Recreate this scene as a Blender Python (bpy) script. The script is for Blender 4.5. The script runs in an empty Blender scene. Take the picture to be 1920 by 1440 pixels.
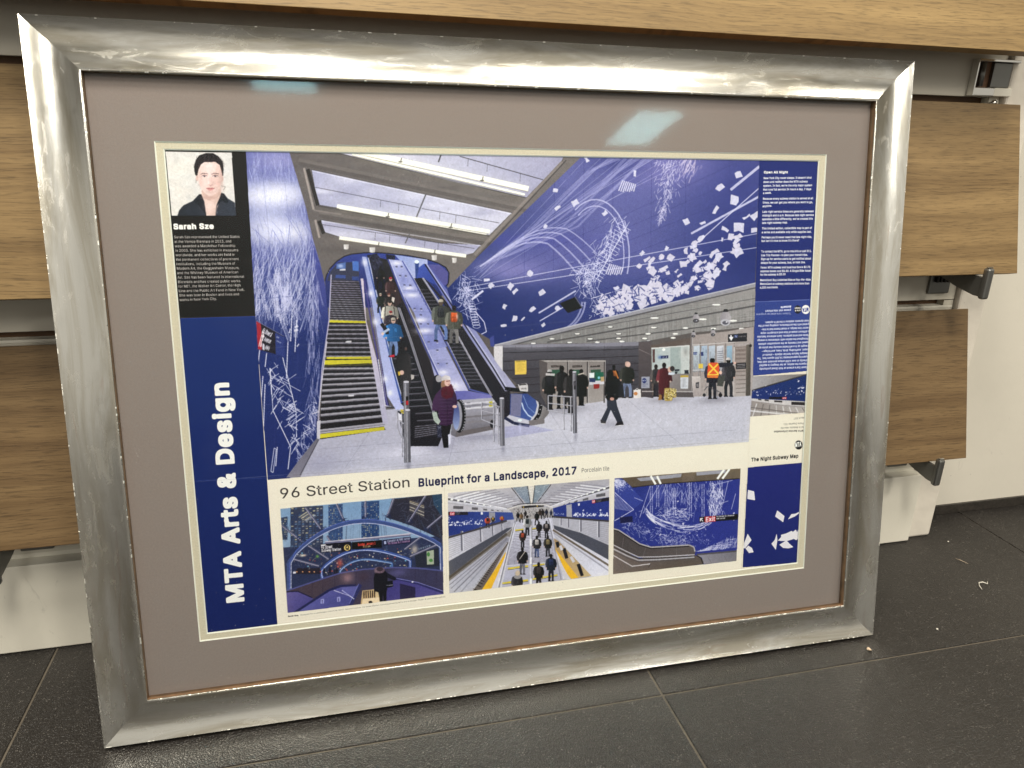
import bpy, bmesh, math, random
import numpy as np
from mathutils import Vector, Matrix, Euler
S = bpy.context.scene
COL = S.collection
R = math.radians

# ---------------------------------------------------------------- camera
cam_d = bpy.data.cameras.new('camera'); cam = bpy.data.objects.new('camera', cam_d); COL.objects.link(cam)
cam_d.sensor_fit = 'HORIZONTAL'; cam_d.sensor_width = 36.0; cam_d.lens = 1389.0 / 1920 * 36
cam_d.clip_start = .02; cam_d.clip_end = 60
_x = Vector((.97324951, -.22828357, .02592288)); _d = Vector((-.05190692, -.32839253, -.943114)); _f = Vector((.22381031, .91653967, -.33145736))
cam.matrix_world = Matrix(((_x.x, -_d.x, -_f.x, -.24075), (_x.y, -_d.y, -_f.y, -.80651), (_x.z, -_d.z, -_f.z, .74726), (0, 0, 0, 1)))
S.camera = cam
# ---------------------------------------------------------------- light and exposure
w = bpy.data.worlds.new('World'); S.world = w; w.use_nodes = True
w.node_tree.nodes['Background'].inputs[0].default_value = (1.0, .94, .82, 1)
w.node_tree.nodes['Background'].inputs[1].default_value = .62
S.view_settings.view_transform = 'Standard'; S.view_settings.look = 'None'; S.view_settings.exposure = -.11; S.view_settings.gamma = 1
def ceiling_lamp(x, y, z, sx, sy, watts, col=(1.0, .94, .82), rz=0):
    l = bpy.data.lights.new('ceiling_lamp', 'AREA'); l.shape = 'RECTANGLE'; l.size = sx; l.size_y = sy; l.energy = watts; l.color = col
    o = bpy.data.objects.new('ceiling_lamp', l); COL.objects.link(o); o.location = (x, y, z); o.rotation_euler = (0, 0, rz)
for x_, y_, p_ in ((-.05, -1.72, 52), (-.50, -.72, 66), (1.25, -.45, 26), (-1.9, -.6, 20), (2.7, -1.9, 36), (1.3, -3.2, 82)):
    ceiling_lamp(x_, y_, 2.6, .42, .80, p_)
ceiling_lamp(2.44, -5.0, 2.6, .40, .80, 46, (1, .97, .9))
ceiling_lamp(-.52, -4.03, 2.6, .42, .80, 46, (1, .97, .9))

# ---------------------------------------------------------------- helpers
def tag(o, label=None, cat=None, group=None, kind=None):
    for k, v in (('label', label), ('category', cat), ('group', group), ('kind', kind)):
        if v: o[k] = v
    return o
def empty(name, loc=(0, 0, 0), rot=(0, 0, 0), **kw):
    o = bpy.data.objects.new(name, None); COL.objects.link(o); o.location = loc; o.rotation_euler = rot; o.empty_display_size = .05
    return tag(o, **kw)
def link(name, me, mat, parent=None, **kw):
    o = bpy.data.objects.new(name, me); COL.objects.link(o)
    if mat is not None and not me.materials: me.materials.append(mat)
    if parent is not None: o.parent = parent
    return tag(o, **kw)
def mesh(name, verts, faces, smooth=False, uvs=None):
    me = bpy.data.meshes.new(name); me.from_pydata([tuple(v) for v in verts], [], faces); me.update()
    if smooth: me.polygons.foreach_set('use_smooth', [True] * len(me.polygons))
    if uvs is not None:
        ul = me.uv_layers.new(name='UVMap')
        for lp in me.loops: ul.data[lp.index].uv = uvs[lp.vertex_index]
    return me
def bm_mesh(name, bm, smooth=False):
    bmesh.ops.recalc_face_normals(bm, faces=bm.faces)
    me = bpy.data.meshes.new(name); bm.to_mesh(me); bm.free()
    if smooth: me.polygons.foreach_set('use_smooth', [True] * len(me.polygons))
    return me
def add_box(bm, x0, x1, y0, y1, z0, z1, bev=0.0, seg=2):
    r = bmesh.ops.create_cube(bm, size=1.0); vs = r['verts']
    for v in vs: v.co = Vector(((x0 + x1) / 2 + v.co.x * (x1 - x0), (y0 + y1) / 2 + v.co.y * (y1 - y0), (z0 + z1) / 2 + v.co.z * (z1 - z0)))
    if bev:
        es = list({e for v in vs for e in v.link_edges})
        bmesh.ops.bevel(bm, geom=es, offset=bev, segments=seg, affect='EDGES', profile=.5)
def box(name, x0, x1, y0, y1, z0, z1, mat, parent=None, bev=0.0, **kw):
    bm = bmesh.new(); add_box(bm, x0, x1, y0, y1, z0, z1, bev)
    return link(name, bm_mesh(name, bm), mat, parent, **kw)
def prism_x(name, prof, x0, x1, mat, parent=None, bev=0.0, **kw):
    """profile in (y, z) swept along x"""
    bm = bmesh.new()
    a = [bm.verts.new((x0, y, z)) for y, z in prof]; b = [bm.verts.new((x1, y, z)) for y, z in prof]
    n = len(prof); bm.faces.new(a); bm.faces.new(b[::-1])
    for i in range(n): bm.faces.new((a[i], a[(i + 1) % n], b[(i + 1) % n], b[i]))
    if bev: bmesh.ops.bevel(bm, geom=list(bm.edges), offset=bev, segments=2, affect='EDGES', profile=.5)
    return link(name, bm_mesh(name, bm), mat, parent, **kw)
# ---------------------------------------------------------------- materials
class N:
    """tiny node-graph writer"""
    def __init__(s, name):
        s.m = bpy.data.materials.new(name); s.m.use_nodes = True; s.t = s.m.node_tree; s.p = s.t.nodes['Principled BSDF']
    def n(s, kind, **kw):
        o = s.t.nodes.new(kind)
        for k, v in kw.items():
            if k.startswith('i_'): s.set(o.inputs[int(k[2:])] if k[2:].isdigit() else o.inputs[k[2:].replace('_', ' ')], v)
            else: setattr(o, k, v)
        return o
    def set(s, inp, v):
        if isinstance(v, bpy.types.NodeSocket): s.t.links.new(v, inp)
        elif isinstance(v, bpy.types.Node): s.t.links.new(v.outputs[0], inp)
        else: inp.default_value = v
    def P(s, **kw):
        for k, v in kw.items(): s.set(s.p.inputs[k.replace('_', ' ')], v)
    def coord(s, scale, which='Object', rot=(0, 0, 0), loc=(0, 0, 0)):
        c = s.n('ShaderNodeTexCoord'); m = s.n('ShaderNodeMapping'); s.t.links.new(c.outputs[which], m.inputs[0]); m.inputs[3].default_value = scale; m.inputs[2].default_value = rot; m.inputs[1].default_value = loc
        return m.outputs[0]
    def noise(s, vec, scale, detail=4, rough=.55, dist=0.0):
        return s.n('ShaderNodeTexNoise', i_Vector=vec, i_Scale=scale, i_Detail=detail, i_Roughness=rough, i_Distortion=dist).outputs[0]
    def ramp(s, fac, stops, interp='LINEAR'):
        r = s.n('ShaderNodeValToRGB', i_0=fac); e = r.color_ramp; e.interpolation = interp
        while len(e.elements) < len(stops): e.elements.new(.5)
        for el, (p, c) in zip(e.elements, stops): el.position = p; el.color = (*c, 1) if hasattr(c, '__len__') else (c, c, c, 1)
        return r.outputs[0]
    def mix(s, f, a, b, mode='MIX'):
        o = s.n('ShaderNodeMix', data_type='RGBA', blend_type=mode)
        s.set(o.inputs[0], f); 
        for i, v in ((6, a), (7, b)): s.set(o.inputs[i], (*v, 1) if isinstance(v, tuple) and len(v) == 3 else v)
        return o.outputs[2]
    def math(s, op, a, b=0.0):
        o = s.n('ShaderNodeMath', operation=op); s.set(o.inputs[0], a); s.set(o.inputs[1], b); return o.outputs[0]
    def bump(s, h, dist, strength=1.0, normal=None):
        b = s.n('ShaderNodeBump'); s.set(b.inputs['Height'], h); b.inputs['Distance'].default_value = dist; b.inputs['Strength'].default_value = strength
        if normal is not None: s.set(b.inputs['Normal'], normal)
        return b.outputs[0]
def simple(name, col, rough=.5, metal=0.0, bump=0.0, bscale=200, var=.0, vscale=20, scuff=0.0):
    g = N(name); c = (*col, 1)
    v = g.coord((1, 1, 1))
    if var: c = g.mix(g.ramp(g.noise(v, vscale, 5), [(.3, 0), (.7, 1)]), tuple(x * (1 - var) for x in col), tuple(min(1, x * (1 + var)) for x in col))
    if scuff:
        m = g.n('ShaderNodeMapping', i_0=v); m.inputs[3].default_value = (1.6, 1.6, .7); m.inputs[2].default_value = (.3, .4, .5)
        s1 = g.ramp(g.noise(m.outputs[0], 34.0, 6, .7, 1.5), [(.63, 0), (.70, 1)]); s2 = g.math('MULTIPLY', g.math('LESS_THAN', g.n('ShaderNodeTexVoronoi', i_Vector=v, i_Scale=46.0).outputs[0], .055), g.ramp(g.noise(v, 6.0, 3), [(.5, 0), (.6, 1)]))
        soil = g.ramp(g.noise(v, 5.0, 5, .65), [(.45, 0), (.8, 1)])
        c = g.mix(g.math('MULTIPLY', soil, scuff * .35), c, tuple(x * .72 for x in col)); c = g.mix(g.math('MULTIPLY', s1, scuff * .5), c, tuple(x * .62 for x in col)); c = g.mix(g.math('MULTIPLY', s2, scuff), c, tuple(x * .25 for x in col))
    g.P(Base_Color=c, Roughness=rough, Metallic=metal)
    if bump: g.P(Normal=g.bump(g.noise(v, bscale, 3), bump))
    return g.m
def foil_material():
    """silver leaf moulding: u runs along the rail in metres, v across it 0..1"""
    g = N('silver_foil')
    uv = g.coord((1, 1, 1), 'UV'); oi = g.n('ShaderNodeObjectInfo').outputs['Random']
    off = g.n('ShaderNodeCombineXYZ', i_0=g.math('MULTIPLY', oi, 37.0), i_2=g.math('MULTIPLY', oi, 11.0))
    base = g.n('ShaderNodeVectorMath', operation='ADD', i_0=uv, i_1=off).outputs[0]
    def vec(sc):
        o = g.n('ShaderNodeVectorMath', operation='MULTIPLY'); g.set(o.inputs[0], base); o.inputs[1].default_value = sc; return o.outputs[0]
    big = g.noise(vec((2.6, 1.1, 1)), 1.6, 5, .62, .8)
    mid = g.noise(vec((14, 2.6, 1)), 1.5, 6, .66, 1.0)
    brush = g.noise(vec((7, 60, 1)), 3.0, 4, .65)
    col = g.mix(g.ramp(big, [(.42, 0), (.62, 1)]), (.80, .79, .745), (.58, .545, .46))  # leaf patina, its mottling also painted in place of room reflections
    col = g.mix(g.math('MULTIPLY', g.ramp(mid, [(.55, 0), (.60, 1)]), .24), col, (.60, .575, .51))
    col = g.mix(g.math('MULTIPLY', g.ramp(g.noise(vec((3.4, 2.2, 1)), 1.9, 5, .65, 1.2), [(.62, 0), (.68, 1)]), .30), col, (.56, .40, .31))
    col = g.mix(g.math('MULTIPLY', g.ramp(brush, [(.45, 0), (.75, 1)]), .16), col, (.40, .39, .37))
    sv = g.n('ShaderNodeSeparateXYZ', i_0=uv).outputs[1]
    edge = g.math('MAXIMUM', g.math('LESS_THAN', sv, .016), g.math('GREATER_THAN', sv, .982))
    chip = g.math('MULTIPLY', edge, g.ramp(g.noise(vec((110, 1, 1)), 1.0, 2), [(.60, 0), (.63, 1)]))
    col = g.mix(chip, col, (.93, .91, .84))
    rough = g.math('ADD', g.ramp(mid, [(.3, .16), (.56, .20), (.62, .27)]), g.math('ADD', g.math('MULTIPLY', chip, .3), g.math('MULTIPLY', brush, .05)))
    wave = g.noise(vec((5.5, 1.2, 1)), 1.4, 2, .5, .3)
    dent = g.n('ShaderNodeTexVoronoi', i_Vector=vec((44, 2.6, 1)), i_Scale=1.1, feature='SMOOTH_F1').outputs[0]
    dmask = g.ramp(g.noise(vec((6, 1, 1)), 1.7, 3), [(.50, 0), (.62, 1)])
    h = g.math('ADD', g.math('MULTIPLY', wave, 1.0), g.math('ADD', g.math('MULTIPLY', g.math('MULTIPLY', dent, dmask), .30), g.math('MULTIPLY', brush, .05)))
    g.P(Base_Color=col, Metallic=1.0, Roughness=rough, Normal=g.bump(h, .0008, .42))
    return g.m
def wood_material(name, dark, mid, light, rough=.5, k=1.0):
    """printed oak laminate, grain along x"""
    dark, mid, light = (tuple(v * k for v in q) for q in (dark, mid, light))
    g = N(name); oi = g.n('ShaderNodeObjectInfo').outputs['Random']
    c = g.n('ShaderNodeTexCoord').outputs['Object']
    off = g.n('ShaderNodeCombineXYZ', i_0=g.math('MULTIPLY', oi, 9.0), i_1=0.0, i_2=g.math('MULTIPLY', oi, 5.0))
    b = g.n('ShaderNodeVectorMath', operation='ADD', i_0=c, i_1=off).outputs[0]
    def vec(sc):
        o = g.n('ShaderNodeVectorMath', operation='MULTIPLY'); g.set(o.inputs[0], b); o.inputs[1].default_value = sc; return o.outputs[0]
    sway = g.n('ShaderNodeVectorMath', operation='SCALE', i_0=g.n('ShaderNodeTexNoise', i_Vector=vec((2.2, 1, 5)), i_Scale=1.0, i_Detail=2.0).outputs['Color']); sway.inputs['Scale'].default_value = .035
    b = g.n('ShaderNodeVectorMath', operation='ADD', i_0=b, i_1=g.n('ShaderNodeVectorMath', operation='MULTIPLY', i_0=sway.outputs[0], i_1=(0, 0, 1)).outputs[0]).outputs[0]
    wide = g.noise(vec((.8, 1, 22)), 1.6, 5, .6, .3)
    mid_ = g.noise(vec((5, 1, 210)), 1.5, 5, .68, .2)
    pore = g.noise(vec((26, 1, 560)), 1.0, 3, .7, .3)
    col = g.mix(g.ramp(mid_, [(.30, 0), (.70, 1)]), dark, mid)
    col = g.mix(g.ramp(wide, [(.38, 0), (.66, .8)]), col, light)
    col = g.mix(g.math('MULTIPLY', g.ramp(pore, [(.52, 0), (.62, 1)]), .5), col, tuple(x * .42 for x in dark))
    g.P(Base_Color=col, Roughness=rough, Normal=g.bump(g.math('ADD', pore, g.math('MULTIPLY', mid_, .5)), .00035, .6)); g.p.inputs['Specular IOR Level'].default_value = .35
    return g.m
def tile_material():
    g = N('floor_tile_leather')
    c = g.n('ShaderNodeTexCoord').outputs['Object']
    v1 = g.n('ShaderNodeTexVoronoi', i_Vector=c, i_Scale=460.0, feature='SMOOTH_F1'); v1.inputs['Smoothness'].default_value = .5
    m = g.n('ShaderNodeMapping', i_0=c); m.inputs[3].default_value = (1, 3.0, 1); m.inputs[2].default_value = (0, 0, .35)
    streak = g.noise(m.outputs[0], 60.0, 5, .7, .8)
    cloud = g.noise(c, 5.0, 6, .65)
    col = g.mix(g.ramp(cloud, [(.3, 0), (.75, 1)]), (.0140, .0120, .0110), (.0225, .0195, .0175))
    col = g.mix(g.math('MULTIPLY', g.ramp(streak, [(.45, 0), (.7, 1)]), .35), col, (.036, .032, .028))
    col = g.mix(g.math('MULTIPLY', g.ramp(g.noise(c, 240.0, 3, .7), [(.42, 0), (.62, 1)]), .55), col, (.0085, .0072, .0065))
    fine = g.math('LESS_THAN', g.n('ShaderNodeTexVoronoi', i_Vector=c, i_Scale=300.0).outputs[0], .21)
    fine = g.math('MULTIPLY', fine, g.ramp(g.noise(c, 70.0, 2), [(.50, 0), (.58, 1)]))
    dust = g.math('MULTIPLY', g.math('LESS_THAN', g.n('ShaderNodeTexVoronoi', i_Vector=c, i_Scale=120.0).outputs[0], .075), g.ramp(g.noise(c, 14.0, 3), [(.52, 0), (.62, 1)]))
    col = g.mix(g.math('MULTIPLY', fine, .6), col, (.20, .185, .165)); col = g.mix(g.math('MULTIPLY', dust, .6), col, (.40, .38, .34))
    smear = g.ramp(g.noise(c, 2.3, 5, .6, 1.0), [(.45, 0), (.75, 1)])
    col = g.mix(g.math('MULTIPLY', smear, .22), col, (.052, .047, .041))
    h = g.math('ADD', v1.outputs[0], g.math('MULTIPLY', streak, .8))
    g.P(Base_Color=col, Roughness=g.math('ADD', g.ramp(streak, [(.3, .28), (.7, .42)]), g.math('MULTIPLY', smear, .06)), Normal=g.bump(h, .0013, .9)); g.p.inputs['Specular IOR Level'].default_value = .42
    return g.m
def glass_material():
    """thin anti-reflection picture glass: clear, with a weak cool mirror"""
    g = N('picture_glass'); t = g.t; t.nodes.remove(g.p)
    fr = g.n('ShaderNodeFresnel'); fr.inputs[0].default_value = 1.15
    tr = g.n('ShaderNodeBsdfTransparent'); tr.inputs[0].default_value = (.985, .99, .985, 1)
    gl = g.n('ShaderNodeBsdfGlossy'); gl.inputs[0].default_value = (.45, .86, 1.0, 1); gl.inputs[1].default_value = .055
    mx = g.n('ShaderNodeMixShader', i_0=fr.outputs[0], i_1=tr, i_2=gl)
    c = g.n('ShaderNodeTexCoord').outputs['Object']
    dust = g.math('MULTIPLY', g.math('LESS_THAN', g.n('ShaderNodeTexVoronoi', i_Vector=c, i_Scale=85.0).outputs[0], .045), g.ramp(g.noise(c, 7.0, 3), [(.5, 0), (.6, 1)]))
    smudge = g.ramp(g.noise(c, 3.2, 5, .62, 1.2), [(.56, 0), (.8, 1)])
    df = g.n('ShaderNodeBsdfDiffuse'); df.inputs[0].default_value = (.8, .78, .74, 1)
    m2 = g.n('ShaderNodeMixShader', i_0=g.math('ADD', g.math('MULTIPLY', dust, .38), g.math('MULTIPLY', smudge, .012)), i_1=mx, i_2=df)
    t.links.new(m2.outputs[0], t.nodes['Material Output'].inputs[0])
    return g.m
INK_SCALE = (1.01, .985, 1.13)
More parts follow.
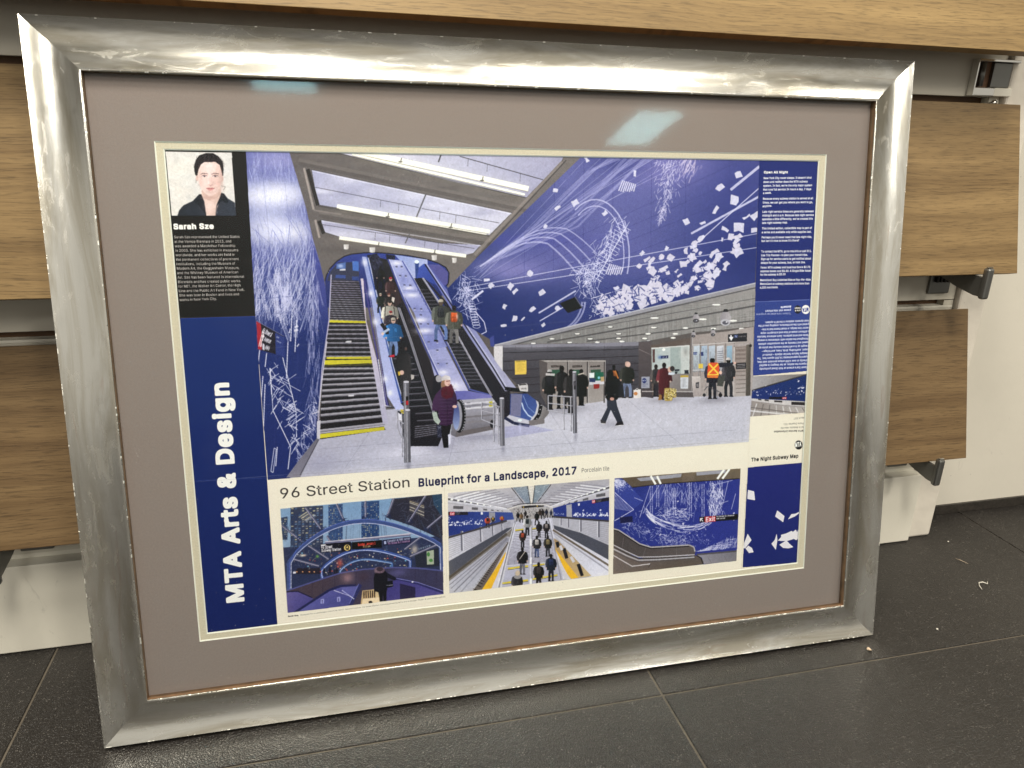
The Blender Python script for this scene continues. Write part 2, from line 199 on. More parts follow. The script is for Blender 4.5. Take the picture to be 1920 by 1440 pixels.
# outlines of the lettering: one line per character, advance | loops of x,y
GLYPHS = r'''A480|16,0 201,509 276,509 463,0 395,0 287,302 264,372 232,478 245,478 228,419 213,371 191,302 85,0|110,142 110,199 370,199 370,142
B456|60,0 60,509 241,509 289,504 329,491 359,469 381,442 394,410 398,374 395,344 387,320 373,301 356,286 336,275 315,267 315,262 339,257 363,245 385,227 402,203 414,173 418,136 413,100 400,67 377,39 344,18 301,4 247,0|125,57 245,57 296,63 330,80 349,105 355,137 352,161 342,184 327,203 306,218 279,228 248,231 125,231|125,285 238,285 265,288 288,296 308,309 323,326 333,348 336,372 330,403 313,429 283,446 240,452 125,452
C510|267,-7 225,-3 186,7 150,25 119,49 92,79 70,115 53,157 44,203 40,254 44,305 53,352 70,393 92,429 119,459 150,484 186,501 225,512 267,516 305,513 340,504 373,490 402,471 427,447 448,418 463,385 473,348 408,348 401,373 389,395 375,413 357,428 337,440 315,449 292,454 267,456 223,450 184,432 150,403 125,364 109,314 103,254 109,194 125,145 151,105 184,76 223,59 267,53 292,55 315,60 337,69 357,81 375,96 389,114 401,136 408,160 473,160 463,124 448,91 428,62 402,38 373,19 341,5 305,-4
D502|219,0 96,0 96,57 215,57 272,63 318,81 354,110 379,149 394,198 399,255 394,312 379,361 354,399 320,428 275,446 221,452 93,452 93,509 225,509 273,505 315,495 353,478 399,441 433,391 449,351 458,306 462,255 458,205 449,159 433,119 411,83 384,54 351,31 312,14 268,3|125,509 125,0 60,0 60,509
E419|60,0 60,509 372,509 372,452 125,452 125,286 355,286 355,229 125,229 125,57 375,57 375,0
F410|60,0 60,509 369,509 369,452 125,452 125,278 346,278 346,221 125,221 125,0
G520|269,-7 225,-3 185,7 149,25 118,49 91,79 69,116 53,157 43,203 40,254 43,305 53,352 69,393 91,429 117,459 149,484 184,501 223,512 265,516 304,513 340,504 374,489 403,469 429,445 449,416 465,384 474,349 408,349 399,372 387,393 373,411 356,427 337,439 315,448 291,454 265,456 222,450 183,432 150,404 125,364 109,314 103,254 109,194 125,145 151,105 184,76 224,59 269,53 309,57 345,71 374,93 396,123 410,160 415,202 434,199 283,199 283,256 478,256 478,200 471,141 451,91 419,50 377,19 326,0
H517|60,0 60,509 125,509 125,289 392,289 392,509 457,509 457,0 392,0 392,232 125,232 125,0
I300|31,0 31,57 118,57 118,452 31,452 31,509 269,509 269,452 183,452 183,57 269,57 269,0
J396|185,-7 124,3 75,33 52,63 38,100 33,145 33,173 98,173 98,145 104,104 122,74 149,56 185,50 220,56 248,74 266,104 272,145 272,509 336,509 336,145 332,100 318,63 294,33 246,3
K467|104,145 104,216 139,261 174,303 212,344 364,509 448,509 231,276 228,276|60,0 60,509 125,509 125,334 124,225 125,193 125,0|372,0 188,259 228,309 449,0
L393|60,0 60,509 125,509 125,57 361,57 361,0
M628|60,0 60,509 152,509 277,187 287,159 299,123 311,84 322,49 307,49 318,83 330,121 342,158 352,187 476,509 568,509 568,0 504,0 504,291 504,327 505,369 506,413 507,457 513,457 498,409 482,363 467,322 456,291 342,0 286,0 170,291 159,321 145,361 129,408 112,457 119,457 120,416 121,372 122,328 122,291 122,0
N523|60,0 60,509 136,509 343,183 363,151 388,107 414,55 405,54 401,108 399,157 399,195 399,509 463,509 463,0 387,0 202,290 177,331 148,381 108,452 119,454 122,384 124,328 125,291 125,0
O533|267,-7 225,-3 186,7 150,25 119,49 92,79 70,115 53,157 44,203 40,254 44,305 53,352 70,393 92,429 119,459 150,484 186,501 225,512 267,516 309,512 348,501 384,484 415,459 442,429 464,393 480,352 490,305 493,254 490,203 480,157 464,115 442,79 415,49 384,25 348,7 309,-3|267,53 310,59 349,76 383,105 408,144 425,194 430,254 425,314 408,365 383,404 349,433 310,450 267,456 223,450 184,433 151,404 125,364 109,314 103,254 109,194 125,144 151,105 184,76 223,59
P445|60,0 60,509 235,509 289,503 332,487 366,462 390,430 404,391 409,348 404,304 390,265 366,233 332,207 289,191 235,186 109,186 109,242 233,242 269,246 297,256 318,272 333,294 342,319 344,348 342,376 333,402 318,423 297,439 268,449 232,452 125,452 125,0
Q533|245,159 313,159 369,85 384,65 468,-48 401,-48 346,27 331,46|267,-7 225,-3 186,7 150,25 119,49 92,79 70,115 53,157 44,203 40,254 44,305 53,352 70,393 92,429 119,459 150,484 186,501 225,512 267,516 309,512 348,501 384,484 415,459 442,429 464,393 480,352 490,305 493,254 490,203 480,157 464,115 442,79 415,49 384,25 348,7 309,-3|267,53 310,59 349,76 383,105 408,144 425,194 430,254 425,314 408,365 383,404 349,433 310,450 267,456 223,450 184,433 151,404 125,364 109,314 103,254 109,194 125,144 151,105 184,76 223,59
R449|60,0 60,509 236,509 290,504 333,489 367,465 390,433 405,395 409,352 405,309 390,271 367,240 333,217 289,203 236,198 96,198 96,255 234,255 269,258 298,267 319,281 334,300 342,324 345,352 342,380 334,405 319,425 298,440 269,449 233,452 125,452 125,0|353,0 230,229 303,229 428,0
S447|224,-9 172,-4 128,9 91,31 64,60 46,96 38,137 104,137 110,110 123,88 142,71 166,59 194,52 224,49 257,52 286,60 311,74 329,92 341,114 346,139 342,161 332,179 316,193 296,205 272,214 245,222 184,239 128,260 86,289 60,326 52,372 58,413 75,448 102,476 138,498 180,511 227,516 275,511 316,498 351,476 377,449 394,415 401,378 337,378 326,412 302,437 267,453 225,459 194,456 167,448 145,435 129,418 118,398 115,376 119,352 131,334 148,319 169,308 212,293 264,279 312,264 336,252 359,238 379,220 395,198 405,171 408,139 403,99 386,64 360,34 323,11 278,-4
T449|32,452 32,509 417,509 417,452 257,452 257,0 193,0 193,452
U517|259,-8 203,-2 154,15 114,43 85,80 66,124 60,173 60,509 124,509 124,178 128,144 141,113 160,87 187,68 220,56 259,52 298,56 331,68 357,87 377,113 389,144 393,178 393,509 457,509 457,173 451,124 433,80 403,43 363,15 315,-2
V480|204,0 16,509 84,509 192,206 215,137 248,31 235,31 252,90 267,138 290,206 395,509 463,509 278,0
W686|155,0 16,509 82,509 163,196 175,145 187,94 197,40 189,40 200,94 211,145 224,196 306,509 380,509 462,196 474,145 486,94 497,40 488,40 499,94 510,145 523,196 603,509 670,509 530,0 455,0 368,323 351,391 344,431 336,475 350,475 335,395 327,359 318,323 230,0
X474|18,0 217,284 217,236 29,509 104,509 178,400 204,361 223,329 243,292 232,292 252,329 272,361 298,400 374,509 446,509 259,239 259,287 456,0 382,0 292,129 268,165 250,195 230,231 244,231 225,196 206,166 182,129 91,0
Y472|203,0 203,208 16,509 91,509 192,344 222,292 236,264 250,230 224,230 237,265 251,293 280,344 381,509 455,509 268,208 268,0
Z438|42,0 42,46 273,385 306,431 341,476 348,454 285,452 223,452 40,452 40,509 397,509 397,462 169,129 134,81 97,33 90,54 152,57 214,57 399,57 399,0
a389|160,-9 126,-5 94,5 68,22 48,45 35,73 30,108 34,138 43,161 58,179 78,193 100,203 125,211 178,220 234,227 252,230 265,235 273,243 276,255 276,257 273,279 267,297 256,311 240,322 220,329 196,331 171,329 149,322 132,313 118,301 107,288 100,274 41,291 57,322 79,346 104,364 133,375 163,382 194,384 215,383 239,379 263,372 286,360 306,343 322,320 333,290 337,251 337,0 277,0 277,52 272,52 264,38 252,25 236,12 215,1 190,-6|170,45 202,49 228,59 248,74 263,93 272,115 276,138 276,190 259,182 231,176 200,171 175,168 154,164 134,159 117,150 103,139 95,124 92,105 94,87 102,72 114,61 130,52 149,47
b424|229,-8 198,-5 172,4 153,17 138,31 118,59 112,59 112,0 53,0 53,509 114,509 114,319 118,319 137,346 152,360 171,373 197,381 229,384 274,378 313,361 345,332 370,293 385,245 390,189 385,133 370,84 346,45 313,16 274,-2|220,47 253,51 279,66 301,88 316,117 325,151 328,189 325,227 316,261 301,290 280,311 253,325 220,330 188,325 161,312 140,291 125,263 116,229 113,189 116,150 125,115 140,86 162,65 188,51
c396|207,-8 159,-2 117,16 82,46 56,85 40,133 34,187 40,243 56,291 82,330 117,360 159,378 207,384 234,383 260,377 284,368 305,356 324,341 340,322 353,301 362,277 303,262 298,276 290,289 270,311 257,319 242,325 226,329 207,330 173,325 145,310 124,287 108,258 99,224 96,187 99,151 108,117 124,89 145,66 173,51 207,46 226,48 243,52 258,58 271,66 282,76 292,89 299,102 304,117 363,102 354,78 341,56 325,37 306,21 285,9 261,-1 235,-6
d424|195,-8 151,-2 111,16 79,45 55,84 39,133 34,189 39,245 55,293 79,332 112,361 151,378 196,384 228,381 253,373 272,360 287,346 306,319 311,319 311,509 372,509 372,0 313,0 313,59 307,59 287,31 272,17 252,4 227,-5|205,47 236,51 263,65 284,86 299,115 309,150 312,189 309,229 300,263 284,291 263,312 237,325 205,330 172,325 145,311 124,290 108,261 99,227 96,189 99,151 109,117 124,88 145,66 172,51
e404|212,-8 161,-2 117,16 82,46 56,85 40,132 34,187 39,242 55,290 81,329 115,359 157,378 205,384 236,382 266,374 294,361 319,341 341,315 357,282 368,242 371,194 371,169 75,169 75,221 338,221 310,202 307,237 298,269 283,294 263,314 237,326 205,330 173,326 146,313 125,294 109,270 99,241 96,211 96,178 100,139 110,106 128,80 151,61 179,50 212,46 234,48 254,53 271,61 285,73 297,88 306,105 365,91 353,63 335,39 311,19 283,4 249,-5
f254|228,379 228,327 6,327 6,379|81,0 81,432 84,461 96,486 113,505 135,519 161,527 187,530 222,527 243,521 227,468 215,472 195,474 171,470 154,460 145,443 142,419 142,0
g425|207,-151 168,-148 134,-140 105,-127 82,-110 64,-91 51,-69 101,-41 122,-66 136,-78 154,-88 178,-95 207,-97 249,-92 282,-75 304,-47 311,-6 311,68 306,68 287,41 272,28 252,16 227,8 195,5 152,10 113,27 80,53 55,90 39,136 34,191 39,246 55,293 80,332 112,361 152,378 196,384 228,382 253,373 273,360 288,346 308,319 313,319 313,379 372,379 372,-9 367,-54 350,-90 324,-117 291,-136 251,-147|205,59 237,63 264,75 285,95 300,121 309,154 312,193 309,231 300,264 285,291 264,312 237,325 205,330 172,325 145,312 124,290 109,262 99,229 96,193 99,155 109,123 124,96 145,76 172,63
h410|114,227 114,0 53,0 53,509 114,509 114,287 102,287 124,332 152,362 187,379 227,384 264,380 295,369 321,349 341,321 353,285 357,240 357,0 296,0 296,235 290,275 273,304 246,323 210,329 184,326 161,317 141,303 126,283 117,257
i167|53,0 53,379 114,379 114,0|84,443 67,446 54,455 44,468 41,483 44,499 54,512 67,521 84,524 100,521 114,512 123,499 126,483 123,468 114,455 100,446
j167|53,379 114,379 114,-30 111,-63 102,-90 86,-113 65,-129 37,-139 4,-143 -10,-143 -10,-87 2,-87 25,-83 40,-72 50,-54 53,-29|83,443 67,446 53,455 44,468 41,483 44,499 53,512 67,521 83,524 100,521 114,512 123,499 126,483 123,468 114,455 100,446
k381|110,137 110,212 121,212 284,379 360,379 184,199 177,199|53,0 53,509 114,509 114,0|294,0 148,186 191,229 372,0
l189|139,-2 101,3 74,20 58,47 53,84 53,509 114,509 114,99 115,77 120,62 130,54 146,52 160,53 170,54 181,3 162,-1
m610|53,0 53,379 112,379 112,295 108,295 118,323 132,346 151,363 172,376 195,384 219,386 257,380 287,361 309,331 321,295 312,295 322,321 337,343 357,361 381,375 407,383 437,386 468,383 497,372 522,354 541,328 553,296 557,255 557,0 496,0 496,254 490,289 473,313 447,326 419,330 395,328 374,320 358,307 345,290 338,270 335,247 335,0 274,0 274,260 269,288 253,311 229,326 199,330 178,328 158,320 140,307 126,289 117,266 114,238 114,0
n410|114,227 114,0 53,0 53,379 112,379 112,287 102,287 124,332 152,362 187,379 227,384 264,380 295,369 321,349 341,321 353,285 357,240 357,0 296,0 296,235 290,275 273,304 246,323 210,329 184,326 161,317 141,303 126,283 117,257
o415|207,-8 159,-2 117,16 82,46 56,85 40,133 34,187 40,243 56,291 82,330 117,360 159,378 207,384 256,378 299,360 333,330 359,291 376,243 381,187 376,133 359,85 333,46 299,16 256,-2|207,46 242,51 270,66 292,89 307,117 316,151 319,187 316,224 307,258 292,287 270,310 242,325 207,330 173,325 145,310 124,287 108,258 99,224 96,187 99,151 108,117 124,89 145,66 173,51
p424|53,-143 53,379 112,379 112,319 118,319 137,346 152,360 171,373 197,381 229,384 274,378 313,361 345,332 370,293 385,245 390,189 385,133 370,84 346,45 313,16 274,-2 229,-8 198,-5 173,4 153,17 138,31 118,59 114,59 114,-143|220,47 253,51 279,66 301,88 316,117 325,151 328,189 325,227 316,261 301,290 280,311 253,325 220,330 188,325 161,312 140,291 125,263 116,229 113,189 116,150 125,115 140,86 162,65 188,51
q424|372,-143 311,-143 311,59 306,59 287,31 272,17 252,4 227,-5 195,-8 151,-2 111,16 79,45 55,84 39,133 34,189 39,245 55,293 79,332 112,361 151,378 196,384 228,381 253,373 272,360 287,346 307,319 313,319 313,379 372,379|205,47 236,51 263,65 284,86 299,115 309,150 312,189 309,229 300,263 284,291 263,312 237,325 205,330 172,325 145,311 124,290 108,261 99,227 96,189 99,151 109,117 124,88 145,66 172,51
r259|53,0 53,379 112,379 112,321 115,321 130,347 152,367 181,380 213,385 229,384 243,384 243,322 230,324 207,326 182,323 159,315 140,301 126,284 117,262 114,237 114,0
s365|182,-8 145,-5 112,3 84,18 62,38 45,63 36,94 94,107 105,79 124,60 150,49 181,45 217,50 244,62 262,81 268,103 265,121 254,136 237,147 212,155 149,170 104,186 72,208 53,237 47,274 51,305 65,332 87,354 115,370 149,381 187,384 223,381 254,372 279,358 299,339 314,316 324,290 268,277 258,298 243,316 219,328 187,333 156,329 131,317 114,299 109,277 112,258 124,243 144,232 172,223 229,209 275,194 306,171 325,142 331,107 326,75 312,47 290,24 260,6 223,-5
t227|204,379 204,327 6,327 6,379|65,471 126,471 126,98 128,76 136,61 150,53 170,50 185,51 202,54 213,2 192,-3 168,-4 125,2 92,21 72,52 65,93
u410|182,-5 146,-1 115,11 89,31 69,59 57,95 53,139 53,379 114,379 114,144 119,105 137,75 164,56 200,50 226,53 249,62 268,77 283,97 293,122 296,153 296,379 357,379 357,0 298,0 298,92 307,92 286,47 257,17 222,0
v389|163,0 17,379 84,379 165,155 177,121 187,87 206,21 184,21 203,87 213,121 224,155 305,379 371,379 226,0
w567|138,0 23,379 87,379 133,214 154,137 165,91 175,41 165,41 175,90 186,135 206,214 252,379 316,379 362,214 382,136 392,91 402,41 391,41 402,90 413,135 434,214 480,379 545,379 429,0 368,0 319,172 305,225 291,280 277,338 291,338 277,280 263,225 248,172 199,0
x379|21,0 171,218 171,171 29,379 100,379 147,306 179,253 207,206 175,206 190,229 202,253 216,279 233,306 282,379 352,379 209,169 209,214 358,0 287,0 231,85 200,136 173,182 205,182 178,136 165,112 148,85 91,0
y389|47,-139 61,-86 71,-87 88,-90 104,-89 118,-84 130,-74 141,-58 151,-36 163,-1 17,379 84,379 165,155 177,121 187,87 206,21 184,21 202,87 212,121 224,155 305,379 371,379 204,-58 191,-85 177,-107 159,-124 139,-136 117,-143 91,-145 65,-143
z380|42,0 42,46 254,320 254,323 48,323 48,379 333,379 333,331 126,60 126,56 339,56 339,0
0453|227,-7 174,1 130,24 95,62 69,113 57,155 50,202 48,254 50,306 57,353 69,395 95,447 130,484 174,508 227,516 279,508 323,484 358,447 384,395 396,353 403,306 405,254 403,202 396,155 384,113 359,62 323,24 279,1|227,50 261,56 290,74 313,103 330,144 340,194 344,254 340,314 330,365 313,405 290,435 261,453 227,460 192,453 163,435 140,405 123,365 113,314 109,254 113,194 123,144 140,103 163,74 192,56
1453|76,0 76,55 391,55 391,0|276,509 276,0 212,0 212,448 209,448 86,358 86,427 198,509
2453|64,0 64,47 234,229 261,257 282,282 299,305 311,327 318,348 320,371 317,397 308,419 293,436 273,449 250,457 224,460 196,457 172,447 153,433 139,413 130,390 127,362 66,362 71,405 86,442 111,473 143,496 182,511 225,516 268,511 306,497 337,474 361,445 376,411 381,372 378,345 371,318 357,290 336,259 306,223 267,180 153,60 153,57 389,57 389,0
3453|218,-7 173,-3 133,10 98,30 70,57 52,91 44,132 109,132 115,107 126,87 144,71 165,59 191,52 219,50 248,53 275,61 297,74 315,93 325,116 329,145 326,172 316,196 299,217 275,234 242,244 201,248 157,248 157,299 288,448 288,452 70,452 70,509 372,509 372,461 211,278 211,289 264,288 308,276 344,253 371,222 387,186 393,145 387,103 370,66 344,36 309,12 266,-2
4453|40,105 40,158 247,509 311,509 109,166 109,163 413,163 413,105|282,0 282,121 282,146 282,318 343,318 343,0
5453|221,-7 178,-2 140,11 108,32 83,60 66,93 60,130 122,130 127,108 138,89 154,73 173,60 196,52 221,50 250,53 276,64 298,82 314,104 324,131 328,162 324,193 314,221 297,244 275,262 248,273 218,277 192,275 167,268 145,258 128,246 67,253 96,509 366,509 366,452 151,452 134,301 136,301 155,315 178,325 203,331 229,334 263,330 294,321 321,306 345,285 364,260 379,231 388,199 391,163 385,117 369,76 343,41 309,15 268,-1
6453|226,-7 182,-1 142,15 109,40 84,74 69,115 64,162 68,199 80,239 102,285 137,340 252,509 322,509 151,261 145,261 154,275 165,288 179,299 196,307 214,312 235,314 278,309 316,295 346,271 370,240 384,201 389,157 384,112 368,73 343,39 310,14 271,-2|226,48 254,52 279,63 299,79 314,101 324,128 327,157 324,187 314,213 299,235 279,251 254,262 226,265 198,262 174,252 153,235 138,214 128,188 125,158 128,128 138,102 153,79 174,63 198,52
7453|97,0 323,448 323,452 62,452 62,509 391,509 391,449 165,0
8453|226,-7 178,-2 136,11 101,33 74,62 57,96 52,135 55,166 65,195 81,220 101,241 125,256 153,265 153,267 119,282 93,308 76,342 70,380 75,417 90,450 114,477 146,498 184,511 226,516 269,511 306,498 337,477 361,450 377,417 382,380 376,342 359,308 333,282 300,267 300,265 327,256 351,241 372,220 387,195 397,166 401,135 395,96 378,62 352,33 317,11 275,-2|226,49 258,52 285,60 307,74 323,91 333,113 337,139 333,165 322,189 305,208 283,223 256,232 226,235 196,232 169,223 147,208 130,189 119,165 115,139 119,113 129,91 145,74 167,60 195,52|226,290 252,292 274,300 293,313 307,330 316,351 319,376 316,399 308,420 294,437 275,449 252,457 226,460 200,457 177,449 159,437 145,420 136,399 133,376 136,351 145,330 159,313 178,300 201,292
9453|226,516 271,510 310,494 343,468 368,434 384,393 389,347 385,309 373,270 350,224 315,168 200,0 130,0 301,248 307,248 299,234 287,221 273,210 257,202 238,196 218,195 175,199 137,214 106,237 83,269 68,307 64,352 69,397 85,436 110,469 143,494 182,510|226,460 199,457 174,446 154,429 138,407 129,381 125,352 129,322 138,295 154,274 174,257 199,247 226,243 254,247 279,257 299,273 314,295 324,321 327,350 324,381 314,407 299,429 279,446 254,457
.188|95,-4 78,-1 63,9 53,24 50,41 53,59 63,73 78,83 95,87 113,83 128,73 138,59 141,41 138,24 128,9 113,-1
,188|38,-119 68,71 137,71 84,-119
:188|95,-4 78,-1 63,9 53,24 50,41 53,59 63,73 78,83 95,87 113,83 128,73 138,59 141,41 138,24 128,9 113,-1|95,271 78,274 63,284 53,299 50,316 53,334 63,349 78,359 95,362 113,359 128,349 138,334 141,316 138,299 128,284 113,274
;188|38,-119 68,71 137,71 84,-119|103,271 86,274 71,284 61,299 58,316 61,334 71,349 86,359 103,362 121,359 136,349 146,334 149,316 146,299 136,284 121,274
'206|78,318 70,509 136,509 128,318
?358|132,152 132,159 134,200 141,230 153,252 168,269 187,284 209,298 230,314 247,334 258,357 262,384 259,406 250,425 237,441 220,452 200,459 178,462 157,459 137,453 120,441 106,425 96,404 92,378 27,378 33,418 49,452 73,479 103,499 138,511 178,516 219,511 255,498 284,478 306,451 319,418 324,382 319,344 306,311 284,284 254,261 235,248 219,235 207,221 200,205 195,185 194,158 194,152|164,-4 146,-1 131,9 121,24 118,41 121,58 131,73 146,83 164,86 181,83 196,73 206,58 209,41 206,24 196,9 181,-1
!196|67,160 63,509 132,509 128,160|98,-4 81,-1 66,9 56,24 52,41 56,58 66,73 81,83 98,86 116,83 130,73 140,58 143,41 140,24 130,9 116,-1
&448|197,-7 150,-2 110,12 78,34 54,62 39,96 34,133 37,163 47,189 63,213 85,235 111,256 140,279 216,335 237,352 255,375 260,389 262,405 258,427 245,445 226,457 201,461 184,459 168,453 155,444 145,431 139,416 137,399 139,380 145,363 155,346 169,327 204,284 438,0 364,0 171,231 121,293 102,319 87,344 78,370 75,398 79,430 91,458 109,481 134,499 165,510 200,513 235,510 266,499 290,482 308,459 320,433 324,404 322,382 315,362 305,342 291,325 275,308 256,293 154,217 128,195 110,174 100,154 97,131 100,108 109,87 124,70 143,57 166,49 193,46 223,50 251,59 278,75 301,95 321,121 336,151 346,186 349,224 408,224 405,180 397,144 385,115 371,92 345,62 333,47 305,23 271,7 234,-3
-453|337,244 337,188 114,188 114,244
–350|350,244 350,188 0,188 0,244
+453|198,34 198,364 255,364 255,34|61,172 61,226 391,226 391,172
$447|202,-74 202,583 244,583 244,-74|224,-9 172,-4 128,9 91,31 64,60 46,96 38,137 104,137 110,110 123,88 142,71 166,59 194,52 224,49 257,52 286,60 311,74 329,92 341,114 346,139 342,161 332,179 316,193 296,205 272,214 245,222 184,239 128,260 86,289 60,326 52,372 58,413 75,448 102,476 138,498 180,511 227,516 275,511 316,498 351,476 377,449 394,415 401,378 337,378 326,412 302,437 267,453 225,459 194,456 167,448 145,435 129,418 118,398 115,376 119,352 131,334 148,319 169,308 212,293 264,279 312,264 336,252 359,238 379,220 395,198 405,171 408,139 403,99 386,64 360,34 323,11 278,-4
(273|89,207 92,264 101,324 109,364 119,403 132,441 153,494 177,539 236,539 212,485 191,428 174,370 161,313 154,258 151,207 154,161 160,115 172,67 188,16 202,-19 218,-57 236,-96 177,-96 150,-46 128,4 111,55 99,106 92,156
)273|37,-96 56,-56 72,-18 86,18 102,69 113,116 120,162 122,207 119,258 112,313 99,370 82,428 62,485 37,539 97,539 121,494 142,441 154,403 164,364 173,323 181,264 184,207 182,156 174,104 161,53 144,3 123,-47 97,-96
#440|242,0 326,509 377,509 294,0|10,140 19,192 400,192 391,140|64,0 147,509 198,509 115,0|40,316 49,368 429,368 421,316
/249|235,533 71,-76 14,-76 178,533
©637|173,254 178,293 193,328 216,358 247,382 282,397 321,402 355,398 386,386 414,368 436,345 452,317 460,286 400,286 391,309 372,328 348,340 321,344 297,341 276,332 257,318 243,299 234,278 231,254 234,230 243,209 257,191 276,177 297,168 321,165 347,169 370,181 386,199 395,223 455,223 447,191 432,163 411,140 385,122 355,110 321,107 282,112 247,126 216,150 193,180 178,215|318,-8 266,-3 216,12 172,37 133,69 101,108 76,153 61,202 56,254 61,307 76,356 101,401 133,440 172,472 216,496 266,511 318,517 371,511 420,496 465,472 504,440 536,401 560,356 575,307 580,254 575,202 560,153 536,108 504,69 465,37 420,12 371,-3|318,51 359,55 397,67 432,86 462,111 487,141 506,176 517,214 521,254 517,295 506,333 487,368 462,398 432,423 397,442 359,454 318,457 278,454 240,442 205,423 175,398 150,368 131,333 119,295 115,254 119,214 131,176 150,141 175,111 205,86 240,67 278,55
 188'''
# ---------------------------------------------------------------- printed sheet
# The poster print is rasterised here into one image, in the sheet's own plane.
NX, NY = NX_, NY_ = 2400, 1693
HM = np.array([[1.462234976071048, -0.13262124358919652, -393.9377603871398],
               [-0.02951478675911467, 1.518896903120809, -397.697799088588],
               [-0.00013741756034632227, -9.565995577157294e-05, 1.0]])
def sheet(pts):
    p = np.asarray(pts, float)
    q = np.c_[p, np.ones(len(p))] @ HM.T
    return q[:, :2] / q[:, 2:]
IMG = np.zeros((NY, NX, 3), np.float32)
CLIP = [None]
VW = [0.0, 0.0, 1.0]
def V(ox=0, oy=0, k=1.0): VW[:] = [ox, oy, k]
def loc(pts):
    p = np.asarray(pts, float)
    return np.c_[VW[0] + p[:, 0] / VW[2], VW[1] + p[:, 1] / VW[2]]
SS = 3
def mask_of(loops, ss=1):
    """even-odd mask of canvas-space loops -> (y0, x0, mask)"""
    NX, NY = NX_ * ss, NY_ * ss
    al = np.concatenate(loops)
    x0, y0 = np.floor(al.min(0)).astype(int); x1, y1 = np.ceil(al.max(0)).astype(int) + 1
    x0, y0 = max(x0, 0), max(y0, 0); x1, y1 = min(x1, NX), min(y1, NY)
    if x1 <= x0 or y1 <= y0: return None
    X = np.arange(x0, x1) + .5
    m = np.zeros((y1 - y0, x1 - x0), bool)
    for lp in loops:
        a = lp; b = np.roll(lp, -1, 0)
        for (ax, ay), (bx, by) in zip(a, b):
            if ay == by: continue
            if ay > by: ax, ay, bx, by = bx, by, ax, ay
            r0 = max(int(np.ceil(ay - .5)), y0); r1 = min(int(np.ceil(by - .5)), y1)
            if r1 <= r0: continue
            ys = np.arange(r0, r1) + .5
            xc = ax + (bx - ax) * (ys - ay) / (by - ay)
            m[r0 - y0:r1 - y0] ^= X[None, :] < xc[:, None]
    return y0, x0, m
def paint(y0, x0, m, col, a=1.0, grad=None):
    h, w = m.shape
    sl = (slice(y0, y0 + h), slice(x0, x0 + w))
    if CLIP[0] is not None: m = m * CLIP[0][sl]
    c = np.array(col, np.float32)
    if grad is not None:
        (p, q), c2 = sheet(loc(grad[:2])), np.array(grad[2], np.float32)
        d = q - p; L = (d @ d) + 1e-9
        X, Y = np.meshgrid(np.arange(x0, x0 + w), np.arange(y0, y0 + h))
        t = np.clip(((X - p[0]) * d[0] + (Y - p[1]) * d[1]) / L, 0, 1)[..., None].astype(np.float32)
        c = c * (1 - t) + c2 * t
    al = (m * a).astype(np.float32)[..., None]
    IMG[sl] = IMG[sl] * (1 - al) + c * al
def poly(pts, col, a=1.0, grad=None):
    r = mask_of([sheet(loc(pts))])
    if r: paint(*r, col, a, grad)
def clip(pts):
    if pts is None: CLIP[0] = None; return
    m = np.zeros((NY, NX), bool); y0, x0, k = mask_of([sheet(loc(pts))])
    m[y0:y0 + k.shape[0], x0:x0 + k.shape[1]] = k; CLIP[0] = m
def line(pts, w, col, a=1.0, w2=None):
    p = np.asarray(pts, float)
    n = len(p) - 1
    for i in range(n):
        d = p[i + 1] - p[i]; L = np.hypot(*d) + 1e-9
        wa = w if w2 is None else w + (w2 - w) * i / n
        wb = w if w2 is None else w + (w2 - w) * (i + 1) / n
        nn = np.array([-d[1], d[0]]) / L / 2
        poly([p[i] + nn * wa, p[i + 1] + nn * wb, p[i + 1] - nn * wb, p[i] - nn * wa], col, a)
def ell(cx, cy, rx, ry, col, a=1.0, rot=0.0, grad=None, n=20):
    t = np.linspace(0, 2 * np.pi, n, endpoint=False)
    x, y = rx * np.cos(t), ry * np.sin(t)
    c, s = np.cos(rot), np.sin(rot)
    poly(np.c_[cx + x * c - y * s, cy + x * s + y * c], col, a, grad)
def blob(cx, cy, rx, ry, col, a=1.0):
    (c,) = sheet(loc([(cx, cy)])); e = sheet(loc([(cx + rx, cy), (cx, cy + ry)]))
    RX, RY = np.hypot(*(e[0] - c)), np.hypot(*(e[1] - c))
    x0, x1 = int(max(c[0] - 2.5 * RX, 0)), int(min(c[0] + 2.5 * RX, NX))
    y0, y1 = int(max(c[1] - 2.5 * RY, 0)), int(min(c[1] + 2.5 * RY, NY))
    if x1 <= x0 or y1 <= y0: return
    X, Y = np.meshgrid(np.arange(x0, x1), np.arange(y0, y1))
    m = np.exp(-((X - c[0]) / RX) ** 2 - ((Y - c[1]) / RY) ** 2)
    paint(y0, x0, m, col, a)
GL = {}
for _l in GLYPHS.split('\n'):
    if not _l: continue
    _p = _l[1:].split('|')
    GL[_l[0]] = (int(_p[0]), [np.array([list(map(int, k.split(','))) for k in q.split()], float) for q in _p[1:]])
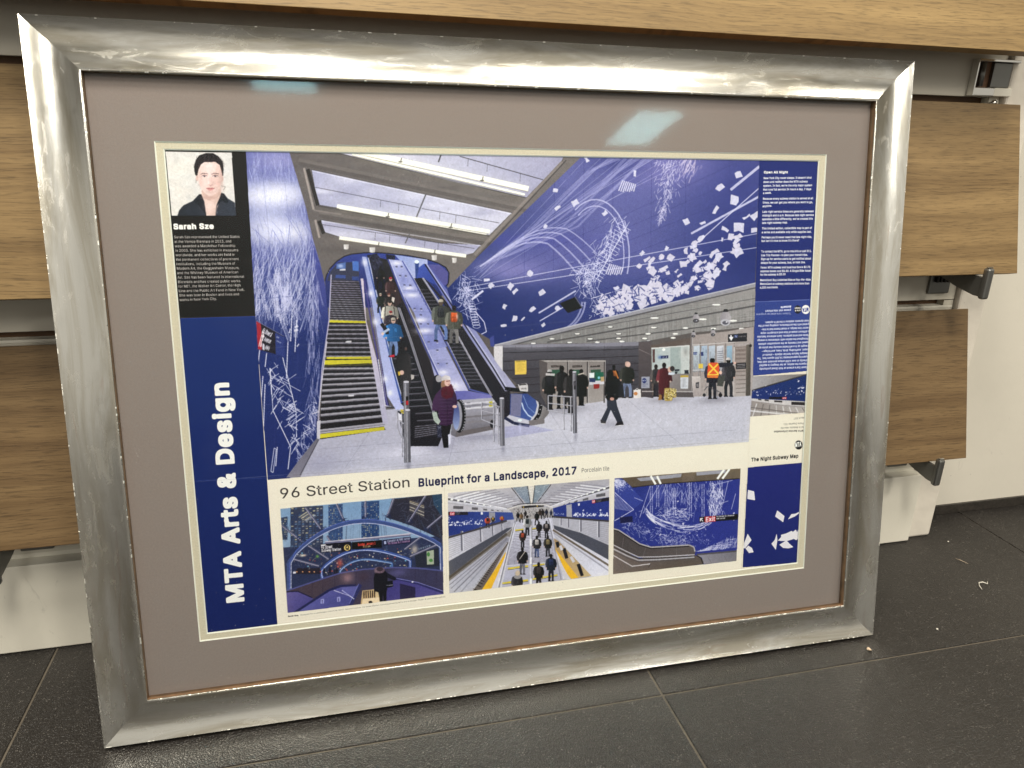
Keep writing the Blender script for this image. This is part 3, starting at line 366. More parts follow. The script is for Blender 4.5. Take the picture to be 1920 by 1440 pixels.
def text(s, p0, p1, cap, col, bold=0.0, a=1.0, width=None, lean=0.0):
    """set s on the baseline p0 -> p1 (local units), cap height `cap`; bold = stroke growth in glyph units"""
    b = sheet(loc([p0, p1])); d = b[1] - b[0]; L = np.hypot(*d); ux = d / L; uy = np.array([ux[1], -ux[0]])
    k = sheet(loc([p0, (p0[0] + cap, p0[1]), (p0[0], p0[1] + cap)])) - b[0]
    hc = (abs(k[1]) @ abs(uy) if abs(uy[0]) > abs(uy[1]) else abs(k[2]) @ abs(uy))
    sy = hc / 509.0
    adv = sum(GL[c][0] for c in s) + bold * .6 * len(s)
    sx = (L / adv) if width is None else width * sy
    x = 0.0
    for c in s:
        w, loops = GL[c]
        if loops:
            cv = [b[0] + np.outer((q[:, 0] + x + bold / 2 + lean * q[:, 1]) * sx, ux) + np.outer(q[:, 1] * sy, uy) for q in loops]
            r = mask_of([q * SS for q in cv], SS)
            if r:
                y0, x0, m = r
                P = 1
                if bold:
                    gx, gy = bold / 2 * sx * SS, bold / 2 * sy * SS
                    P = int(np.ceil(max(gx, gy))) + 1
                px = x0 - P; py = y0 - P
                cx0, cy0 = px // SS, py // SS
                W2 = -(-(x0 + m.shape[1] + P) // SS) - cx0; H2 = -(-(y0 + m.shape[0] + P) // SS) - cy0
                m2 = np.zeros((H2 * SS, W2 * SS), bool)
                oy, ox = y0 - cy0 * SS, x0 - cx0 * SS
                m2[oy:oy + m.shape[0], ox:ox + m.shape[1]] |= m
                if bold:
                    for ang in np.linspace(0, 2 * np.pi, 16, endpoint=False):
                        for f in (1.0, .5):
                            q = min(1.0 / max(abs(np.cos(ang)), abs(np.sin(ang))), 1.25)
                            ex, ey = (ux * np.cos(ang) * gx + uy * np.sin(ang) * gy) * f * q
                            iy, ix = int(round(ey)) + oy, int(round(ex)) + ox
                            m2[iy:iy + m.shape[0], ix:ix + m.shape[1]] |= m
                m = m2.reshape(H2, SS, W2, SS).mean((1, 3)); y0, x0 = cy0, cx0
                if y0 < 0: m = m[-y0:]; y0 = 0
                if x0 < 0: m = m[:, -x0:]; x0 = 0
                m = m[:NY - y0, :NX - x0]
                if m.size == 0: x += w + bold * .6; continue
                paint(y0, x0, m, col, a)
        x += w + bold * .6
def smudge(p0, p1, cap, col, bold=0):
    """a line of print too small to read in the photographed picture"""
    n = 6
    for i in range(n):
        t0, t1 = i / n, (i + .7) / n
        line([(p0[0] + (p1[0] - p0[0]) * t, p0[1] + (p1[1] - p0[1]) * t - cap * .5) for t in (t0, t1)], cap * .8, col, .45 + .4 * ((i * 7) % 3) / 3)
rnd = random.Random(7)
U = rnd.uniform
def scraps(n, fx, smin, smax, col=(214, 214, 226), a=.95):
    """loose white paper sheets, each a slightly bent quad"""
    for _ in range(n):
        x, y, k = fx(); s = U(smin, smax) * k; t = rnd.gauss(-.85, .5); r = U(.35, .95)
        pts = []
        for (px, py) in ((-1, -1), (0, -1 + U(-.3, .3)), (1, -1), (1, 1), (0, 1 + U(-.3, .3)), (-1, 1)):
            px *= s * .5 + U(-.1, .1) * s; py *= s * .5 * r + U(-.12, .12) * s
            pts.append((x + px * math.cos(t) - py * math.sin(t), y + px * math.sin(t) + py * math.cos(t)))
        poly(pts, col, a)
def strokes(n, fx, lmin, lmax, ang, spread, w, col=(205, 208, 226), a=.8):
    for _ in range(n):
        x, y = fx(); L = U(lmin, lmax); t = ang + rnd.gauss(0, spread)
        line([(x, y), (x + L * math.cos(t), y + L * math.sin(t))], w * U(.6, 1.4), col, a * U(.5, 1))
def box_pt(x0, y0, x1, y1): return lambda: (U(x0, x1), U(y0, y1))
def person(x, y, h, coat, legs, head=(200, 165, 145), hat=None, back=None, stride=0.12, arm=0.0, hair=(30, 26, 24), wide=1.0, face=0, coat_len=.55, bag=None):
    """small printed pedestrian, feet at (x, y), h tall in local units"""
    u = h; sh = .135 * u * wide; hp = .115 * u * wide
    ht = y - h
    dk = tuple(c * .72 for c in coat); lt = tuple(min(255, c * 1.25 + 8) for c in coat)
    for s in (-1, 1):
        fx = x + s * stride * u
        poly([(x + s * .01 * u - .055 * u * wide, y - .5 * u), (x + s * .01 * u + .06 * u * wide, y - .5 * u), (fx + .042 * u, y - .25 * u), (fx + .035 * u, y - .02 * u), (fx - .035 * u, y - .02 * u), (fx - .04 * u, y - .25 * u)], tuple(c * (1 if s > 0 else .8) for c in legs))
        poly([(fx - .04 * u, y - .035 * u), (fx + .04 * u, y - .035 * u), (fx + (.065 + .02 * face) * u, y), (fx - .05 * u, y)], (24, 22, 24))
    by = y - (1 - coat_len) * u * .9
    poly([(x - sh * .5, ht + .155 * u), (x + sh * .5, ht + .155 * u), (x + sh, ht + .2 * u), (x + sh * .93, ht + .36 * u), (x + hp * 1.1, by), (x + hp * .3, by + .015 * u), (x - hp * 1.1, by), (x - sh * .93, ht + .36 * u), (x - sh, ht + .2 * u)], coat, 1, ((x - sh, ht), (x + sh, ht), dk))
    for s in (-1, 1):
        ex = x + s * (sh + .03 * u)
        poly([(x + s * sh * .75, ht + .18 * u), (x + s * sh * 1.05, ht + .2 * u), (ex + s * .02 * u, ht + .36 * u), (ex + s * (.0 + arm * .1) * u, ht + .5 * u), (ex - s * .045 * u, ht + .5 * u), (ex - s * .06 * u, ht + .36 * u)], dk if s > 0 else lt)
        ell(ex - s * .02 * u, ht + .51 * u, .022 * u, .026 * u, head)
    for i in range(9):
        fx, fy = x + U(-.9, .9) * sh, ht + U(.2, .5) * u
        line([(fx, fy), (fx + U(-.03, .03) * u, fy + U(.04, .12) * u)], U(.006, .018) * u, rnd.choice([tuple(c * .6 for c in coat), tuple(min(255, c * 1.5 + 14) for c in coat)]), .5)
    for i in range(4):
        fx = x + rnd.choice([-1, 1]) * stride * .6 * u + U(-.03, .03) * u; fy = y - U(.1, .45) * u
        line([(fx, fy), (fx + U(-.02, .02) * u, fy + .08 * u)], .014 * u, rnd.choice([tuple(c * .6 for c in legs), tuple(min(255, c * 1.4 + 12) for c in legs)]), .5)
    line([(x, ht + .2 * u), (x + .01 * u, by)], .012 * u, dk, .8)
    poly([(x - .04 * u, ht + .12 * u), (x + .04 * u, ht + .12 * u), (x + .055 * u, ht + .175 * u), (x - .055 * u, ht + .175 * u)], dk)
    ell(x, ht + .075 * u, .056 * u, .07 * u, head if back is None else hair)
    if back is None:
        ell(x + face * .012 * u, ht + .035 * u, .056 * u, .04 * u, hair)
        line([(x - .025 * u, ht + .075 * u), (x + .03 * u, ht + .075 * u)], .01 * u, (90, 66, 58), .7)
        line([(x - .014 * u, ht + .115 * u), (x + .018 * u, ht + .115 * u)], .008 * u, (140, 86, 80), .7)
    if hat is not None:
        poly([(x - .062 * u, ht + .055 * u), (x - .056 * u, ht + .012 * u), (x - .02 * u, ht - .012 * u), (x + .03 * u, ht - .01 * u), (x + .058 * u, ht + .015 * u), (x + .064 * u, ht + .055 * u)], hat, 1, ((x - .06 * u, ht), (x + .07 * u, ht), tuple(c * .7 for c in hat)))
    if bag is not None:
        poly([(x - .075 * u, ht + .19 * u), (x + .075 * u, ht + .19 * u), (x + .085 * u, ht + .4 * u), (x + .05 * u, ht + .43 * u), (x - .06 * u, ht + .43 * u), (x - .085 * u, ht + .38 * u)], bag, 1, ((x, ht + .2 * u), (x, ht + .43 * u), tuple(c * .65 for c in bag)))
        line([(x - .06 * u, ht + .31 * u), (x + .06 * u, ht + .31 * u)], .012 * u, tuple(c * .5 for c in bag))
        line([(x - .03 * u, ht + .19 * u), (x - .04 * u, ht + .42 * u)], .01 * u, tuple(min(255, c * 1.3) for c in bag))

PAPER = (240, 233, 208)
IMG[:] = PAPER
# ---- sidebar, title band, black biography column --------------------------------
def layout_blocks():
    V()
    poly([(290, 250), (480, 250), (478.5, 593), (310, 598)], (27, 22, 21))
    poly([(300, 598), (478.5, 593), (482, 640), (520, 1169), (521, 1230), (340, 1230)], (27, 46, 102), 1, ((470, 600), (450, 1180), (24, 36, 88)))
    line([(320, 598.4), (478.5, 593.6)], 1.4, (44, 66, 140), .8)
    line([(350, 902), (502, 896)], .7, (70, 88, 150), .55)
def portrait():
    V(300, 270, 6)
    Q = [(60, 82), (806, 97), (855, 805), (132, 808)]
    poly(Q, (222, 219, 208)); clip(Q)
    for _ in range(70): blob(U(60, 860), U(80, 810), U(30, 110), U(20, 80), rnd.choice([(231, 228, 214), (206, 206, 198), (224, 216, 200), (212, 214, 208)]), .3)
    # shirt, neck
    poly([(195, 812), (215, 745), (262, 690), (370, 640), (440, 566), (470, 566), (520, 690), (640, 690), (690, 548), (720, 556), (760, 610), (842, 660), (860, 812)], (38, 42, 50), 1, ((300, 700), (800, 820), (52, 58, 68)))
    poly([(440, 640), (462, 560), (470, 480), (680, 480), (690, 560), (676, 640), (640, 720), (622, 812), (520, 812), (496, 730)], (232, 208, 192), 1, ((470, 600), (690, 620), (214, 184, 166)))
    poly([(470, 520), (560, 596), (676, 530), (690, 560), (640, 610), (560, 640), (480, 600)], (206, 172, 154), .75)
    poly([(440, 566), (466, 566), (500, 650), (522, 812), (496, 770), (430, 690), (370, 645)], (30, 33, 40))
    poly([(690, 548), (720, 556), (770, 650), (742, 672), (690, 640), (640, 700), (622, 800), (634, 690), (664, 620)], (28, 31, 38))
    line([(430, 690), (470, 760), (505, 812)], 6, (66, 70, 80), .8); line([(700, 640), (742, 672)], 5, (66, 70, 80), .8)
    ell(640, 772, 6, 6, (120, 124, 132))
    # hair behind, ears, face
    poly([(392, 340), (384, 250), (402, 180), (440, 128), (520, 100), (600, 104), (660, 140), (706, 200), (716, 270), (712, 350), (696, 372), (420, 376)], (28, 25, 27))
    for _ in range(26):
        x = U(410, 690); line([(x, U(120, 150)), (x + U(-30, 30), U(170, 230))], 3, (58, 52, 54), .5)
    ell(418, 384, 15, 34, (214, 182, 166)); ell(698, 392, 14, 36, (206, 172, 156))
    F = [(424, 330), (426, 262), (452, 214), (500, 192), (560, 196), (620, 190), (668, 214), (694, 262), (698, 340), (694, 420), (672, 490), (634, 552), (588, 586), (552, 588), (508, 556), (464, 500), (434, 428)]
    poly(F, (238, 216, 202), 1, ((430, 330), (710, 360), (220, 190, 174)))
    blob(470, 440, 34, 30, (232, 190, 176), .55); blob(650, 440, 32, 30, (222, 178, 164), .55); blob(560, 240, 70, 30, (246, 230, 220), .6)
    blob(690, 460, 24, 90, (196, 160, 146), .45); blob(572, 600, 70, 18, (196, 160, 144), .5)
    poly([(424, 336), (420, 250), (446, 196), (500, 176), (560, 186), (620, 174), (676, 200), (706, 262), (702, 360), (690, 300), (672, 236), (620, 200), (560, 204), (500, 202), (458, 232), (434, 290)], (32, 28, 30))
    for ex, s in ((500, 1), (622, 1)):
        line([(ex - 44, 342), (ex - 14, 328), (ex + 38, 336)], 8, (70, 54, 50), .9)
        poly([(ex - 30, 364), (ex, 350), (ex + 30, 362), (ex, 374)], (236, 228, 224)); ell(ex, 361, 12, 12, (52, 40, 38)); ell(ex + 3, 358, 3, 3, (240, 240, 240))
        line([(ex - 32, 363), (ex - 4, 348), (ex + 32, 360)], 5, (46, 36, 36)); line([(ex - 26, 372), (ex + 24, 372)], 3, (190, 152, 140), .8)
    poly([(556, 370), (548, 440), (536, 462), (566, 474), (596, 462), (584, 440), (578, 380)], (228, 198, 184), .7)
    line([(576, 372), (586, 440), (598, 460)], 6, (196, 160, 148), .6); line([(538, 464), (552, 458), (568, 470), (584, 458), (598, 464)], 6, (150, 104, 96), .8)
    poly([(518, 498), (548, 490), (566, 494), (586, 490), (618, 496), (590, 502), (546, 504)], (196, 128, 122)); poly([(524, 500), (566, 506), (612, 498), (592, 520), (560, 526), (536, 516)], (212, 148, 140))
    line([(520, 499), (566, 503), (616, 497)], 4, (120, 66, 66)); blob(568, 545, 30, 8, (204, 168, 154), .6)
    for x, y, rx, ry, c, al in ((452, 360, 22, 90, (206, 172, 156), .5), (690, 360, 18, 70, (196, 160, 146), .5), (500, 346, 40, 12, (196, 160, 146), .45), (622, 346, 40, 12, (190, 154, 142), .45), (560, 300, 46, 60, (246, 230, 220), .5), (500, 430, 24, 30, (244, 222, 208), .5), (545, 425, 10, 46, (248, 232, 222), .5), (600, 440, 12, 26, (200, 164, 150), .5), (566, 482, 40, 8, (206, 168, 154), .5), (566, 530, 34, 7, (196, 156, 144), .5), (520, 600, 50, 20, (196, 160, 146), .5), (566, 700, 60, 50, (240, 220, 206), .5)): blob(x, y, rx, ry, c, al)
    for _ in range(60):
        x = U(400, 706); t = abs(x - 556) / 160; y0 = 104 + 90 * t * t
        line([(x, y0 + U(0, 14)), (x + (x - 556) * .12, y0 + U(40, 90) * (1 - t * .3)), (x + (x - 556) * .2, y0 + U(70, 120) * (1 - t * .3))], U(2, 4), rnd.choice([(70, 62, 62), (16, 14, 16), (50, 44, 46), (92, 82, 80)]), .4)
    for _ in range(26):
        x = U(230, 830); y = U(680, 800)
        if abs(x - 570) > 90: line([(x, y), (x + U(-30, 30), y + U(20, 60))], U(4, 12), rnd.choice([(66, 72, 82), (24, 26, 32)]), .35)
    line([(690, 470), (736, 482), (712, 520)], 4, (80, 66, 60), .8); line([(406, 400), (404, 440)], 4, (80, 70, 66), .8)
    clip(None)
def words():
    V()
    W = (250, 246, 232)
    text("MTA Arts & Design", (456.5, 1131), (427, 716), 29.5, W, 80)
    V(300, 270, 6); text("Sarah Sze", (148, 957), (606, 951), 56, W, 92)
    V(320, 410, 8.47)
    ls = ["Sarah Sze represented the United States", "at the Venice Biennale in 2013, and", "was awarded a MacArthur Fellowship", "in 2003. She has exhibited in museums", "worldwide, and her works are held in", "the permanent collections of prominent", "institutions, including the Museum of", "Modern Art, the Guggenheim Museum,", "and the Whitney Museum of American", "Art. Sze has been featured in international", "Biennials and has created public works", "for MIT, the Walker Art Center, the High", "Line and the Public Art Fund in New York.", "She was born in Boston and lives and", "works in New York City."]
    ex = [(1098, 303), (965, 377), (1028, 447), (1076, 517), (1018, 588), (1083, 658), (1026, 729), (1092, 799), (1076, 866), (1168, 937), (1108, 1007), (1112, 1075), (1178, 1146), (1090, 1216), (735, 1290)]
    for i, (s, e) in enumerate(zip(ls, ex)):
        text(s, (52 + 6.4 * i, 312 + 71.2 * i), e, 40, (225, 221, 208), 14)
    V(1400, 300, 5.536)
    text("Open All Night", (177, 138), (428, 137), 23, W, 62)
    L = [("New York City never sleeps. It doesn't shut", 175, 198, 674), ("down and neither does the MTA subway", 173, 238, 634), ("system. In fact, we're the only major system", 172, 277, 680), ("that runs full service 24 hours a day, 7 days", 171, 317, 670), ("a week.", 170, 354, 258),
         ("Because every subway station is served at all", 168, 412, 690), ("times, we can get you where you want to go,", 167, 452, 686), ("anytime.", 165, 490, 263), ("Late night service times are generally between", 163, 547, 696), ("midnight and 6 a.m. Because late night service", 162, 586, 697), ("operates a little differently, we've created this", 160, 624, 686), ("late night subway map.", 159, 663, 425),
         ("This limited edition, collectible map is part of", 157, 720, 677), ("a series and available only while supplies last.", 156, 760, 672), ("Perhaps you'll never need that late night ride,", 155, 813, 677), ("but isn't it nice to know it's there?", 154, 850, 545), ("To contact the MTA, go to mta.info or call 511.", 150, 960, 674), ("Use Trip Planner+ to plan your transit trips.", 149, 999, 634), ("Sign up for service alerts to get notified about", 147, 1038, 668), ("delays for your subway, bus, or train line.", 146, 1077, 610),
         ("Fares: MTA subway and local bus fare is $2.75;", 144, 1126, 664), ("express buses cost $6.50. A Single Ride ticket", 142, 1164, 664), ("for the subway is $3.00", 141, 1201, 404), ("MetroCard: Buy Unlimited Ride or Pay-Per-Ride", 139, 1257, 664), ("MetroCard at subway stations and more than", 138, 1296, 650), ("4,000 merchants.", 136, 1335, 328)]
    for s, x, y, x1 in L: text(s, (x, y), (x1, y - 6), 21, (240, 240, 240), 44)
    V(1390, 550, 4.114)
    T = [("Sarah Sze's artwork at 96th Street profoundly", 508, 563, 140), ("impacts the station, as her imagery is applied", 510, 536, 140), ("directly on over 4300 unique porcelain wall tiles,", 512, 510, 122), ("spanning approximately 14,000 square feet. The", 513, 482, 124), ("designs feature familiar objects – sheets of", 514, 455, 164), ("paper, scaffolding, birds, trees, and foliage –", 516, 427, 158), ("caught up in a whirlwind velocity that picks up", 517, 399, 136), ("speed and intensity as the composition unfolds", 518, 371, 132), ("throughout the station with references to energy", 520, 343, 124), ("fields and wind patterns. Each entrance features", 521, 315, 124), ("a different shade of blue and a blueprint-style", 522, 287, 150), ("vector line design, a visual theme that is inte-", 523, 259, 152), ("grated with the architecture, creating one of the", 524, 231, 132), ("most dynamic stations in the MTA system.", 525, 204, 182)]
    for s, x, y, x1 in T: text(s, (x, y), (x1, y + 14), 15, (226, 228, 238), 46)
    for s, x, y, x1, b in (("To learn more about our programs", 383, 148, 116, 0), ("please visit mta.info/art", 384, 122, 186, 30), ("#mtaarts", 385, 94, 304, 60)): text(s, (x, y), (x1, y + 8), 15, (222, 226, 240), b + 10)
    ell(497, 125, 31, 35, (246, 244, 236)); text("MTA", (520, 112), (472, 116), 26, (38, 56, 134), 90); ell(435, 125, 27, 33, (34, 32, 38)); text("Arts &", (458, 126), (414, 129), 11, W, 50); text("Design", (458, 108), (412, 111), 11, W, 50)
    K = (52, 48, 46)
    for s, x, y, x1, b in (("MTA Service Information", 480, 1053, 252, 60), ("MTA Website: mta.info", 481, 1025, 304, 16), ("Phone Inquires: 511", 483, 996, 326, 16), ("March 2017", 485, 952, 404, 16)): text(s, (x, y), (x1, y + 8), 14, K, b)
    ell(442, 1170, 31, 36, (26, 24, 26)); text("MTA", (414, 1186), (463, 1178), 32, W, 90)
    text("The Night Subway Map", (75, 1297), (440, 1266), 26, (24, 22, 24), 62)
    V(500, 910, 5.486)
    text("96 Street Station", (128, 138), (1482, 16), 104, (58, 52, 50), 6)
    text("Sarah Sze.", (218, 1354), (330, 1343), 12, K, 60)
    text("Blueprint for a Landscape (2017) ©, NYCT Second Avenue-96 Street Station, Commissioned by MTA Arts & Design. Photo: © Jeff Goldberg/Esto.", (346, 1341), (1842, 1150), 12, (86, 80, 76), 12, lean=.05)
    V(640, 480, 3)
    text("Blueprint for a Landscape, 2017", (430, 1297), (1326, 1226), 43, (30, 30, 66), 56)
    text("Porcelain tile", (1350, 1218), (1508, 1206), 24, (82, 76, 74), 8)
def station():
    V()
    Q = [(460, 270), (1424, 270), (1424, 299), (1412, 705), (1404, 828.5), (502, 900), (478.5, 593)]
    clip(Q)
    poly(Q, (92, 86, 82))
    # floor
    poly([(480, 930), (600, 820), (700, 770), (930, 752), (1160, 746), (1410, 738), (1420, 850)], (196, 196, 204), 1, ((1000, 760), (760, 890), (178, 178, 192)))
    for _ in range(2600):
        x, y = U(540, 1410), U(742, 900)
        line([(x, y), (x + U(2, 9) * (y - 690) / 150, y - U(0, .8))], U(.5, 1.3), rnd.choice([(222, 222, 228), (158, 158, 172), (206, 206, 216), (168, 168, 182)]), .32)
    for a, b in (((600, 842), (1120, 800)), ((560, 872), (1380, 806)), ((700, 800), (640, 888)), ((860, 790), (840, 872)), ((1180, 752), (1280, 836)), ((1030, 770), (1080, 850))): line([a, b], .8, (120, 120, 140), .45)
    for x, y, rx, ry, c, a in ((760, 850, 60, 14, (226, 226, 236), .6), (1110, 800, 120, 16, (214, 214, 220), .5), (1300, 790, 90, 20, (206, 206, 212), .5), (830, 835, 24, 12, (140, 140, 160), .6), (1145, 795, 26, 8, (140, 140, 152), .5), (1250, 750, 30, 6, (130, 128, 136), .6), (1340, 750, 30, 7, (126, 124, 132), .6), (1060, 768, 40, 8, (128, 128, 138), .6), (900, 820, 50, 8, (134, 134, 150), .6), (600, 870, 40, 26, (150, 150, 172), .5), (700, 880, 70, 10, (212, 212, 222), .5)): blob(x, y, rx, ry, c, a)
    # ---------- left wall: blue tiles under white hatch
    LW = [(455, 270), (545, 270), (543, 287), (560, 336), (573, 387), (587, 449), (600, 493), (613, 545), (618, 640), (604, 700), (596, 770), (594, 825), (540, 902), (490, 940), (470, 600)]
    poly(LW, (88, 96, 160), 1, ((500, 440), (520, 640), (32, 46, 106)))
    m0 = CLIP[0]; lw = np.zeros((NY, NX), bool); y0, x0, k = mask_of([sheet(loc(LW))]); lw[y0:y0 + k.shape[0], x0:x0 + k.shape[1]] = k; CLIP[0] = m0 & lw
    blob(520, 300, 60, 26, (150, 150, 198), .8); blob(500, 368, 62, 26, (238, 238, 236), .95); blob(530, 362, 40, 20, (236, 236, 236), .8); blob(530, 434, 66, 24, (240, 240, 236), .95); blob(505, 420, 40, 30, (220, 222, 232), .7)
    blob(592, 400, 14, 120, (58, 66, 150), .8); blob(605, 520, 14, 70, (60, 66, 140), .8)
    strokes(420, box_pt(462, 280, 590, 440), 14, 60, 1.5, .22, .8, (190, 196, 226), .42)
    strokes(60, box_pt(470, 400, 590, 480), 20, 70, 1.2, .3, .9, (104, 110, 176), .7)
    strokes(420, lambda: (lambda y: (U(468, 590 + (y - 470) * .12), y))(U(430, 580)), 16, 66, 1.75, .25, 1.1, (196, 200, 224), .6)
    for _ in range(26):      # ladders of short rungs
        x, y = U(478, 560), U(500, 580); L = U(30, 70); t = 1.5 + U(-.3, .4); n = int(L / 3)
        for s in (0, 6): line([(x + s, y), (x + s + L * math.cos(t), y + L * math.sin(t))], .9, (206, 208, 228), .85)
        for i in range(n): line([(x + i * 3 * math.cos(t), y + i * 3 * math.sin(t)), (x + 6 + i * 3 * math.cos(t), y + 3 + i * 3 * math.sin(t))], .8, (200, 203, 226), .8)
    strokes(170, lambda: (lambda y: (U(576, 600) - abs(y - 640) * .02, y))(U(520, 800)), 8, 34, 1.57, .14, 1.2, (176, 178, 214), .6)
    for _ in range(90):
        t = U(0, 1); x, y = 512 + 52 * t + U(-18, 18), 690 + 150 * t + U(-20, 10)
        a = rnd.choice([.5, -.6, 1.0, 2.1]); L = U(8, 26)
        line([(x, y), (x + L * math.cos(a), y + L * math.sin(a))], 1.1, (216, 218, 232), .9)
    line([(506, 690), (512, 770), (545, 838), (540, 880)], 1.5, (224, 226, 236)); line([(530, 670), (555, 770), (556, 820)], 1.4, (224, 226, 236))
    for x, y, L in ((487, 655, 28), (500, 662, 26), (493, 705, 40), (497, 720, 80), (540, 640, 70), (556, 600, 60), (548, 580, 60), (520, 838, 36)): line([(x, y), (x - 3, y + L)], 1.6, (216, 218, 232))
    line([(514, 840), (518, 842), (512, 886), (508, 884), (514, 840)], 1.2, (214, 216, 230)); scraps(4, lambda: (U(540, 570), U(600, 650), 1), 5, 9)
    strokes(70, lambda: (lambda t: (560 + 34 * t + U(-8, 8), 860 - 110 * t + U(-18, 18)))(U(0, 1)), 5, 20, 1.1, .6, 1.0, (206, 208, 228), .85)
    for y in (560, 590, 713, 760): line([(470, y), (612, y - 8)], .7, (70, 78, 140), .6)
    for x in (520, 560): line([(x - 30, 300), (x, 600), (x - 6, 860)], .6, (60, 68, 134), .5)
    CLIP[0] = m0
    V(440, 560, 4.236)
    poly([(172, 178), (392, 300), (396, 460), (184, 402)], (34, 30, 40)); poly([(172, 178), (208, 198), (218, 408), (184, 402)], (168, 34, 48)); poly([(322, 268), (394, 306), (398, 462), (326, 444)], (44, 58, 122))
    text("it", (188, 372), (212, 378), 120, (240, 226, 224), 60); text("96 Street &", (214, 262), (286, 304), 40, (226, 226, 232), 50); text("2 Avenue", (216, 330), (282, 356), 40, (226, 226, 232), 50); text("NW6", (238, 400), (272, 412), 34, (226, 226, 232), 50)
    poly([(220, 352), (236, 362), (238, 412), (222, 404)], (206, 206, 216)); smudge((330, 310), (352, 320), 16, (200, 204, 220), 30); smudge((332, 340), (368, 360), 14, (200, 204, 220), 30)
    line([(172, 176), (392, 298)], 6, (96, 100, 140))
    # skirting under left wall
    poly([(650, 1110), (672, 1112), (640, 1180), (520, 1420), (410, 1420), (520, 1270)], (108, 106, 116), 1, ((640, 1120), (440, 1420), (128, 126, 140))); line([(668, 1120), (520, 1400)], 8, (70, 68, 78), .8)
    # ---------- ceiling bays, beams, tubes
    V()
    soff = [(543, 270), (1100, 270), (1087, 297), (893, 484), (838, 542), (850, 600), (620, 600), (612, 545), (600, 493), (573, 387), (543, 287)]
    poly(soff, (98, 92, 88), 1, ((560, 300), (900, 480), (112, 106, 100)))
    sv = CLIP[0]; cur = np.zeros((NY, NX), bool); y0, x0, k = mask_of([sheet(loc(soff))]); cur[y0:y0 + k.shape[0], x0:x0 + k.shape[1]] = k; CLIP[0] = sv & cur
    for _ in range(260): blob(U(545, 1080), U(285, 520), U(6, 26), U(2, 8), rnd.choice([(120, 112, 106), (82, 77, 74), (104, 98, 92)]), .3)
    CLIP[0] = sv
    b0 = [(633, 287), (700, 278), (1062, 282), (1054, 301), (987, 371), (860, 343)]
    b1 = [(584, 318), (860, 378), (960, 399), (918, 441), (860, 431), (633, 390), (596, 384)]
    b2 = [(602, 412), (820, 455), (902, 459), (887, 475), (874, 478), (636, 444), (604, 434)]
    for b, c0, c1 in ((b0, (214, 214, 224), (160, 160, 184)), (b1, (164, 166, 192), (206, 206, 218)), (b2, (188, 188, 206), (166, 166, 190))):
        poly(b, c0, 1, (b[0], b[3], c1))
        cur = np.zeros((NY, NX), bool); y0, x0, k = mask_of([sheet(loc(b))]); cur[y0:y0 + k.shape[0], x0:x0 + k.shape[1]] = k; sv = CLIP[0]; CLIP[0] = sv & cur
        xs = [p[0] for p in b]; ys = [p[1] for p in b]
        for _ in range(26): x = U(min(xs), max(xs)); blob(x, min(ys) + (x - min(xs)) * .2 + U(0, 50), U(14, 40), U(4, 10), rnd.choice([(236, 236, 242), (142, 142, 170), (200, 200, 216)]), .4)
        CLIP[0] = sv
        line(b + [b[0]], .9, (58, 54, 52), .8)
    for a, b in (((584, 318), (860, 378)), ((860, 378), (960, 399)), ((602, 412), (902, 459))): line([(a[0] + 1, a[1] + 2), (b[0], b[1] + 2)], 2, (236, 236, 242), .5)
    for (a, b, w) in (((633, 287), (987, 371), 1.5), ((596, 386), (918, 443), 1.2), ((862, 293), (1018, 337), 1.6), ((591, 351), (785, 389), 1), ((791, 391), (936, 418), 1), ((604, 421), (770, 446), .9), ((770, 447), (890, 466), .9)): line([a, b], w, (60, 58, 60), .85)
    line([(799, 363), (781, 407)], 2.6, (96, 94, 96)); line([(768, 438), (760, 456)], 2.2, (96, 94, 96)); line([(829, 284), (822, 304)], 2.4, (60, 58, 60))
    for x, y in ((878, 298), (914, 308), (976, 326), (714, 375), (748, 382), (825, 398), (855, 404), (704, 436), (731, 440), (797, 450), (822, 454)): line([(x, y), (x - 1, y + 14)], .9, (88, 88, 96), .8)
    for a, b, w in (((672, 284), (991, 354), 10), ((660, 289), (984, 365), 4.5), ((632, 386.5), (918, 434.5), 7.5), ((636, 391), (912, 439.5), 2), ((636, 446), (874, 480), 6.5)):
        line([a, b], w, (250, 248, 226)); line([(a[0], a[1] + w * .55), (b[0], b[1] + w * .55)], .9, (120, 112, 104), .9)
    for x, y in ((752, 300), (905, 335), (728, 403), (846, 423), (710, 458), (815, 472)): line([(x + 1, y - 4), (x - 1, y + 5)], 1.8, (96, 92, 90)); ell(x - 1, y + 3.4, 4, 1.4, (90, 86, 84))
    # beams lit along lower lip
    for a, b in (((560, 300), (1000, 392)), ((598, 398), (920, 452))):
        for o, c, al in ((0, (128, 120, 112), .35), (6, (74, 69, 66), .35)): line([(a[0], a[1] + o), (b[0], b[1] + o)], 7, c, al)
    for p in ([(570, 315), (588, 393)], [(591, 412), (599, 446)]): line(p, 4, (158, 148, 138)); line([(p[0][0] + 7, p[0][1] + 2), (p[1][0] + 8, p[1][1] - 8)], 7, (46, 42, 40))
    line([(588, 394), (640, 402)], 3, (140, 131, 122), .7); line([(1054, 303), (890, 478)], 5, (150, 140, 130), .6); line([(1062, 300), (893, 484)], 2, (64, 60, 60), .8)
    # ---------- arch and dusk view
    V(580, 460, 6)
    A = [(176, 400), (190, 340), (230, 262), (300, 186), (390, 124), (480, 98), (620, 84), (740, 80), (900, 92), (1100, 114), (1300, 150), (1450, 200), (1536, 248), (1572, 310), (1566, 420), (1530, 480), (1500, 560), (1300, 700), (200, 700)]
    poly(A, (46, 62, 142), 1, ((900, 100), (900, 500), (36, 46, 106))); line(A[:16], 12, (30, 28, 36))
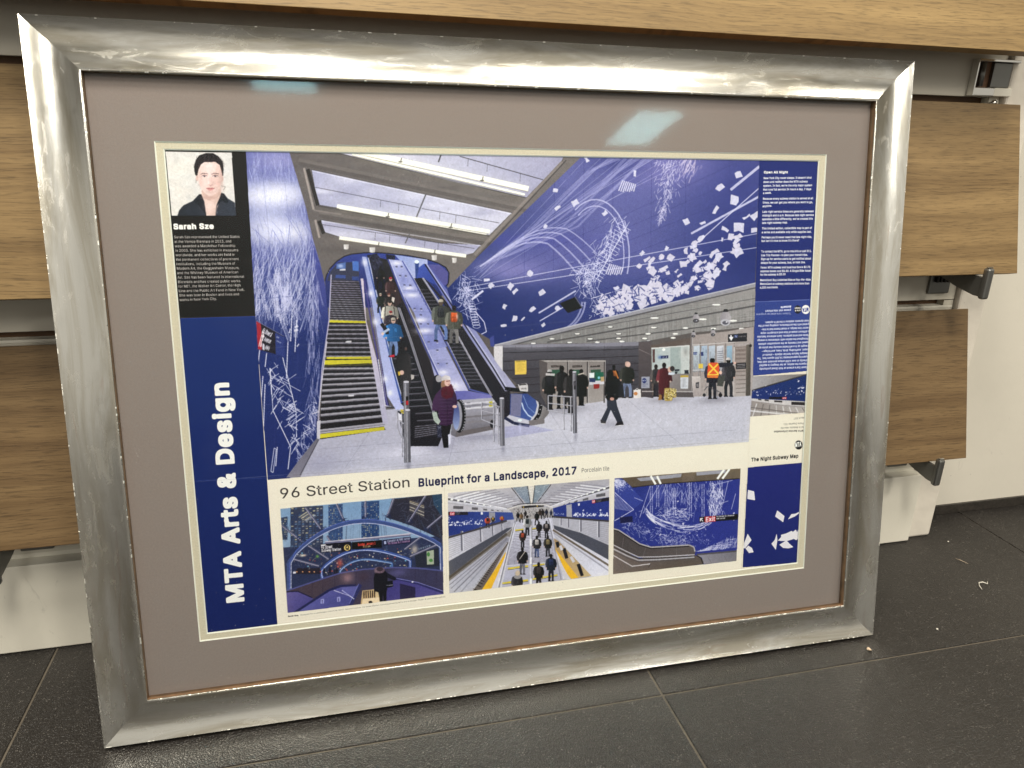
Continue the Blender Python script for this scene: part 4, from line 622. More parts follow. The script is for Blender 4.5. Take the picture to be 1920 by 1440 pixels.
    poly([(960, 106), (1330, 160), (1330, 360), (1180, 374), (1100, 260)], (140, 156, 206), 1, ((1000, 120), (1300, 340), (178, 188, 222)))
    poly([(200, 400), (240, 290), (330, 190), (560, 190), (560, 400)], (48, 52, 76)); poly([(310, 210), (410, 190), (408, 270), (300, 262)], (72, 104, 170)); poly([(484, 180), (556, 180), (556, 290), (490, 284)], (66, 110, 190)); poly([(300, 330), (410, 336), (408, 372), (290, 368)], (52, 74, 140)); poly([(480, 350), (556, 352), (556, 396), (480, 392)], (46, 66, 130))
    blob(350, 230, 30, 20, (186, 200, 226), .8); poly([(860, 100), (966, 116), (962, 166), (870, 156)], (24, 26, 44)); poly([(1186, 184), (1232, 184), (1236, 370), (1196, 370)], (44, 66, 130)); ell(1208, 186, 26, 20, (226, 240, 244))
    poly([(1230, 250), (1290, 205), (1330, 215), (1560, 480), (1530, 500), (1290, 380), (1210, 370)], (60, 82, 170), 1, ((1240, 250), (1500, 460), (40, 58, 140))); poly([(1310, 216), (1460, 216), (1560, 300), (1556, 430), (1500, 470)], (92, 88, 150), .8)
    for x0, y0, x1, y1 in ((386, -10, 444, 48), (676, 22, 742, 84), (1376, 110, 1436, 170), (1606, 140, 1658, 200)): poly([(x0, y0), (x1, y0), (x1 - 4, y1 - 6), ((x0 + x1) / 2, y1), (x0 + 4, y1 - 6)], (226, 224, 216), 1, ((x0, y0), (x1, y0), (182, 178, 172)))
    # ---------- stairs
    V()
    S = [(620.5, 525), (673.5, 527), (686, 605), (702, 680), (720, 800), (723, 806), (598, 824), (600, 790), (607, 678), (616, 600)]
    poly(S, (38, 36, 41), 1, ((640, 560), (650, 820), (30, 28, 31)))
    def sx(y): 
        l = np.interp(y, [525, 600, 678, 824], [620.5, 616.5, 607, 598]); r = np.interp(y, [525, 605, 680, 806], [673.5, 686, 702, 722]); return l, r
    ys = [527 + i * 4.25 for i in range(18)] + [610, 618, 626, 634.5, 643, 651.5, 660, 668]
    for y in ys:
        l, r = sx(y); line([(l, y), (r, y + (1.5 if y < 600 else 0))], 1.35 if y < 600 else 2.4, (132, 126, 146) if y < 560 else (140, 138, 148), .95); line([(l, y + 1.8), (r, y + 1.8)], .6, (90, 88, 98), .7)
    for i, y in enumerate((691, 701, 710, 720, 730, 740, 751, 763, 774, 787, 802)):
        l, r = sx(y); t = .6 + i * 1.3; line([(l, y + t * .4), (r, y - t * .6)], 3.0 + i * .12, (150, 148, 156)); line([(l, y + t * .4 + 2.6), (r, y - t * .6 + 2.6)], 1.2, (98, 96, 104), .8); line([(l, y + t * .4 - 1), (r, y - t * .6 - 1)], .8, (196, 194, 200), .8)
    for p in ([(617, 600), (686, 602), (686, 606), (616.5, 604.5)], [(612, 669.5), (695, 668.5), (695, 673), (612, 673)], [(608, 675.5), (703, 674), (703, 681), (607, 684)], [(600, 814), (721, 800), (721, 806.5), (600, 822)]): poly(p, (214, 204, 38), 1, (p[0], p[1], (190, 180, 40)))
    line([(607, 686), (702, 683.5)], 1.5, (96, 92, 40)); line([(600, 812), (720, 798)], 3, (168, 166, 174))
    for x, y in ((653, 641), (658, 742), (642, 506)): poly([(x - 5, y - 1.5), (x + 6, y - 2), (x + 6, y + 1), (x - 5, y + 1.5)], (206, 206, 210))
    line([(621, 515), (617, 600), (604, 690), (598, 770), (596, 822)], 2.2, (176, 172, 196)); line([(613, 640), (603, 720), (598, 772), (586, 776)], 1.6, (206, 204, 214)); poly([(594, 790), (601, 788), (600, 824), (594, 822)], (200, 198, 206))
    V(440, 560, 4.236)
    poly([(1000, -160), (1022, -160), (1046, 180), (1126, 474), (1222, 990), (1178, 998), (1086, 474), (1040, 180)], (206, 194, 206), 1, ((1020, 0), (1200, 900), (178, 176, 196)))
    for o, c, w in ((30, (70, 64, 130), 12), (52, (120, 116, 168), 6), (66, (44, 42, 84), 10)): line([(1000 + o, -150), (1040 + o, 100), (1096 + o * .9, 400), (1170 + o * .5, 760), (1200 + o * .4, 860)], w, c)
    line([(1140, 480), (1196, 850), (1290, 870)], 8, (206, 206, 214)); line([(1210, 860), (1300, 866), (1310, 900)], 9, (44, 44, 52))
    # ---------- escalator one
    V(580, 460, 6)
    poly([(650, 110), (880, 160), (1012, 500), (1130, 800), (1300, 1340), (1560, 1990), (1450, 2260), (1080, 2260), (900, 1440), (760, 700)], (30, 29, 34))
    poly([(592, 128), (650, 130), (780, 680), (920, 1300), (1030, 1780), (1090, 1840), (980, 1860), (880, 1700), (800, 1240), (700, 620)], (146, 158, 206), 1, ((640, 300), (980, 1700), (182, 190, 226)))
    poly([(640, 130), (672, 140), (800, 700), (945, 1340), (1060, 1760), (1030, 1780), (910, 1300), (770, 690)], (54, 82, 160)); line([(664, 140), (790, 690), (936, 1330), (1056, 1760)], 10, (190, 194, 206))
    for x, y in ((690, 540), (740, 860), (620, 190), (850, 1500), (905, 1660)): blob(x, y, 34, 40, (236, 238, 244), .8)
    poly([(1012, 500), (1040, 560), (1260, 1080), (1520, 1680), (1600, 1860), (1500, 1960), (1420, 1800), (1130, 1000)], (40, 36, 40)); line([(1000, 700), (1130, 1060), (1290, 1560), (1400, 1900)], 16, (136, 136, 146)); line([(1016, 700), (1146, 1060), (1306, 1560), (1416, 1900)], 6, (206, 206, 214))
    V(680, 640, 6)
    for i, y in enumerate((180, 250, 310, 380, 450, 515, 580, 650, 720, 800, 880)): line([(350 + i * 22 + (40 if i > 8 else 0), y + 14), (560 + i * 24, y)], 9, (104, 103, 112)); line([(350 + i * 22 + (40 if i > 8 else 0), y + 26), (560 + i * 24, y + 12)], 5, (60, 58, 66))
    for i in range(6): line([(585, 960 + i * 24), (850, 935 + i * 20)], 7, (120, 118, 128)); line([(585, 970 + i * 24), (850, 945 + i * 20)], 6, (44, 42, 48))
    # centre steel deck
    poly([(640, -240), (780, -240), (900, 0), (1190, 560), (1450, 600), (1480, 640), (1060, 660), (810, 400)], (148, 154, 200), 1, ((760, 0), (1100, 560), (176, 178, 214)))
    V(580, 460, 6)
    poly([(886, 156), (1050, 172), (1172, 392), (1550, 1140), (1330, 1180), (1180, 760), (1010, 480)], (160, 168, 212), 1, ((950, 200), (1400, 1100), (130, 138, 194)))
    for x, y, rx, ry in ((980, 200, 60, 26), (1150, 560, 80, 26), (1250, 840, 80, 30), (1290, 960, 90, 30), (1620, 1590, 110, 60), (1500, 1430, 60, 30), (1120, 480, 60, 18)): blob(x, y, rx, ry, (238, 238, 242), .85)
    for x, y, rx, ry in ((1060, 380, 50, 50), (1360, 1080, 60, 50), (1480, 1340, 60, 30), (1200, 700, 40, 30)): blob(x, y, rx, ry, (116, 124, 184), .6)
    for x, y in ((980, 240), (1040, 240), (1022, 340), (1086, 344), (1070, 446), (1136, 450), (1184, 712), (1258, 716), (1254, 884), (1336, 884), (1344, 1086), (1438, 1086), (1450, 1330), (1546, 1330), (1440, 1180), (1254, 782)): poly([(x - 12, y - 10), (x + 12, y - 8), (x + 12, y + 10), (x - 12, y + 8)], (84, 86, 120)); line([(x - 8, y + 12), (x + 12, y + 12)], 5, (220, 222, 232))
    for a, b in (((1030, 505), (1215, 520)), ((1150, 745), (1330, 750)), ((1290, 1010), (1470, 1016)), ((1400, 1290), (1620, 1290))): line([a, b], 3, (92, 96, 140), .7)
    line([(886, 160), (1040, 560), (1300, 1140), (1560, 1700)], 18, (66, 74, 140)); line([(900, 156), (1056, 560), (1316, 1140), (1580, 1710)], 6, (220, 222, 236))
    # escalator two
    poly([(1172, 372), (1284, 364), (1460, 640), (1690, 1060), (1960, 1560), (2080, 1700), (1800, 1650), (1550, 1140)], (28, 27, 31), 1, ((1230, 400), (1800, 1500), (36, 35, 39)))
    for i in range(27):
        t = i / 27; x0, y0 = 1215 + 590 * t, 500 + 1090 * t; w = 130 + 150 * t; line([(x0, y0), (x0 + w, y0 - 2)], 6 + 4 * t, (86, 86, 94)); line([(x0, y0 + 8 + 4 * t), (x0 + w, y0 + 6 + 4 * t)], 3 + 2 * t, (54, 53, 60))
    line([(1046, 174), (1176, 396), (1560, 1130), (1800, 1620), (2060, 1690)], 16, (78, 88, 160)); line([(1060, 180), (1190, 396), (1574, 1130), (1810, 1610)], 5, (216, 220, 236))
    poly([(1284, 364), (1330, 400), (1600, 700), (1800, 920), (2060, 1320), (2260, 1620), (2260, 1900), (2180, 1960), (2090, 1780), (1900, 1440), (1690, 1060)], (36, 34, 40)); poly([(1290, 372), (1500, 640), (1560, 760), (1440, 640)], (42, 54, 120)); line([(1272, 366), (1460, 650), (1690, 1060), (1900, 1440), (2050, 1700)], 14, (150, 150, 162)); line([(1284, 366), (1472, 650), (1702, 1060), (1912, 1440), (2060, 1690)], 5, (210, 210, 220))
    poly([(1290, 205), (1330, 212), (1640, 620), (1900, 1000), (2100, 1300), (2330, 1610), (2370, 1640), (2200, 1640), (2060, 1420), (1780, 1000), (1560, 660)], (92, 102, 176), 1, ((1400, 400), (2100, 1400), (166, 168, 196))); line([(1300, 212), (1580, 640), (1790, 960), (2070, 1380), (2220, 1630), (2380, 1646)], 14, (34, 34, 48)); line([(1320, 212), (1600, 640), (1810, 960), (2090, 1380), (2230, 1612)], 7, (206, 208, 224))
    # newels
    V(680, 640, 6)
    poly([(1040, 560), (1190, 556), (1440, 606), (1470, 650), (1060, 660)], (96, 98, 170), 1, ((1050, 560), (1400, 640), (120, 120, 186)))
    poly([(1070, 660), (1460, 636), (1510, 700), (1490, 970), (1050, 1078), (990, 1050), (1000, 960)], (172, 172, 180), 1, ((1100, 660), (1120, 1060), (104, 102, 108)))
    for y, c in ((690, (224, 224, 228)), (716, (120, 120, 130)), (744, (230, 230, 232)), (776, (150, 150, 160)), (840, (110, 106, 108)), (900, (130, 126, 128))): line([(1150, y + 14), (1480, y - 14)], 20, c, .75)
    poly([(1050, 1016), (1490, 940), (1484, 990), (1052, 1078)], (104, 98, 98)); ell(1088, 840, 72, 190, (24, 24, 28)); ell(1066, 842, 54, 168, (150, 150, 158)); ell(1052, 850, 40, 146, (70, 84, 140), 1, 0, ((1040, 760), (1060, 990), (150, 168, 206)))
    for i in range(14): t = -1.4 + i * .2; ell(1088 + 64 * math.cos(t), 840 + 178 * math.sin(t), 6, 6, (222, 222, 226), .8)
    ell(980, 1000, 14, 12, (232, 246, 248)); blob(975, 1080, 16, 60, (230, 232, 244), .8)
    poly([(1420, 676), (1460, 672), (1462, 732), (1424, 736)], (196, 190, 60)); smudge((1432, 726), (1452, 724), 40, (60, 56, 30), 60); ell(1455, 930, 22, 46, (30, 30, 34))
    for y in (690, 740): smudge((1168, y + 14), (1214, y + 10), 20, (70, 70, 76), 40)
    V(920, 600, 6)
    poly([(220, 830), (350, 826), (500, 836), (524, 960), (500, 1080), (440, 1130), (330, 1100), (216, 1070)], (44, 62, 128), 1, ((240, 840), (500, 1100), (70, 96, 160))); poly([(230, 832), (356, 836), (336, 1090), (222, 1074)], (122, 122, 150), .9); line([(350, 930), (370, 1000), (420, 1070), (470, 1100)], 14, (190, 210, 232)); line([(366, 850), (420, 980), (500, 1050)], 7, (120, 150, 200))
    poly([(480, 812), (640, 838), (660, 920), (656, 1050), (604, 1112), (500, 1140), (560, 1020), (552, 880)], (182, 178, 176), 1, ((540, 900), (660, 960), (116, 112, 110)))
    for y, c in ((860, (232, 232, 230)), (890, (120, 116, 114)), (920, (214, 212, 208)), (980, (138, 134, 130))): line([(560, y), (650, y + 14)], 16, c, .8)
    line([(160, 770), (330, 790), (470, 812), (540, 870), (566, 960), (546, 1060), (490, 1140)], 40, (24, 24, 28)); line([(440, 812), (510, 862), (534, 960), (510, 1060), (460, 1120)], 22, (196, 196, 200))
    for i in range(10): t = i / 9; x = np.interp(t, [0, .4, .7, 1], [480, 556, 570, 520]); y = np.interp(t, [0, .4, .7, 1], [816, 880, 970, 1110]); ell(x, y, 7, 6, (226, 226, 228), .8)
    poly([(430, 1130), (604, 1108), (606, 1164), (434, 1192)], (120, 114, 112)); line([(160, 1100), (260, 1160), (436, 1190)], 34, (34, 40, 66)); ell(328, 1128, 24, 14, (230, 246, 250)); blob(330, 1220, 16, 60, (236, 238, 246), .85); poly([(160, 1200), (400, 1176), (720, 1240), (160, 1330)], (150, 152, 196), .5)
    # ---------- right mural wall
    V()
    RW = [(1100, 270), (1430, 270), (1424, 299), (1416, 532), (1280, 562), (1105, 602), (928, 648), (925, 640), (858, 600), (838, 542), (893, 484), (1087, 297)]
    poly(RW, (94, 98, 158), 1, ((1130, 400), (960, 610), (32, 46, 106)))
    cur = np.zeros((NY, NX), bool); y0, x0, k = mask_of([sheet(loc(RW))]); cur[y0:y0 + k.shape[0], x0:x0 + k.shape[1]] = k; sv = CLIP[0]; CLIP[0] = sv & cur
    blob(1420, 480, 150, 110, (34, 46, 112), .95); blob(1250, 600, 180, 60, (32, 45, 108), .9); blob(1390, 340, 90, 110, (50, 58, 128), .75); blob(1240, 310, 90, 40, (140, 132, 196), .55); blob(1165, 300, 60, 30, (34, 42, 110), .55); blob(960, 505, 80, 26, (150, 146, 200), .75); blob(1060, 470, 120, 50, (106, 106, 172), .5); blob(980, 450, 120, 14, (70, 74, 156), .5); blob(880, 600, 40, 60, (28, 42, 104), .9)
    for i in range(9): line([(836 + i * 2, 560 + i * 14), (1430, 282 + i * 34)], .8, (52, 54, 118), .55)
    for x in (985, 1040, 1095, 1150, 1222, 1286, 1368): line([(x, 300), (x - 3, 600)], .8, (52, 54, 118), .5)
    # streak fan and arcs
    for i in range(10):
        a = (890 + U(-10, 16), 512 + U(-14, 14)); b = (1110 + i * 22, 290 + U(-6, 10)); m = ((a[0] + b[0]) / 2 + U(-8, 4), (a[1] + b[1]) / 2 + U(-6, 6)); line([a, m, b], .6 + U(0, .5), (196, 198, 226), .5)
    for i in range(7): line([(900 + i * 8, 500 - i * 3), (1000 + i * 14, 420 + U(-6, 6)), (1100 + i * 14, 330 + U(-14, 14)), (1150 + i * 12, 296)], 2.4, (170, 172, 214), .4, 6)
    for k in range(4):
        pts = [(900 + k * 12 + t * 180, 500 - 60 * math.sin(t * 2.4) - k * 9 + 22 * t + (60 * max(0, t - .7)) * (1.6 - k * .2)) for t in np.linspace(0, 1.02, 14)]; line(pts, 3.2 - k * .3, (200, 202, 232), .6)
    for k, (rx, ry) in enumerate(((64, 104), (54, 92))):
        pts = [(1116 + rx * math.cos(t), 478 + ry * math.sin(t)) for t in np.linspace(-2.2, .35, 16)]; line(pts, 2.6 - k * .6, (196, 198, 230), .8)
        pts = [(1040 + 52 * math.cos(t) + 6 * k, 560 + 60 * math.sin(t)) for t in np.linspace(.1, 1.3, 8)]; line(pts, 3.2, (196, 198, 230), .6)
    for a, b, w in (((868, 540), (1420, 438), 1.4), ((872, 546), (1420, 464), 1.4), ((1296, 438), (1424, 368), 4), ((1300, 462), (1424, 352), 2), ((1370, 356), (1424, 312), 5), ((1010, 587), (1080, 545), 3), ((1012, 602), (1058, 575), 2)): line([a, b], w, (208, 210, 232), .85)
    # hatch clusters
    strokes(190, lambda: (lambda t: (1100 + 66 * t + rnd.gauss(0, 9), 530 - 116 * t + rnd.gauss(0, 11)))(U(0, 1)), 4, 18, 2.0, .5, 1.1, (210, 212, 232), .9)
    for i in range(17): x, y = 1116 + i * 3.4, 520 - i * 6; line([(x - 12, y - 6), (x + 12, y + 8)], 1.1, (214, 216, 232), .9); line([(x + 10, y - 8), (x - 2, y + 10)], .9, (214, 216, 232), .8)
    strokes(110, lambda: (1098 + rnd.gauss(0, 13), 524 + rnd.gauss(0, 18)), 4, 16, .9, 1.2, 1.0, (216, 218, 234), .9)
    strokes(260, lambda: (lambda t: (1266 - 28 * t + rnd.gauss(0, 15 * (1.1 - t)), 300 + 116 * t))(U(0, 1) ** 1.3), 3, 13, 1.9, .45, 1.0, (206, 204, 226), .85)
    strokes(60, lambda: (1296 + rnd.gauss(0, 10), 305 + rnd.gauss(0, 10)), 6, 20, 2.0, .2, 1.1, (200, 190, 216), .8)
    strokes(130, lambda: (872 + rnd.gauss(0, 10), 548 + rnd.gauss(0, 18)), 5, 22, 1.3, .9, 1.1, (206, 208, 232), .85)
    for i in range(9): t = np.linspace(0, 6.3, 12); line(np.c_[884 + i * 1.2 + 7 * np.cos(t), 572 + i * 5 + 3.4 * np.sin(t)], 1.1, (216, 218, 234), .9)
    line([(884, 562), (906, 545)], 4, (206, 208, 226)); line([(892, 585), (908, 604), (912, 622), (900, 628)], 1.6, (206, 208, 232))
    for cx, cy in ((1176, 352), (1152, 508)):
        for i in range(8): line([(cx - 16 + i * 4, cy + 6 + (i % 3)), (cx - 8 + i * 3.4, cy - 14 + i)], 2.2, (212, 212, 226), .95)
    strokes(120, lambda: (lambda t: (1108 + 70 * t, 560 + 34 * U(0, 1) - 6 * t))(U(0, 1)), 4, 16, 1.2, .8, 1.0, (216, 218, 232), .9)
    for i in range(12): line([(1112 + i * 6, 562 - i * 2), (1124 + i * 6, 580 - i * 2)], 1.0, (220, 220, 232), .9)
    line([(1108, 560), (1186, 536)], 1.2, (220, 220, 232)); line([(1118, 590), (1196, 560)], 1.2, (220, 220, 232))
    # scattered papers, thick near the soffit and thinning upward
    def drift():
        t = rnd.random() ** 1.7; x = 1150 + 190 * rnd.random() ** .8 + 60 * t; b = 590 - (x - 1120) * .238; return x, b - 2 - 96 * t * (1 - .2 * rnd.random()), 1
    scraps(120, drift, 6, 15, (214, 211, 222))
    scraps(46, lambda: (lambda x: (x, 591 - (x - 1120) * .238 - U(0, 34), 1))(U(1128, 1260)), 10, 22, (212, 209, 220))
    strokes(150, lambda: (lambda x: (x, 590 - (x - 1120) * .238 - U(0, 50)))(U(1125, 1330)), 3, 14, 1.2, 1.2, 1.6, (44, 54, 124), .9)
    for x, y in ((1385, 327), (1350, 352), (1376, 376), (1342, 394), (1318, 418), (1287, 415), (1360, 430), (1400, 407), (1385, 427), (1314, 447), (1300, 463), (1297, 482), (1204, 475), (1348, 482), (1380, 455), (1384, 474), (1250, 466), (1330, 500), (1310, 496), (1342, 512), (1190, 325), (1078, 380), (1134, 400), (1022, 424), (1100, 298), (1046, 390), (994, 513), (1016, 549), (913, 525), (921, 536), (946, 575), (998, 580), (957, 537), (966, 546), (965, 597), (981, 598), (1019, 609), (945, 610), (1062, 577), (1046, 578), (1042, 357), (1416, 405), (1416, 432), (1156, 540)): scraps(1, lambda: (x, y, 1), 11 if x > 1280 and y < 520 else 8, 19 if x > 1280 and y < 520 else 12)
    CLIP[0] = sv
    poly([(1049, 569), (1080, 556), (1093, 577), (1065, 587)], (20, 20, 26)); line([(1078, 556), (1092, 577)], 2, (90, 94, 120))
    poly([(918, 634), (926, 628), (927, 650), (920, 650)], (60, 70, 140))
    # soffit trim, metal ceiling, lights
    MC = [(928, 650), (1105, 606), (1280, 566), (1424, 530), (1420, 640), (1414, 612), (1297, 624), (1200, 642), (943, 645)]
    poly(MC, (126, 126, 122), 1, ((1000, 640), (1400, 560), (150, 148, 142)))
    cur = np.zeros((NY, NX), bool); y0, x0, k = mask_of([sheet(loc(MC))]); cur[y0:y0 + k.shape[0], x0:x0 + k.shape[1]] = k; CLIP[0] = sv & cur
    for _ in range(420): x = U(940, 1420); line([(x, 545 + (1420 - x) * .2 + U(0, 90)), (x + U(-1, 1), 545 + (1420 - x) * .2 + U(0, 90))], U(.8, 3), rnd.choice([(170, 170, 164), (100, 100, 96), (190, 188, 182), (116, 116, 112)]), .18)
    for _ in range(260): x = U(940, 1420); y = U(560, 640); line([(x, y), (x + U(6, 30), y - U(1, 4))], U(.6, 1.6), rnd.choice([(176, 176, 170), (96, 96, 92)]), .3)
    for a, b, w in (((1026, 642), (1424, 572), 3), ((990, 636), (1424, 558), 1), ((1100, 640), (1424, 600), 2.4), ((930, 652), (1424, 534), 2)): line([a, b], w, (72, 70, 70), .8)
    CLIP[0] = sv
    line([(928, 650), (1105, 606), (1424, 532)], 7, (150, 150, 154)); line([(928, 655), (1105, 611), (1424, 538)], 2, (84, 82, 84)); line([(928, 647), (1105, 603), (1424, 529)], 2, (186, 186, 192))
    V(920, 600, 6)
    for x, y in ((1345, 78), (975, 155), (690, 213), (480, 262), (890, 252), (1120, 212), (1200, 250), (1440, 155), (1440, 207), (1480, 243), (1730, 207), (1780, 237), (1770, 157), (1840, 85)): ell(x, y + 3, 38, 13, (80, 80, 78)); ell(x, y, 30, 8, (250, 250, 244))
    V(1160, 560, 6.857)
    for x, y in ((1255, 78), (460, 248), (450, 372), (860, 378), (380, 452), (335, 512), (730, 452), (1340, 455), (1220, 384), (1080, 264), (1470, 284), (1580, 386), (700, 504), (390, 546), (40, 550)): ell(x, y, 54 if y < 300 else 34, 11, (250, 250, 244))
    # ---------- slate back wall, pillar, notice
    V(920, 600, 6)
    poly([(136, 280), (1100, 262), (1664, 246), (1810, 230), (1810, 860), (1290, 870), (1000, 960), (640, 1000), (400, 820), (136, 570)], (84, 83, 90), 1, ((800, 262), (800, 560), (66, 64, 70)))
    poly([(136, 278), (1100, 262), (1664, 246), (1664, 290), (136, 310)], (150, 150, 160), .7); blob(500, 300, 240, 30, (150, 150, 162), .5); blob(1250, 290, 240, 30, (140, 140, 152), .5)
    for a, b in (((136, 370), (1664, 325)), ((136, 466), (1664, 405)), ((136, 570), (1664, 486)), ((240, 660), (1664, 566)), ((280, 740), (1664, 640)), ((300, 830), (1664, 720))): line([a, b], 7, (38, 36, 40))
    for x in (280, 460, 640, 800, 950, 1100, 1280, 1480): line([(x, 290), (x, 460)], 3, (52, 50, 56), .8)
    for _ in range(160): x, y = U(140, 1660), U(280, 640); line([(x, y), (x + U(-20, 20), y + U(10, 50))], U(2, 5), rnd.choice([(120, 118, 126), (56, 54, 60)]), .3)
    poly([(36, 296), (135, 290), (136, 576), (40, 440)], (212, 210, 208)); poly([(272, 458), (402, 454), (402, 608), (274, 614)], (228, 196, 74)); 
    for i in range(9): line([(290, 480 + i * 12), (290 + U(60, 96), 478 + i * 12)], 3, (150, 122, 44), .6)
    smudge((288, 474), (392, 470), 14, (70, 60, 30), 50)
    poly([(306, 724), (400, 710), (420, 736), (420, 806), (330, 800)], (206, 204, 200)); poly([(318, 722), (396, 714), (404, 730), (322, 738)], (70, 68, 68)); smudge((340, 784), (404, 780), 22, (60, 58, 58), 60)
    poly([(1664, 250), (1810, 236), (1830, 880), (1700, 860), (1664, 800)], (88, 80, 80), 1, ((1664, 300), (1820, 700), (70, 64, 66))); line([(1670, 330), (1800, 390)], 7, (150, 140, 138), .7)
    # ---------- ticket machines
    poly([(545, 450), (640, 480), (650, 1000), (560, 830)], (88, 82, 80)); poly([(545, 450), (1290, 452), (1284, 910), (1090, 938), (860, 990), (650, 1010), (636, 480)], (134, 128, 122), 1, ((900, 460), (900, 940), (160, 154, 146)))
    for x in (866, 1090, 1280): line([(x, 456), (x - 4, 930)], 14, (70, 66, 64)); line([(x + 10, 456), (x + 6, 930)], 5, (190, 186, 180))
    line([(600, 462), (1290, 462)], 10, (184, 180, 172))
    for x in (680, 920, 1120): poly([(x, 512), (x + 110, 508), (x + 110, 530), (x, 534)], (52, 46, 44)); poly([(x + 5, 560), (x + 120, 556), (x + 120, 700), (x + 5, 704)], (46, 84, 64))
    for x, y in ((738, 520), (975, 520), (1155, 516)): smudge((x - 50, y + 6), (x + 46, y + 4), 12, (170, 160, 150), 40)
    poly([(1108, 596), (1166, 592), (1166, 650), (1110, 654)], (226, 236, 234)); poly([(1180, 590), (1270, 586), (1270, 690), (1182, 694)], (30, 96, 72)); poly([(1108, 690), (1276, 676), (1276, 722), (1108, 730)], (206, 206, 210)); poly([(1110, 650), (1180, 660), (1176, 700), (1112, 698)], (40, 56, 96)); poly([(1158, 724), (1224, 720), (1222, 770), (1160, 774)], (150, 42, 38)); poly([(1236, 640), (1276, 636), (1276, 690), (1240, 694)], (190, 160, 110)); ell(1218, 650, 14, 16, (126, 206, 214))
    # ---------- station booth and gates
    V(1160, 560, 6.857)
    poly([(410, 600), (940, 500), (940, 1270), (430, 1240)], (96, 84, 76)); poly([(422, 632), (912, 596), (912, 978), (428, 962)], (176, 190, 186), 1, ((440, 640), (900, 960), (198, 204, 196)))
    poly([(664, 616), (800, 606), (800, 970), (664, 970)], (150, 166, 160), .8); poly([(434, 652), (468, 650), (466, 820), (438, 822)], (92, 64, 62)); poly([(544, 736), (640, 728), (636, 766), (540, 772)], (26, 34, 76)); smudge((562, 764), (590, 762), 24, (240, 240, 240), 40); smudge((604, 764), (624, 762), 24, (240, 240, 240), 40); blob(530, 752, 30, 24, (60, 90, 150), .7); ell(580, 656, 22, 18, (240, 244, 244)); blob(850, 700, 60, 80, (214, 214, 204), .6); blob(860, 680, 30, 60, (120, 124, 120), .5)
    poly([(422, 632), (912, 596), (912, 610), (422, 646)], (214, 214, 206)); line([(936, 470), (932, 1260)], 22, (120, 114, 110)); line([(948, 470), (944, 1260)], 6, (196, 192, 188))
    poly([(640, 970), (930, 962), (934, 1200), (660, 1200)], (140, 134, 130), 1, ((660, 980), (930, 1190), (116, 110, 106))); poly([(520, 1190), (960, 1186), (968, 1270), (520, 1260)], (86, 80, 78)); line([(300, 1192), (960, 1196)], 14, (180, 174, 170))
    poly([(794, 990), (896, 988), (894, 1158), (796, 1156)], (206, 210, 212)); poly([(794, 986), (896, 984), (896, 1010), (794, 1012)], (190, 160, 60))
    for i in range(9): line([(808, 1030 + i * 13), (808 + U(50, 76), 1030 + i * 13)], 4, (120, 124, 130), .7)
    poly([(292, 1004), (398, 1002), (396, 1150), (290, 1152)], (156, 160, 172)); ell(330, 1054, 28, 34, (38, 52, 108)); text("MTA", (306, 1062), (352, 1060), 16, (200, 204, 216), 40); smudge((306, 1108), (378, 1104), 14, (66, 74, 110), 30); smudge((306, 1132), (346, 1130), 14, (66, 74, 110), 30)
    poly([(720, 910), (780, 906), (782, 930), (722, 934)], (40, 44, 52)); poly([(846, 920), (900, 918), (900, 964), (846, 966)], (40, 44, 52)); poly([(724, 938), (760, 938), (750, 966), (722, 966)], (50, 54, 60))
    poly([(950, 470), (1400, 420), (1740, 360), (1720, 1250), (960, 1260)], (158, 148, 140), 1, ((980, 500), (1600, 1100), (176, 168, 160)))
    for x0, x1, c in ((960, 1046, (196, 208, 214)), (1060, 1140, (170, 190, 206)), (1160, 1240, (184, 198, 208)), (1262, 1350, (206, 210, 214)), (1390, 1460, (150, 186, 206))): poly([(x0, 610), (x1, 600), (x1, 930), (x0, 940)], c, 1, ((x0, 610), (x0, 930), tuple(v * .78 for v in c)))
    for _ in range(90): x, y = U(960, 1480), U(610, 1200); line([(x, y), (x, y + U(20, 120))], U(3, 10), rnd.choice([(216, 220, 224), (96, 92, 92), (146, 136, 132), (70, 76, 96)]), .4)
    for i in range(7): line([(1268, 680 + i * 26), (1340, 676 + i * 26)], 7, (110, 112, 120), .8)
    for x in (1048, 1250, 1374, 1486): line([(x, 560), (x, 1250)], 8, (110, 104, 100))
    line([(950, 596), (1500, 560)], 10, (206, 200, 194)); line([(950, 920), (1130, 916)], 10, (214, 210, 206)); poly([(1026, 840), (1086, 836), (1084, 896), (1028, 898)], (226, 196, 70)); poly([(960, 690), (1010, 686), (1008, 720), (962, 722)], (50, 66, 120)); poly([(1056, 684), (1090, 682), (1090, 736), (1058, 736)], (48, 60, 110)); smudge((966, 720), (1006, 716), 24, (220, 224, 230), 40)
    poly([(940, 1000), (1050, 996), (1064, 1240), (960, 1262)], (206, 198, 190), 1, ((950, 1000), (1060, 1240), (160, 150, 144))); poly([(990, 1080), (1034, 1070), (1032, 1150), (992, 1150)], (60, 58, 62)); smudge((1000, 1140), (1026, 1138), 50, (226, 222, 216), 60)
    poly([(1406, 462), (1652, 440), (1650, 546), (1406, 560)], (40, 38, 42)); line([(1446, 470), (1446, 500)], 18, (236, 236, 236)); poly([(1416, 494), (1478, 490), (1448, 544)], (240, 240, 240)); poly([(1486, 468), (1530, 464), (1528, 502), (1488, 506)], (70, 84, 130)); ell(1506, 488, 11, 11, (70, 84, 130)); line([(1502, 472), (1504, 486), (1514, 488), (1520, 498)], 4, (230, 232, 240)); smudge((1540, 500), (1636, 492), 22, (150, 148, 150), 30)
